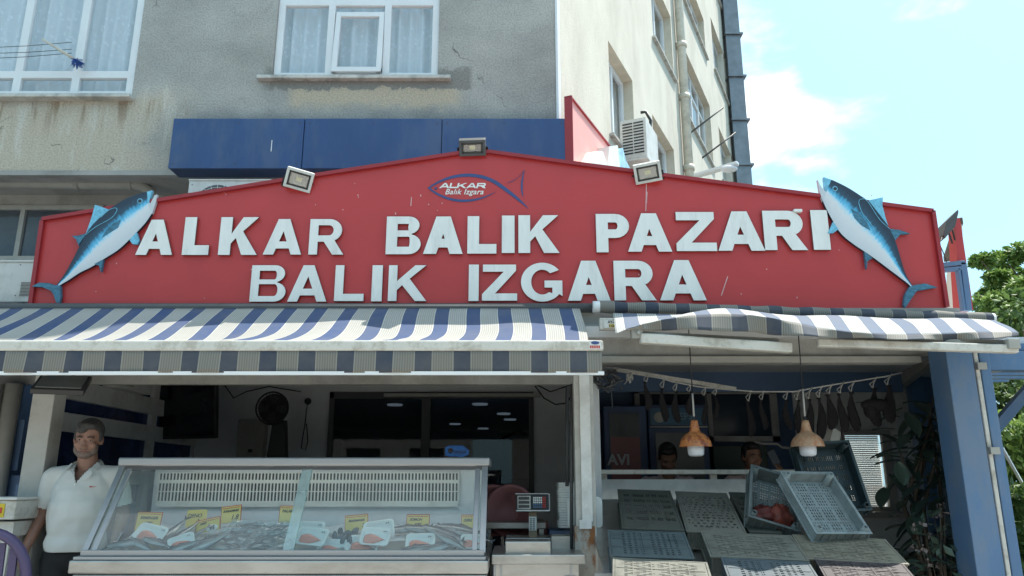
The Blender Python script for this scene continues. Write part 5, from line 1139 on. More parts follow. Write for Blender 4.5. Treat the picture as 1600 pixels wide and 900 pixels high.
# steel counter
ct = thing('steel_counter', 'small stainless steel serving counter beside the grey post', 'counter', (P(840, 870, 4.75).x, 4.9, 0))
zt2 = P(840, 870, 4.70).z+.012; x0, x1 = P(768, 870, 4.70).x, P(915, 870, 4.70).x
m = MB(); m.box(x0, x1, 4.70, 5.35, zt2-.055, zt2); m.build('worktop', M['steel'], ct, bevel=.006)
m = MB(); m.box(x0+.02, x1-.04, 4.73, 5.3, .05, zt2-.057); m.build('cabinet', M['steel'], ct)
m = MB(); 
for x in (x0+.012, x0+.05, x1-.09): m.box(x, x+.012, 4.718, 4.731, .1, zt2-.058)
m.box(x1-.12, x1-.06, 4.712, 4.73, zt2-.16, zt2-.12); m.build('door_edge', M['alu'], ct)
m = MB(); a, b = P(789, 866, 4.76), P(861, 846, 4.76); m.box(a.x, b.x, 4.76, 5.0, a.z, b.z); m.build('steel_box', M['steel'], label='plain stainless steel box on the counter in front of the scale', cat='box', bevel=.006)
m = MB(); a, b = P(862, 852, 5.1), P(903, 838, 5.1); 
for q_ in ((a.x, b.x, 5.10, 5.11), (a.x, b.x, 5.3, 5.31), (a.x, a.x+.008, 5.11, 5.3), (b.x-.008, b.x, 5.11, 5.3)): m.box(*q_, a.z-.02, b.z)
m.box(a.x, b.x, 5.1, 5.31, a.z-.03, a.z-.021); m.build('steel_pan', M['steel'], label='shallow steel pan on the counter between box and post', cat='pan')
# table with pink tubs
tb = thing('steel_table', 'steel table behind the counter carrying pink tubs', 'table', (P(815, 820, 5.7).x, 5.8, 0)); z_ = P(800, 816, 5.7).z; x0, x1 = P(755, 820, 5.7).x, P(853, 820, 5.7).x
m = MB(); m.box(x0, x1, 5.68, 6.2, z_-.045, z_); m.build('table_top', M['steel'], tb, bevel=.005)
for x in (x0+.02, x1-.05):
    for y in (5.7, 6.12): m = MB(); m.box(x, x+.035, y, y+.035, 0, z_-.046); m.build('leg', M['steel'], tb)
def tub(C, rt, rb, h, T0, lab):
    k = MB(); k.lathe([(.0001, 0), (rb, 0), (rt, h), (rt+.02, h), (rt+.02, h+.008), (rt-.006, h+.006), (rb-.006, .008), (.0001, .008)], C, 32, T0); k.build('pink_tub', M['pink'], label=lab, cat='tub', group='pink plastic tubs on the steel table')
tub(P(828, 810, 5.95)+Vector((.0, 0, -.02)), .17, .13, .13, Matrix.Rotation(R(0), 3, 'X') @ Matrix.Diagonal((1.1, 1, -1)) if False else Matrix.Rotation(R(180), 3, 'X'), 'pink tub turned upside down behind the scale')
tub(P(800, 800, 6.0), .17, .12, .13, Matrix.Rotation(R(-38), 3, 'Y') @ Matrix.Rotation(R(80), 3, 'X'), 'pink tub standing on its rim, in the middle')
tub(P(770, 800, 6.1), .17, .12, .13, Matrix.Rotation(R(35), 3, 'Y') @ Matrix.Rotation(R(80), 3, 'X'), 'pink tub on its side next to the display case')
# stack of foam trays and two white lids leaning on the post
k0 = MB(); w_, d_ = .16, .22; k0.prism([(x, y, 0) for x, y in rrect(w_, d_, .03)], (0, 0, .014)); a = P(886, 824, 5.4)
t0 = k0.build('foam_tray', M['foam'], label='white foam tray in the tall stack behind the grey post', cat='tray', group='stack of white foam trays'); 
for i in range(18):
    o = t0 if i == 0 else t0.copy()
    if i: COL.objects.link(o)
    o.location = (a.x+.02+rnd.uniform(-.004, .004), 5.45, a.z+i*.0165)
k = MB(); p, q_ = P(898, 826, 5.13), P(898, 776, 5.13); C = P(914, 801, 5.16)
me_ = [(C.x+x, 5.16, C.z+z) for x, z in rrect(P(942, 800, 5.16).x-P(887, 800, 5.16).x, q_.z-p.z, .03)]; k.prism(me_, (0, .02, 0)); k.build('serving_tray', M['foam'], label='white plastic serving tray standing behind the grey post, showing on both sides', cat='tray', bevel=.008)
k = MB(); k.box(P(858, 838, 5.6).x, P(895, 838, 5.6).x, 5.5, 5.9, P(858, 838, 5.5).z-.3, P(858, 829, 5.5).z); k.build('blue_basket', M['navy'], label='dark blue basket under the stack of foam trays', cat='basket')

# ======================= RIGHT STALL
# low white wall of the serving hatch and grimy ledge
WYh = 5.9
m = MB(); m.box(.66, P(1215, 750, WYh).x, WYh, WYh+.05, 0, P(1100, 749, WYh).z); m.build('counter_wall', M['white'], bo)
m = MB(); m.box(.66, P(1245, 738, WYh).x, WYh-.06, WYh+.1, P(1100, 741, WYh).z, P(1100, 734, WYh).z); m.build('hatch_ledge', M['beige_metal'], bo, bevel=.004)
m = MB()
for px in (942, 1113): p = P(px, 745, WYh+.03); m = MB(); m.box(p.x-.02, p.x+.03, WYh+.01, WYh+.05, P(px, 749, WYh).z, P(px, 741, WYh).z); m.build('ledge_block', M['beige_metal'], bo)
# things on the navy back wall
def fridge(px0, px1, Y, ztop, lab, name):
    x0, x1 = P(px0, 690, Y).x, P(px1, 690, Y).x; k = thing(name, lab, 'fridge', ((x0+x1)/2, Y+.3, 0)); m = MB(); m.box(x0, x1, Y, Y+.5, .05, ztop); m.build('cabinet', M['blue_board_low'], k, bevel=.01); return k, x0, x1
k, x0, x1 = fridge(944, 1012, 7.0, P(980, 634, 7).z, 'tall glass door drinks fridge with a red lower panel behind the hatch', 'drinks_fridge')
m = MB(); m.box(x0+.05, x1-.07, 6.985, 6.998, .5, P(980, 645, 7).z); m.build('glass_door', mat('fridge_glass', (.035, .045, .055), .15), k)
m = MB(); m.box(x0+.055, x1-.075, 6.978, 6.984, .5, P(980, 683, 7).z); m.build('red_panel', mat('dim_red', (.17, .035, .04), .4), k)
m = MB(); c_ = P(967, 719, 6.97); m.merge_mesh(text_mesh('AVI', .13, .002, 0, .004), Matrix.Translation(c_) @ XZ); m.build('door_letters', mat('silver_letters', (.35, .35, .36), .4), k)
k, x0, x1 = fridge(1014, 1108, 7.2, P(1060, 632, 7.2).z, 'drinks fridge with a pale blue lit header seen behind hanging fish', 'drinks_cooler')
m = MB(); m.box(x0+.02, x1-.02, 7.18, 7.198, P(1060, 664, 7.2).z, P(1060, 638, 7.2).z); hd_ = m.build('header_panel', mat('header_blue', (.035, .12, .20), .4), k)
m = MB(); c_ = P(1030, 652, 7.17); m.lathe([(.0001, .002), (.045, .002), (.05, 0)], c_, 20, Matrix.Rotation(R(90), 3, 'X')); m.build('header_emblem', M['pipe'], hd_); m = MB(); m.merge_mesh(text_mesh('PEPSI', .09, .002, 0, .002), Matrix.Translation(P(1070, 651, 7.17)) @ XZ); m.build('header_lettering', mat('header_white', (.14, .25, .32), .5), hd_)
m = MB(); m.box(x0+.01, x1-.01, 7.17, 7.198, P(1060, 668, 7.2).z, P(1060, 666, 7.2).z); m.build('header_trim', M['pipe'], k)
m = MB(); m.box(x0+.06, x1-.06, 7.185, 7.198, .5, P(1060, 676, 7.2).z); m.build('glass_door', mat('pale_cooler_glass', (.10, .11, .115), .2), k)
# framed board
m = MB(); Yf = 7.5; a, b = P(990, 608, Yf), P(1218, 690, Yf)
k = thing('framed_window', 'wide grey framed glazed panel on the navy back wall', 'window', (1.8, Yf, b.z))
for q_ in ((a.x, b.x, b.z, b.z+.05), (a.x, b.x, a.z-.05, a.z), (a.x, a.x+.05, b.z, a.z), (b.x-.07, b.x, b.z, a.z), (P(1105, 650, Yf).x, P(1112, 650, Yf).x, b.z, a.z)): m.box(q_[0], q_[1], Yf-.03, Yf, q_[2], q_[3])
m.build('frame', M['soffit'], k); g = MB(); g.box(a.x+.04, b.x-.06, Yf-.012, Yf-.006, b.z+.04, a.z-.04); g.build('glass', mat('dark_glass', (.03, .04, .055), .12), k)
m = MB(); 
for q_ in ((1112, 1212, 712, 738, (.06, .085, .08)),): pass
a, b = P(1112, 700, 7.45), P(1200, 745, 7.45); m.box(a.x, b.x, 7.40, 7.55, .6, a.z+.02); m.build('green_cabinet', mat('dim_green', (.045, .07, .062), .5), label='dim green cabinet behind the man holding a phone', cat='cabinet', bevel=.01)
k = MB(); k.tube([P(1177, 690, 7.0), P(1190, 693, 7), P(1215, 694, 7), P(1222, 699, 7), P(1243, 701, 7)], .012, 6); k.build('metal_hanger', M['pipe'], label='bent pale metal rod behind the man with the phone', cat='rod')
# string of hanging dried fish
def hangfish(px, py0, py1, Y, w, lab, i, yaw=0):
    a, b = P(px, py0, Y), P(px, py1, Y); L = a.z-b.z; k = thing('dried_fish', lab, 'dried fish', b, 'dried fish hanging from the cord')
    m = MB(); tie = L*.22; prof = [(0.002, 0), (.55, .05), (.95, .18), (1, .35), (.8, .6), (.45, .8), (.25, .93), (.5, 1.0), (.02, 1.02)]
    n = 12; rings = []
    for r, t in prof:
        z = b.z+t*(L-tie); rings.append([m.bm.verts.new((b.x+w*r*math.cos(q_)+.012*math.sin(t*5+i), Y+w*.45*r*math.sin(q_), z)) for q_ in [2*math.pi*j/n for j in range(n)]])
    for u_, v_ in zip(rings, rings[1:]):
        for j in range(n):
            f = m.bm.faces.new((u_[j], u_[(j+1) % n], v_[(j+1) % n], v_[j])); f.smooth = True
    m.bm.faces.new(rings[0]); m.build('body', M['dryfish'], k)
    m = MB(); c_ = Vector((b.x, Y, b.z+L-tie)); m.tube([c_, c_+Vector((.01, 0, tie*.5)), a+Vector((0, 0, .01))], .004, 5); m.tube([c_+Vector((0, 0, .0)), c_+Vector((-.02, 0, tie*.4)), a], .003, 5); m.build('string', M['cord'], k)
YH = 5.7
ln = [(932, 571), (975, 578), (1010, 584), (1050, 596), (1090, 604), (1130, 608), (1180, 612), (1240, 612), (1290, 603), (1340, 595), (1385, 588), (1410, 582)]
def lny(x):
    for a, b in zip(ln, ln[1:]):
        if x <= b[0]: return a[1]+(b[1]-a[1])*(x-a[0])/(b[0]-a[0])
    return 583
k = MB(); k.tube([P(x, y, YH) for x, y in ln], .006, 6); k.build('rope', M['cord'], label='pale slack rope strung across the right stall', cat='rope')
k = MB(); k.bar(P(960, 577, YH+.12), P(1150, 608, YH+.12), .02, .03); k.build('timber_batten', M['beige_metal'], label='thin pale batten sloping behind the cord', cat='batten')
hf = [(1012, 642, .032, 'hanging dried fish nearest the grey post'), (1038, 660, .034, 'hanging dried fish over the round header emblem'), (1058, 662, .034, 'hanging dried fish over the blue fridge header'), (1079, 650, .03, 'hanging dried fish beside the left lamp cord'), (1103, 665, .024, 'slim hanging dried fish right of the left lamp'), (1120, 655, .02, 'thinnest hanging dried fish, near the middle'),
      (1174, 683, .034, 'hanging dried fish alone in front of the dark glass panel'), (1194, 672, .03, 'hanging dried fish at the right of the dark glass panel'), (1232, 672, .034, 'hanging dried fish in front of the blue strip'), (1250, 680, .036, 'hanging dried fish just left of the right lamp cord'),
      (1269, 686, .042, 'hanging dried fish just right of the right lamp cord'), (1286, 688, .045, 'plump hanging dried fish, second right of the lamp'), (1301, 672, .05, 'hanging dried fish, third right of the lamp, high up'), (1319, 676, .042, 'hanging dried fish, fourth right of the lamp'), (1337, 675, .05, 'plump hanging dried fish before the gap'),
      (1371, 668, .055, 'bulky dried fish bundle left of the blue panel'), (1394, 662, .06, 'last bulky dried fish bundle by the blue panel')]
for i, (px, py1, w, lab) in enumerate(hf):
    hangfish(px, lny(px), py1, YH+.01*math.sin(i*2.3), w*.85, lab, i)
k = MB(); k.ell(P(1368, 633, YH-.05), (.11, .05, .05)); k.ell(P(1360, 640, YH-.05), (.05, .05, .07)); k.build('fish_bundle', M['dryfish'], label='dark knotted bundle tied across the top of the dried fish', cat='dried fish')
k = MB()
for i in range(14): 
    p = P(984+rnd.uniform(-6, 6), 590+rnd.uniform(-6, 8), YH); k.tube([P(986, 582, YH), p, p+Vector((rnd.uniform(-.02, .02), 0, -.02))], .004, 5)
k.build('garlic_bunch', M['cord'], label='small pale dried bunch tied on the cord near the grey post', cat='bunch')
k = MB(); c_ = P(948, 598, 5.55)
for i in range(40):
    p = c_+Vector((rnd.uniform(-.12, .1), rnd.uniform(-.05, .05), rnd.uniform(-.05, .09))); k.tube([p, p+Vector((rnd.uniform(-.08, .08), 0, rnd.uniform(-.05, .05)))], .009, 5)
k.tube([c_+Vector((.03, 0, 0)), P(957, 636, 5.55)], .004, 5); k.build('cable_tangle', M['darkgrey'], label='tangle of dark cables under the awning corner beside the post', cat='cables')
# pendant lamps
def lamp(px, top, Y, mt, lab, pyb=703):
    s = Y/1215; C = P(px, pyb-5, Y); k = thing('pendant_lamp', lab, 'lamp', C, 'pendant lamps over the crates')
    r = 25.5*s; m = MB(); h = 22*s
    prof = [(r*1.0, 0), (r*.985, h*.12), (r*.93, h*.36), (r*.80, h*.62), (r*.6, h*.85), (r*.36, h*1.02), (r*.30, h*1.2), (r*.24, h*1.6), (r*.20, h*1.85), (.001, h*1.88)]
    m.lathe(prof, C, 36); m.lathe([(r*.97, .002), (r*.90, h*.34), (r*.77, h*.58), (r*.5, h*.8), (.001, h*.9)], C, 36); m.build('shade', mt, k)
    m = MB(); m.lathe([(.001, -15*s), (9*s, -14.5*s), (12*s, -12*s), (12.8*s, -6*s), (12.8*s, 0), (10*s, 4*s), (.001, 5*s)], C, 24); m.build('bulb', M['bulb'], k)
    T = P(top[0], top[1], Y); m = MB(); b = C+Vector((0, 0, h*1.88)); m.tube([b+Vector((0, 0, .012*math.cos(t_)+.012))+Vector((.012*math.sin(t_), 0, 0)) for t_ in [R(40*i) for i in range(9)]], .003, 5); m.build('hook', M['black'], k)
    m = MB(); mid = b.lerp(T, .38); m.tube([b+Vector((0, 0, .024)), mid], .0065, 6); m.build('cord_sleeve', M['cord'], k); m = MB(); m.tube([mid, T, Vector((T.x, T.y, 2.44))], .004, 6); m.build('cord', M['black'], k)
lamp(1087, (1078, 548), 5.15, M['orange'], 'orange enamel pendant lamp with white bulb, left of the two'); lamp(1262, (1248, 530), 5.15, M['wornorange'], 'worn pale orange pendant lamp with white bulb, right of the two')

# crates
CN = Vector((0, -.28, 1)).normalized(); CO = Vector((0, 4.08, .912)); tilt = math.atan(.28)
cmats = {}
def cm(col):
    if col not in cmats: cmats[col] = mat('crate_plastic', col, .5, var=.08, vs=5, dirt=tuple(c*.45 for c in col), ds=6, da=.55)
    return cmats[col]
def crate_parts(k, W_, L_, H_, mt, pat, upside):
    """base sheet pierced by slots, four walls, ribs; floor at z=0, walls up to H (turned over when upside)"""
    m = MB(); 
    if pat == 'square': nu, nv = 40, 60
    elif pat == 'diag': nu, nv = 54, 30
    else: nu, nv = 54, 26
    if W_ > L_: nu, nv = nv, nu
    V = {}
    th = .005
    def vv(i, j, z):
        if (i, j, z) not in V: V[(i, j, z)] = m.bm.verts.new(((i/nu-.5)*(W_-.004), (j/nv-.5)*(L_-.004), z))
        return V[(i, j, z)]
    for i in range(nu):
        for j in range(nv):
            e = i < 3 or j < 3 or i >= nu-3 or j >= nv-3 ; hole = False
            if not e:
                if pat == 'square': hole = i % 2 == 1 and j % 3 != 0 and j % 15 > 2 and (i//2) % 5 != 4 or (i % 2 == 1 and j % 15 == 1)
                elif pat == 'diag':
                    q_ = ((i//16)+(j//11)) % 2; s = (i+(j//2 if q_ else -(j//2))*2) % 6; hole = s in (0, 1, 2) and i % 16 != 0 and (j % 2 == 1)
                else: hole = i % 2 == 1 and j % 4 in (1, 2) and (i//2) % 7 != 6
            if not hole: m.bm.faces.new((vv(i, j, 0), vv(i+1, j, 0), vv(i+1, j+1, 0), vv(i, j+1, 0)))
    fl_ = m.build('slotted_base', mt, k, solid=.005)
    if pat != 'square':
        m = MB()
        for i in range(1, 5): m.box(-W_/2+W_*i/5-.003, -W_/2+W_*i/5+.003, -L_/2+.01, L_/2-.01, -.0065, -.0055)
        for i in range(1, 3): m.box(-W_/2+.01, W_/2-.01, -L_/2+L_*i/3-.003, -L_/2+L_*i/3+.003, -.0075, -.0056)
        m.build('rib', mt, k)
    m = MB(); t = .006; fl2 = .012
    for sx_ in (-1, 1):
        m.box(sx_*W_/2-(t if sx_ > 0 else 0), sx_*W_/2+(0 if sx_ > 0 else t), -L_/2, L_/2, .0, H_)
        m.box(sx_*(W_/2+fl2/2)-fl2/2, sx_*(W_/2+fl2/2)+fl2/2, -L_/2-fl2, L_/2+fl2, H_-.006, H_)
        m.box(sx_*(W_/2+fl2/2)-fl2/2, sx_*(W_/2+fl2/2)+fl2/2, -L_/2, L_/2, -.006, .004)
        m.box(-W_/2, W_/2, sx_*L_/2-(t if sx_ > 0 else 0), sx_*L_/2+(0 if sx_ > 0 else t), .0005, H_-.0005)
        m.box(-W_/2-fl2, W_/2+fl2, sx_*(L_/2+fl2/2)-fl2/2, sx_*(L_/2+fl2/2)+fl2/2, H_-.007, H_+.001)
        m.box(-W_/2-fl2, W_/2+fl2, sx_*(L_/2+fl2/2)-fl2/2, sx_*(L_/2+fl2/2)+fl2/2, -.007, .003)
    n_ = 7
    for i in range(n_+1):
        x = -W_/2+W_*i/n_; m.box(x-.004, x+.004, -L_/2-.009, -L_/2+.001, .004, H_-.006); m.box(x-.004, x+.004, L_/2-.001, L_/2+.009, .004, H_-.006)
    m.build('rim', mt, k, bevel=.0015)
    for sx_ in (-1, 1):
        for sy_ in (-1, 1): m = MB(); m.lathe([(.026, 0), (.024, H_*.5), (.016, H_+.02), (.012, H_+.02), (.012, H_)], (sx_*(W_/2-.022), sy_*(L_/2-.022), 0), 10); m.build('corner_foot', mt, k)
def crate(corners, col, pat, lab, up=0, upside=True, H_=.10):
    # corners: bearings to back-left, back-right, front-right, front-left on the display slope
    q4 = [hit(px, py, CO+Vector((0, 0, up)), CN) for px, py in corners]; C = sum(q4, Vector())/4
    W_ = ((q4[1]-q4[0]).length+(q4[2]-q4[3]).length)/2; L_ = ((q4[0]-q4[3]).length+(q4[1]-q4[2]).length)/2
    yv = ((q4[0]+q4[1])/2-(q4[2]+q4[3])/2).normalized(); zv = CN; xv = yv.cross(zv).normalized()
    k = thing('fish_crate', lab, 'crate', (0, 0, 0), 'plastic fish crates on the sloping stall'); crate_parts(k, W_-.03, L_-.03, H_, cm(col), pat, upside)
    if upside: Rm = Matrix((xv, yv, zv)).transposed() @ Matrix.Rotation(R(180), 3, 'Y')
    else: Rm = Matrix((xv, yv, zv)).transposed()
    k.rotation_euler = Rm.to_euler(); k.location = C; return k
g1, g2, teal, lg, bl, be_, pu = (.085, .09, .075), (.17, .168, .142), (.085, .11, .118), (.16, .16, .135), (.075, .10, .115), (.21, .19, .145), (.055, .046, .05)
crate([(965, 768), (1046, 765), (1070, 829), (972, 829)], g1, 'slot', 'dark olive grey crate at the back left of the stall, nearest the white wall', .02)
crate([(1056, 772), (1133, 768), (1164, 832), (1075, 836)], g2, 'diag', 'mid grey crate at the back, second from the left')
crate([(1140, 770), (1180, 771), (1225, 834), (1168, 834)], g1, 'slot', 'grey crate mostly hidden behind the crate of red bags', -.03)
crate([(950, 832), (1068, 830), (1086, 872), (952, 874)], teal, 'slot', 'blue green crate in the second row, left end', .02)
crate([(958, 876), (1103, 876), (1120, 925), (955, 925)], lg, 'diag', 'pale grey crate at the bottom edge, front left', .02)
crate([(1096, 836), (1234, 834), (1262, 874), (1112, 876)], g2, 'diag', 'grey crate in the middle of the second row')
crate([(1127, 877), (1262, 875), (1292, 925), (1145, 925)], bl, 'slot', 'blue grey crate at the bottom edge, front middle', .01)
crate([(1240, 842), (1378, 838), (1412, 877), (1268, 882)], be_, 'diag', 'beige crate lying under the standing pale crate')
crate([(1276, 878), (1405, 876), (1448, 925), (1300, 925)], pu, 'diag', 'dark purplish crate at the bottom edge, front right', .0)
# crates standing propped up: open side towards the viewer
def prop(C, W_, L_, H_, rx, rz, roll, col, pat, lab):
    k = thing('fish_crate', lab, 'crate', (0, 0, 0), 'plastic fish crates on the sloping stall'); crate_parts(k, W_, L_, H_, cm(col), pat, False)
    k.rotation_euler = (Matrix.Rotation(R(rz), 3, 'Z') @ Matrix.Rotation(R(rx), 3, 'X') @ Matrix.Rotation(R(roll), 3, 'Z')).to_euler(); k.location = C; return k
prop(P(1282, 796, 4.74), .335, .46, .07, 46, 12, -1, (.22, .26, .265), 'square', 'pale blue grey crate propped up facing the street')
prop(P(1203, 792, 5.0), .29, .42, .10, 50, 8, -22, (.12, .145, .145), 'square', 'tilted grey crate holding red net bags')
prop(P(1292, 752, 5.25), .36, .46, .10, 70, 0, 4, (.025, .045, .052), 'slot', 'dark teal crate behind the propped pale crate')
k = thing('red_net_bag', 'red net bag slumped in the tilted crate, left of the two', 'bag', P(1190, 803, 4.93), 'red net bags in the tilted crate')
m = MB(); m.grid(lambda s, t: P(1192, 808, 4.92)+1.0*Vector((math.cos(s*2*math.pi)*math.sin(math.pi*t)*.085, math.sin(s*2*math.pi)*math.sin(math.pi*t)*.07, -.06*math.cos(math.pi*t)))*(1.1+.45*mnoise.noise(Vector((math.cos(s*6.283)*2, math.sin(s*6.283)*2, t*5)))+.10*mnoise.noise(Vector((math.cos(s*6.283)*7, math.sin(s*6.283)*7, t*18)))), 28, 16); m.build('net', M['netred'], k)
k = thing('red_net_bag', 'brighter orange red net bag in the tilted crate, right of the two', 'bag', P(1222, 808, 4.9), 'red net bags in the tilted crate')
m = MB(); m.grid(lambda s, t: P(1219, 812, 4.87)+.9*Vector((math.cos(s*2*math.pi)*math.sin(math.pi*t)*.08, math.sin(s*2*math.pi)*math.sin(math.pi*t)*.06, -.085*math.cos(math.pi*t)))*(1.1+.45*mnoise.noise(Vector((math.cos(s*6.283)*2, math.sin(s*6.283)*2, 7+t*5)))+.10*mnoise.noise(Vector((math.cos(s*6.283)*7, math.sin(s*6.283)*7, t*18)))), 28, 16); m.build('net', mat('orange_net', (.12, .018, .008), .6, var=.45, vs=26, bump=.8, bs=50), k)
# the slope that carries the crates
st = thing('crate_stand', 'sloping steel stand under the plastic crates', 'stand', (2.0, 4.9, 0)); m = MB()
sz = lambda y: .912+.28*(y-4.08)-.125
x0, x1 = P(940, 870, 4.6).x, P(1400, 870, 4.6).x
m.prism([(x0, 4.0, sz(4.0)), (x1, 4.0, sz(4.0)), (x1, 5.75, sz(5.75)), (x0, 5.75, sz(5.75))], (0, 0, -.02)); m.build('slope_panel', M['steel'], st)
for x in (x0+.02, x1-.06):
    for y in (4.05, 5.65): m = MB(); m.box(x, x+.04, y, y+.04, -.03 if y < 4.1 else 0, sz(y)-.022); m.build('leg', M['steel'], st)
k = MB(); k.box(P(930, 898, 4.3).x, P(965, 898, 4.3).x, 4.3, 4.34, P(930, 903, 4.3).z, P(930, 896, 4.3).z); k.bar(P(936, 835, 5.3), P(952, 900, 4.4), .05, .03); k.bar(P(955, 835, 5.3), P(962, 900, 4.4), .02, .03); k.build('side_rail', M['alu'], st)
# ======================= PEOPLE
def remesh(mb, voxel, smooth=6):
    me = bpy.data.meshes.new('t'); mb.bm.to_mesh(me); mb.bm.free(); o = bpy.data.objects.new('t', me); COL.objects.link(o)
    r = o.modifiers.new('r', 'REMESH'); r.mode = 'VOXEL'; r.voxel_size = voxel; s = o.modifiers.new('s', 'SMOOTH'); s.iterations = smooth; s.factor = .5
    out = bake_mesh(o); bpy.data.objects.remove(o)
    for p in out.polygons: p.use_smooth = True
    return out
def link(me, name, mt, parent, label=None):
    o = bpy.data.objects.new(name, me); COL.objects.link(o); me.materials.clear(); me.materials.append(mt); o.parent = parent
    if label: o['label'] = label
    return o
def hand(m, w, tip, side, thumbdir):
    w, tip = Vector(w), Vector(tip); d = (tip-w).normalized(); L = .17; t = Vector(thumbdir).normalized(); t = (t-d*t.dot(d)).normalized(); nrm = d.cross(t)
    kn = w+d*.085
    m.cap(w, w+d*.03, .026, .03); 
    for i, (off, ln_) in enumerate(((.030, .068), (.011, .078), (-.009, .072), (-.028, .056))):
        b = kn+t*off; m.cap(w+d*.02+t*off*.6, b, .017, .0135); c_ = b+d*ln_*.5+nrm*.010*side; e = b+d*ln_*.88+nrm*.028*side; m.cap(b, c_, .0105, .0095); m.cap(c_, e, .0095, .008)
    a = w+d*.03+t*.028; b = a+t*.028+d*.03; c_ = b+d*.035+t*.006; m.cap(a, b, .014, .012); m.cap(b, c_, .0115, .009)
def head(m, c, T3):
    # c: centre of head, faces -Y; T3 rotates
    def e(x, y, z, rx, ry, rz): m.ell(c+T3 @ Vector((x, y, z)), (rx, ry, rz), T3, 20, 14)
    e(0, .012, .030, .078, .096, .092); e(0, -.018, -.035, .062, .072, .078); e(0, -.045, -.085, .036, .032, .026); e(0, -.03, -.055, .056, .05, .045)
    e(0, -.090, -.022, .011, .014, .026); e(0, -.103, -.038, .015, .015, .012); e(-.013, -.094, -.041, .010, .010, .008); e(.013, -.094, -.041, .010, .010, .008)
    e(-.030, -.078, .016, .026, .016, .009); e(.030, -.078, .016, .026, .016, .009)
    e(-.042, -.058, -.030, .024, .024, .022); e(.042, -.058, -.030, .024, .024, .022)
    e(0, -.083, -.063, .026, .010, .0055); e(0, -.081, -.072, .023, .010, .006)
    for s in (-1, 1): e(s*.078, .012, -.008, .010, .020, .030)
def face_bits(k, c, T3, hairmat, beard=None, brow=None, lidmat=None):
    w = lambda x, y, z: c+T3 @ Vector((x, y, z))
    for s in (-1, 1):
        m = MB(); m.mi = 0; m.ell(w(s*.031, -.0765, .001), (.0115, .006, .0042), T3); m.mi = 1; m.ell(w(s*.031, -.0805, .001), (.0052, .003, .0042), T3, 10, 8); bmesh.ops.translate(m.bm, verts=m.bm.verts, vec=-Vector((0, 0, 0))); o = m.build('eye', [M['eyewhite'], M['black']], k)
        m = MB(); m.tube([w(s*.014, -.094, .017), w(s*.030, -.097, .022), w(s*.050, -.083, .017)], [.004, .0048, .003], 6); m.build('eyebrow', hairmat, k)
    m = MB(); m.tube([w(-.024, -.089, -.0675), w(-.01, -.0935, -.067), w(.01, -.0935, -.067), w(.024, -.089, -.0675)], [.002, .003, .003, .002], 6); m.build('lips', mat('lips', (.20, .07, .06), .5), k)
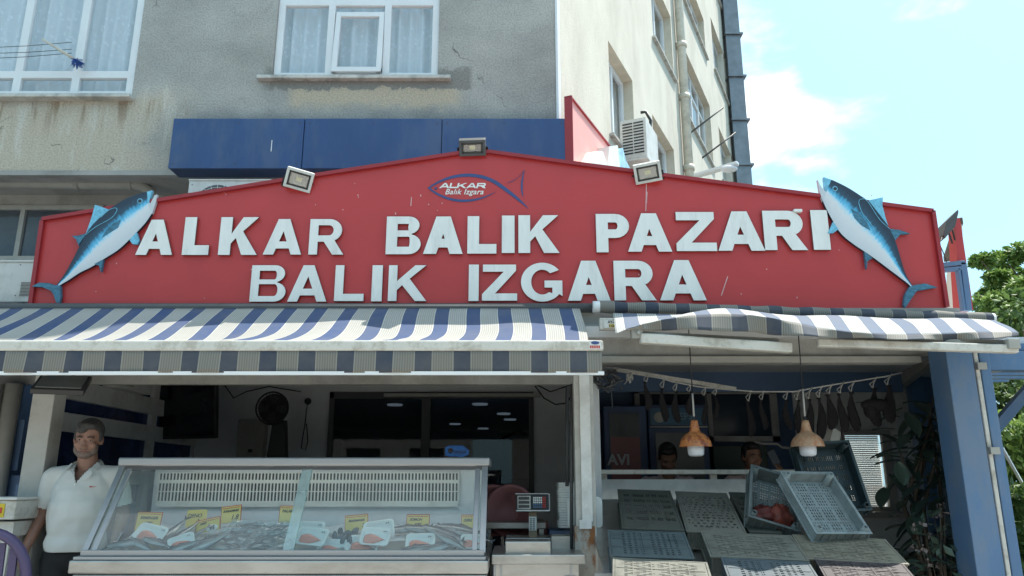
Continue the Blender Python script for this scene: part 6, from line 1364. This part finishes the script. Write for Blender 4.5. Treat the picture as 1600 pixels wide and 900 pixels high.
def person(label, x, y, H, headrot, sho, arms, shirtm, hairm, belly=.15, skinm=None, vox=.0075, yaw=0, beard=False, group=None, z0=0, fringe=True):
    k = thing('person', label, 'person', (0, 0, 0), group); s = H/1.77; V = Vector
    T3 = Matrix.Rotation(R(headrot[2]), 3, 'Z') @ Matrix.Rotation(R(headrot[0]), 3, 'X') @ Matrix.Rotation(R(headrot[1]), 3, 'Y')
    hc = V((0, -.035, 1.625))+V((sho*.05, 0, 0))
    m = MB(); head(m, hc, T3)
    m.cap((0, .01, 1.46), hc+T3 @ V((0, .02, -.06)), .062, .055)
    m.ell((0, .0, 1.28), (.160, .10, .17)); m.ell((0, -.01, 1.08), (.155, .11, .17)); m.ell((0, 0, .94), (.165, .115, .12)); m.cap((-.14, .01, 1.39), (.14, .01, 1.39), .050, .050)
    for sd, (sh_, el, wr, tip, th) in zip((-1, 1), arms):
        m.cap(sh_, el, .046, .040); m.cap(el, wr, .040, .027); hand(m, wr, tip, sd, th)
    for sd in (-1, 1):
        m.cap((sd*.09, 0, .90), (sd*.10, -.01, .50), .085, .055); m.cap((sd*.10, -.01, .50), (sd*.10, .02, .09), .055, .036); m.cap((sd*.10, .03, .05), (sd*.11, -.13, .035), .035, .028)
    body = link(remesh(m, vox, 5), 'body', skinm or M['skin'], k)
    face_bits(k, hc, T3, hairm)
    # hair
    m = MB(); w = lambda a, b, c_: hc+T3 @ V((a, b, c_))
    m.ell(w(0, .022, .050), (.083, .096, .083), T3, 20, 14); m.ell(w(0, .05, .0), (.078, .072, .075), T3); 
    for s2 in (-1, 1): m.ell(w(s2*.070, -.006, .022), (.013, .030, .038), T3)
    m.ell(w(-.01, -.058, .088), (.058, .030, .026), T3)
    if fringe: m.ell(w(-.030, -.082, .064), (.032, .014, .024), T3)
    link(remesh(m, .006, 2), 'hair', hairm, k)
    if beard:
        m = MB(); m.ell(w(0, -.038, -.083), (.052, .052, .036), T3); m.ell(w(-.048, -.022, -.058), (.022, .045, .040), T3); m.ell(w(.048, -.022, -.058), (.022, .045, .040), T3); m.ell(w(0, -.090, -.0535), (.026, .012, .006), T3)
        link(remesh(m, .005, 3), 'beard', M['beard'], k)
    # shirt
    m = MB(); m.ell((0, .0, 1.28), (.180, .135, .20)); m.ell((0, -.025, 1.16), (.176, belly-.01, .25)); m.ell((0, -.015, 1.0), (.178, belly-.015, .13)); m.cap((-.15, .01, 1.395), (.15, .01, 1.395), .066, .066); m.cap((0, .015, 1.39), (-.14, .01, 1.38), .08, .06); m.cap((0, .015, 1.39), (.14, .01, 1.38), .08, .06); m.cap((0, .012, 1.40), (0, .01, 1.475), .10, .066)
    for sd, (sh_, el, wr, tip, th) in zip((-1, 1), arms):
        sh_, el = V(sh_), V(el); m.cap(sh_, sh_.lerp(el, .80), .062, .056)
    me = remesh(m, .008, 16)
    bm = bmesh.new(); bm.from_mesh(me)
    def cut(co, no): bmesh.ops.bisect_plane(bm, geom=bm.verts[:]+bm.edges[:]+bm.faces[:], plane_co=co, plane_no=no, clear_outer=True)
    cut((0, 0, .955), (0, .0, -1))
    for sd, (sh_, el, wr, tip, th) in zip((-1, 1), arms):
        sh_, el = V(sh_), V(el); c0 = sh_.lerp(el, .78); nn = (el-sh_).normalized()
        gv = [f for f in bm.faces if (f.calc_center_median()-c0).dot(nn) > 0 and (f.calc_center_median()-c0).length < .11 and abs(f.calc_center_median().x) > .19]
        bmesh.ops.delete(bm, geom=gv, context='FACES')
    # neck opening with a V at the front
    gv = []
    for f in bm.faces:
        c_ = f.calc_center_median()
        if c_.z > 1.482 or (c_.y < 0 and c_.z > 1.355 and abs(c_.x) < (c_.z-1.355)*.52 and abs(c_.x) < .06): gv.append(f)
    bmesh.ops.delete(bm, geom=gv, context='FACES')
    for v in bm.verts:
        n = mnoise.noise(v.co*7)*.008+mnoise.noise(Vector((v.co.x*7+v.co.z*9, v.co.y*7, v.co.z*11-v.co.x*8)))*.009; v.co += v.normal*n
    bm.to_mesh(me); bm.free(); so_ = link(me, 'shirt', shirtm, k); md = so_.modifiers.new('s', 'SOLIDIFY'); md.thickness = .004; md.offset = 1
    # collar
    m = MB()
    for sd in (-1, 1):
        pts_ = [(sd*.010, -.118, 1.375), (sd*.052, -.090, 1.452), (sd*.074, -.02, 1.492), (sd*.06, .05, 1.505), (0, .078, 1.51)]
        lo = [(sd*.055, -.135, 1.365), (sd*.098, -.098, 1.418), (sd*.108, -.02, 1.455), (sd*.085, .075, 1.465), (0, .105, 1.465)]
        for i in range(4): m.face([pts_[i], pts_[i+1], lo[i+1], lo[i]])
    m.build('collar', shirtm, k, solid=.005, sub=1)
    # trousers
    m = MB(); m.ell((0, 0, .94), (.185, .14, .13))
    for sd in (-1, 1): m.cap((sd*.09, 0, .90), (sd*.10, -.01, .50), .105, .075); m.cap((sd*.10, -.01, .50), (sd*.10, .02, .10), .075, .062)
    me = remesh(m, .010, 5); link(me, 'trousers', M['trouser'], k)
    for sd in (-1, 1): m = MB(); m.ell((sd*.105, -.05, .035), (.05, .14, .045)); me = remesh(m, .008, 2); link(me, 'shoe', M['black'], k)
    k.location = (x, y, z0); k.scale = (s, s, s); k.rotation_euler = (0, 0, R(yaw)); return k
main = person('middle aged man in a white polo shirt standing left of the fish case', P(140, 700, 5.0).x, 5.0, 1.79, (8, 3, 10), .0,
    [((-.19, .01, 1.395), (-.245, .05, 1.16), (-.265, -.07, .97), (-.245, -.14, .85), (.6, -.6, .2)), ((.185, .01, 1.405), (.235, .05, 1.17), (.24, -.05, .96), (.22, -.10, .84), (-.6, -.6, .2))],
    M['shirt'], M['hair'], .17, M['skin'], yaw=6, beard=True)
shirt_ = [o for o in main.children if o.name.startswith('shirt')][0]
def on_shirt(x, z):
    ok, p_, n_, _ = shirt_.ray_cast(Vector((x, -.6, z)), Vector((0, 1, 0))); return p_+Vector((0, -.005, 0))
m = MB(); ap = [on_shirt(x_, z_) for x_, z_ in ((.078, 1.338), (.084, 1.329), (.122, 1.336), (.095, 1.3345), (.083, 1.3375))]
m.prism(ap, (0, -.003, 0)); bmesh.ops.translate(m.bm, verts=m.bm.verts, vec=main.location); m.build('chest_mark', M['redink'], main)
for zz in (1.345, 1.315):
    m = MB(); m.ell(on_shirt(.0, zz), (.005, .003, .005), None, 8, 6); bmesh.ops.translate(m.bm, verts=m.bm.verts, vec=main.location); m.build('button', M['foam'], main)
person('dark haired man looking down behind the hatch, white shirt', P(1042, 715, 6.75).x, 6.75, 1.72, (32, 0, 0), .0,
    [((-.185, .01, 1.405), (-.24, .02, 1.15), (-.12, -.2, 1.05), (-.05, -.27, 1.0), (.6, 0, .6)), ((.185, .01, 1.405), (.24, .02, 1.15), (.12, -.2, 1.05), (.05, -.27, 1.0), (-.6, 0, .6))], M['shirt2'], M['hair2'], .12, M['skin2'], vox=.009, fringe=False)
ph = person('dark haired man behind the hatch holding a phone beside his face', P(1173, 712, 6.75).x, 6.75, 1.73, (4, 0, 8), .0,
    [((-.185, .01, 1.405), (-.24, .02, 1.15), (-.10, -.16, 1.2), (-.05, -.19, 1.30), (.6, 0, .6)), ((.185, .01, 1.405), (.30, -.10, 1.25), (.215, -.13, 1.49), (.155, -.15, 1.60), (-.5, -.6, .3))], M['shirt2'], M['hair2'], .12, M['skin2'], vox=.009, fringe=False)
p = ph.location+Vector((.135, -.19, 1.575)); k = thing('mobile_phone', 'dark mobile phone held up by the man behind the hatch', 'phone', p)
T = Matrix.Translation(p) @ Matrix.Rotation(R(-28), 4, 'Y') @ Matrix.Rotation(R(10), 4, 'X'); m = MB(); m.box(-.036, .036, 0, .010, -.07, .07, T); m.build('casing', M['black'], k, bevel=.004)
m = MB(); m.box(-.031, .031, -.002, -.0005, -.062, .062, T); m.build('screen', mat('phone_screen', (.10, .12, .14), .1), k)

# ======================= LEFT FOREGROUND: styrofoam box on a ledge, purple chair
A, B = P(-40, 812, 4.75), P(26, 782, 4.75); k = thing('styrofoam_box', 'grubby white lidded box with a yellow label on the far left', 'box', Vector(((A.x+B.x)/2, 4.85, A.z)))
m = MB(); m.box(A.x, B.x, 4.75, 5.0, A.z, B.z); m.build('box', M['beige_metal'], k, bevel=.006); m = MB(); m.box(A.x-.01, B.x+.012, 4.735, 5.01, B.z+.002, B.z+.02); m.build('lid', M['white'], k, bevel=.005)
q0, q1 = P(-20, 808, 4.745), P(8, 787, 4.745); m = MB(); m.box(q0.x, q1.x, 4.744, 4.749, q0.z, q1.z); m.build('yellow_label', mat('label_yellow', (.6, .45, .03), .5), k)
m = MB(); m.box(q0.x, P(2, 800, 4.74).x, 4.741, 4.7435, P(0, 802, 4.74).z, P(0, 793, 4.74).z); m.build('label_print', M['redink'], k)
m = MB(); a, b = P(-40, 814, 4.8), P(20, 830, 4.8); m.box(a.x, b.x, 4.8, 5.0, b.z-.03, a.z-.004); m.box(a.x, b.x-.03, 4.83, 4.98, 0, b.z-.032); m.build('ledge', M['beige_metal'], label='pale ledge carrying the grubby lidded box', cat='ledge')
C = P(10, 870, 4.35); k = thing('plastic_chair', 'purple plastic garden chair, rounded back showing at the bottom left corner', 'chair', (C.x, 4.35, -.03))
zc_ = P(10, 831, 4.35).z; w_ = .22; cx = P(40, 860, 4.35).x-.22
def archpt(t, r, zt): # t 0..1 left to right
    a = math.pi*(1-t); return Vector((cx+r*math.cos(a)*1.0, 4.35+.05*(1-math.sin(a)), zt-.28+.28*math.sin(a)**.8 if math.sin(a) > 0 else zt-.28))
m = MB(); pts_ = [Vector((cx-w_, 4.42, .45))]+[archpt(i/16, w_, zc_) for i in range(17)]+[Vector((cx+w_, 4.42, .45))]
m.tube(pts_, .028, 8); m.build('back_frame', M['purple'], k)
m = MB()
for i in range(5):
    x = cx-.14+.07*i; m.prism([(x-.02, 4.40, .45), (x+.02, 4.40, .45), (x+.022, 4.37, zc_-.03-abs(i-2)*.03), (x-.022, 4.37, zc_-.03-abs(i-2)*.03)], (0, .012, 0))
m.build('back_slats', M['purple'], k)
m = MB(); m.prism([(x+cx, 4.15+y, .42) for x, y in rrect(.46, .44, .06)], (0, 0, .03)); m.build('seat', M['purple'], k)
for sx_ in (-1, 1):
    for sy_ in (-1, 1): m = MB(); m.bar((cx+sx_*.19, 4.15+sy_*.18, .42), (cx+sx_*.23, 4.15+sy_*.22, -.03), .05, .04); m.build('leg', M['purple'], k)
    m = MB(); m.tube([(cx+sx_*w_, 4.38, .68), (cx+sx_*(w_+.01), 4.2, .67), (cx+sx_*(w_+.01), 3.98, .65), (cx+sx_*.21, 3.97, .43)], .022, 8); m.build('armrest', M['purple'], k)

# ======================= PLANTS AND TREES
def leafcloud(mb, c, rad, n, size, seed=1, droop=.3, hollow=.35, narrow=.45):
    r = random.Random(seed); c = Vector(c)
    for i in range(n):
        while True:
            v = Vector((r.uniform(-1, 1), r.uniform(-1, 1), r.uniform(-1, 1)))
            if hollow < v.length < 1: break
        p = c+Vector((v.x*rad[0], v.y*rad[1], v.z*rad[2])); s = size*r.uniform(.6, 1.3)
        d = (v.normalized()+Vector((r.uniform(-.8, .8), r.uniform(-.8, .8), r.uniform(-.8, .5)-droop))).normalized(); x = d.cross(Vector((r.uniform(-1, 1), r.uniform(-1, 1), 1))).normalized(); n_ = x.cross(d)
        mb.face([p-d*s*.5, p+x*s*narrow*.55-n_*s*.05, p+d*s*.5, p-x*s*narrow*.55-n_*s*.05])
def tree(px, py, Y, r, h0, nclump, label, mt, leaf=.16, seed=3, cat='tree', name='broadleaf_tree', n=230, group=None):
    rr = random.Random(seed); C = P(px, py, Y); k = thing(name, label, cat, (C.x, Y, -.15), group)
    m = MB(); b = Vector((C.x, Y, -.15)); m.tube([b, b+Vector((.1, 0, h0*.5)), Vector((C.x, Y, C.z))], [r*.09, r*.065, r*.035], 10)
    for i in range(9):
        a = rr.uniform(0, 6.28); e = Vector((C.x+math.cos(a)*r*.75, Y+math.sin(a)*r*.75, C.z+rr.uniform(-.3, .7)*r)); s_ = Vector((C.x, Y, C.z-r*rr.uniform(.2, .9))); m.tube([s_, s_.lerp(e, .5)+Vector((0, 0, .1*r)), e], [r*.03, r*.018, r*.006], 6)
    m.build('trunk', M['bark'], k)
    m = MB()
    for i in range(nclump):
        while True:
            v = Vector((rr.uniform(-1, 1), rr.uniform(-1, 1), rr.uniform(-1, 1)))
            if v.length < 1: break
        c = C+Vector((v.x*r, v.y*r, v.z*r*.8)); q_ = rr.uniform(.16, .34)*r; leafcloud(m, c, (q_, q_, q_*.6), n, leaf, seed*100+i, hollow=.1)
    m.build('crown', mt, k, fix=False)
tree(1612, 456, 17, 1.55, 5, 34, 'broad leafy green tree rising beyond the right end of the sign', M['leafbright'], .17, 3, n=420)
tree(1690, 500, 21, 2.2, 5, 40, 'darker tree at the right edge beyond the leafy one', M['leaf'], .2, 8)
def bush(px, py, Y, rad, n, leaf, label, mt, seed, name='bush'):
    C = P(px, py, Y); k = thing(name, label, 'bush', (C.x, Y, -.15)); rr = random.Random(seed); m = MB()
    for i in range(7): m.tube([(C.x+rr.uniform(-.1, .1), Y, -.15), (C.x+rr.uniform(-.6, .6)*rad[0], Y+rr.uniform(-.5, .5)*rad[1], C.z+rr.uniform(-.3, .6)*rad[2])], [.02, .006], 5)
    m.build('stems', M['bark'], k); m = MB()
    for i in range(26):
        v = Vector((rr.uniform(-1, 1), rr.uniform(-1, 1), rr.uniform(-1, 1))); v = v.normalized()*rr.uniform(.3, .95); leafcloud(m, C+Vector((v.x*rad[0], v.y*rad[1], v.z*rad[2])), (rad[0]*.3, rad[1]*.3, rad[2]*.25), n, leaf, seed*50+i, hollow=0)
    m.build('foliage', mt, k, fix=False)
bush(1600, 745, 9.0, (.75, .8, 1.0), 190, .11, 'sunny bright green bush beside the blue posts', M['leafbright'], 4)
bush(1640, 590, 13, (1.6, 1.4, 1.6), 220, .15, 'darker green bush behind the blue pergola', M['leaf'], 5)
bush(1620, 880, 6.6, (.5, .6, .6), 160, .11, 'shaded bush at the foot of the blue posts', M['leaf'], 6)
# blue pergola on the right
k = thing('blue_pergola', 'blue timber pergola with slatted roof right of the booth', 'pergola', (4.2, 6.5, 0))
m = MB()
for i in range(9): y = 5.6+i*.42; zz = P(1575, 560, 6).z+.02*i; m.box(3.42, 5.6, y, y+.10, zz, zz+.05)
m.build('roof_slats', M['blue_paint'], k)
m = MB(); m.box(3.42, 5.6, 5.45, 5.52, P(1575, 575, 5.5).z-.02, P(1575, 550, 5.5).z); m.build('beam', M['blue_paint'], k); m = MB(); m.bar(P(1545, 680, 6.4), P(1610, 605, 6.4), .07, .08); m.build('brace', M['blue_paint'], k)
m = MB(); m.box(5.3, 5.42, 5.45, 5.57, 0, 2.2); m.build('post', M['blue_paint'], k); m = MB(); m.box(5.3, 5.42, 9.2, 9.32, 0, 2.3); m.build('post', M['blue_paint'], k)
m = MB(); m.bar(P(1566, 700, 6), P(1600, 760, 6.6), .02, .02); m.build('rod', M['pvc'], k)
# rubber plant inside the right window
k = thing('rubber_plant', 'large dark leaved rubber plant crowding the right window of the booth', 'plant', (P(1440, 800, 5.9).x, 5.9, 0)); rr = random.Random(9)
def bigleaf(mb, base, d, L, w, curl=.25):
    d = Vector(d).normalized(); x = d.cross(ZV).normalized(); n_ = x.cross(d)
    mb.grid(lambda s, t: Vector(base)+d*L*s-n_*(-curl*L*s*s)*-1+x*(t-.5)*w*math.sin(math.pi*min(1, s*.96+.03))**.75*1.0+n_*(abs(t-.5)*w*.25), 8, 4)
m = MB(); cx = P(1440, 800, 5.9).x
for i in range(6): m.tube([(cx+rr.uniform(-.1, .1), 5.9, .3), (cx+rr.uniform(-.15, .2), 5.9+rr.uniform(-.1, .1), 1.2), (cx+rr.uniform(-.25, .25), 5.9+rr.uniform(-.2, .2), rr.uniform(1.6, 2.1))], [.02, .015, .006], 6)
m.build('stems', M['bark'], k)
m = MB()
for i in range(120):
    a = rr.uniform(0, 6.28); b = Vector((cx+rr.uniform(-.20, .24), 5.9+rr.uniform(-.25, .2), rr.uniform(.6, 2.0))); bigleaf(m, b, (math.cos(a), math.sin(a), rr.uniform(-.8, .4)), rr.uniform(.16, .28), rr.uniform(.07, .11))
bigleaf(m, P(1418, 708, 5.6), (-1, -.1, -.05), .24, .13, .1); bigleaf(m, P(1402, 722, 5.6), (.05, -.3, -1), .17, .12, .1)
m.build('leaves', M['leafdark'], k)
m = MB(); m.lathe([(.0001, 0), (.15, 0), (.2, .32), (.21, .32), (.2, .3), (.0001, .29)], (cx, 5.9, .002), 24); m.build('pot', M['darkgrey'], k)
k = thing('flowering_plant', 'spindly plant with small pale petals low beside the blue post', 'plant', (P(1470, 860, 5.3).x, 5.3, 0)); cx = P(1468, 860, 5.3).x; m = MB(); f_ = MB()
for i in range(14):
    t_ = Vector((cx+rr.uniform(-.16, .14), 5.3+rr.uniform(-.1, .1), rr.uniform(.85, 1.32))); m.tube([(cx, 5.3, .3), (cx+(t_.x-cx)*.6, 5.3, .8), t_], [.003, .0025, .0015], 5)
    leafcloud(f_, t_, (.03, .03, .03), 5, .028, 300+i, hollow=0, narrow=.8)
m.build('stems', M['bark'], k); f_.build('petals', M['petal'], k, fix=False, kind='stuff'); m = MB(); leafcloud(m, (cx, 5.3, .8), (.2, .15, .4), 160, .09, 77, hollow=0); m.build('leaves', M['leafdark'], k, fix=False)
m = MB(); m.lathe([(.0001, 0), (.1, 0), (.14, .3), (.0001, .3)], (cx, 5.3, .002), 20); m.build('pot', M['darkgrey'], k)
m = MB(); m.prism([P(1303, 668, 6.2), P(1314, 676, 6.2), P(1311, 705, 6.2), P(1316, 728, 6.2), P(1300, 722, 6.2), P(1290, 715, 6.2)], (0, .01, 0)); m.build('paper_sheet', M['foam'], label='torn white sheet hanging just right of the right pendant lamp', cat='sheet')
m = MB(); a = P(1290, 690, 6.6); m.box(a.x-.18, a.x+.12, 6.6, 6.65, .9, a.z+.1); m.build('stained_board', M['beige_metal'], label='stained pale board behind the right pendant lamp', cat='board')

# ======================= ACROSS THE STREET (blocks added behind the viewer to hide the horizon and darken reflections)
rr = random.Random(21)
for i, (x, w_, h_, col) in enumerate(((-22, 12, 7, (.34, .30, .25)), (-8, 13, 8, (.40, .38, .34)), (7, 14, 8, (.30, .27, .24)), (22, 13, 8, (.36, .35, .33)))):
    k = thing('added_street_block', ['unseen tan block added across the street, far left', 'unseen low pale block added facing the stall', 'unseen brown block added facing the stall, right', 'unseen grey block added across the street, far right'][i], 'building', (x, -16, -.15))
    m = MB(); wl = [(x-w_/2+1+j*2.4, x-w_/2+2.3+j*2.4, 1+q_*2.9, 2.6+q_*2.9) for j in range(int((w_-1)/2.4)) for q_ in range(int(h_/2.9))]
    wall(m, frame(Vector((0, -14, 0)), Vector((1, 0, 0)), Vector((0, 1, 0))), x-w_/2, x+w_/2, -.15, h_, wl, .15, rv=0); m.box(x-w_/2, x+w_/2, -20, -14.3, h_-.3, h_); m.build('wall', mat('far_wall', col, .9), k, fix=False)
    m = MB()
    for a, b, c_, d_ in wl: m.face([(a, -14.14, c_), (b, -14.14, c_), (b, -14.14, d_), (a, -14.14, d_)])
    m.build('window', M['black'], k)
# ======================= SKY, SUN, CAMERA
EL, AZ = 65, 58            # azimuth: degrees from straight ahead towards the right
W = bpy.data.worlds.new('World'); SC.world = W; W.use_nodes = True; nt = W.node_tree; N, L = nt.nodes, nt.links
bg = N['Background']; sky = N.new('ShaderNodeTexSky'); sky.sky_type = 'NISHITA'; sky.sun_disc = False
sky.sun_elevation = R(EL); sky.sun_rotation = R(AZ); sky.air_density = 1.0; sky.dust_density = 2.2; sky.ozone_density = 1.0
tc = N.new('ShaderNodeTexCoord'); mp = N.new('ShaderNodeMapping'); mp.inputs['Scale'].default_value = (1, 1, 2.2); mp.inputs['Location'].default_value = (.35, .1, .55)
L.new(tc.outputs['Generated'], mp.inputs[0]); nz = N.new('ShaderNodeTexNoise'); nz.inputs['Scale'].default_value = 2.3; nz.inputs['Detail'].default_value = 9; nz.inputs['Roughness'].default_value = .52
L.new(mp.outputs[0], nz.inputs['Vector'])
# a cloud bank high on the right
sx = N.new('ShaderNodeSeparateXYZ'); L.new(tc.outputs['Generated'], sx.inputs[0])
zr__ = N.new('ShaderNodeMapRange'); zr__.inputs[1].default_value = .36; zr__.inputs[2].default_value = .62; zr__.inputs[3].default_value = -.10; zr__.inputs[4].default_value = .06; L.new(sx.outputs[2], zr__.inputs[0])
ad = N.new('ShaderNodeMath'); ad.operation = 'ADD'; L.new(nz.outputs[0], ad.inputs[0]); L.new(zr__.outputs[0], ad.inputs[1])
mr = N.new('ShaderNodeMapRange'); mr.interpolation_type = 'SMOOTHSTEP'; mr.inputs[1].default_value = .57; mr.inputs[2].default_value = .68; cd_ = ray(1290, 50).normalized(); vm = N.new('ShaderNodeVectorMath'); vm.operation = 'DOT_PRODUCT'; L.new(tc.outputs['Generated'], vm.inputs[0]); vm.inputs[1].default_value = cd_
q2 = N.new('ShaderNodeMapRange'); q2.interpolation_type = 'SMOOTHSTEP'; q2.inputs[1].default_value = .965; q2.inputs[2].default_value = .995; q2.inputs[4].default_value = .125; L.new(vm.outputs['Value'], q2.inputs[0])
a2 = N.new('ShaderNodeMath'); a2.operation = 'ADD'; L.new(ad.outputs[0], a2.inputs[0]); L.new(q2.outputs[0], a2.inputs[1]); L.new(a2.outputs[0], mr.inputs[0])
mx = N.new('ShaderNodeMixRGB'); mx.inputs[2].default_value = (9, 9, 9, 1); L.new(mr.outputs[0], mx.inputs[0])
tint = N.new('ShaderNodeMixRGB'); tint.blend_type = 'MIX'; tint.inputs[0].default_value = .62; tint.inputs[2].default_value = (2.7, 5.5, 6.8, 1); L.new(sky.outputs[0], tint.inputs[1])
L.new(tint.outputs[0], mx.inputs[1]); L.new(mx.outputs[0], bg.inputs['Color']); bg.inputs['Strength'].default_value = .12
sd = bpy.data.lights.new('sun', 'SUN'); sd.energy = 4.2; sd.angle = R(.5); sd.color = (1, .95, .86); so = bpy.data.objects.new('sun', sd); COL.objects.link(so)
d = Vector((math.sin(R(AZ))*math.cos(R(EL)), math.cos(R(AZ))*math.cos(R(EL)), math.sin(R(EL)))); so.rotation_euler = (-d).to_track_quat('-Z', 'Y').to_euler()
cd = bpy.data.cameras.new('camera'); cam = bpy.data.objects.new('camera', cd); COL.objects.link(cam); cd.sensor_width = 36; cd.lens = F/1600*36; cd.clip_end = 800
cam.location = CAM; cam.rotation_euler = (R(90)+PITCH, 0, 0); SC.camera = cam
SC.view_settings.view_transform = 'Standard'; SC.view_settings.look = 'None'; SC.view_settings.exposure = .93; SC.view_settings.gamma = 1
SC.cycles.max_bounces = 8; SC.cycles.transparent_max_bounces = 16; SC.cycles.use_denoising = True; SC.cycles.sample_clamp_indirect = 6
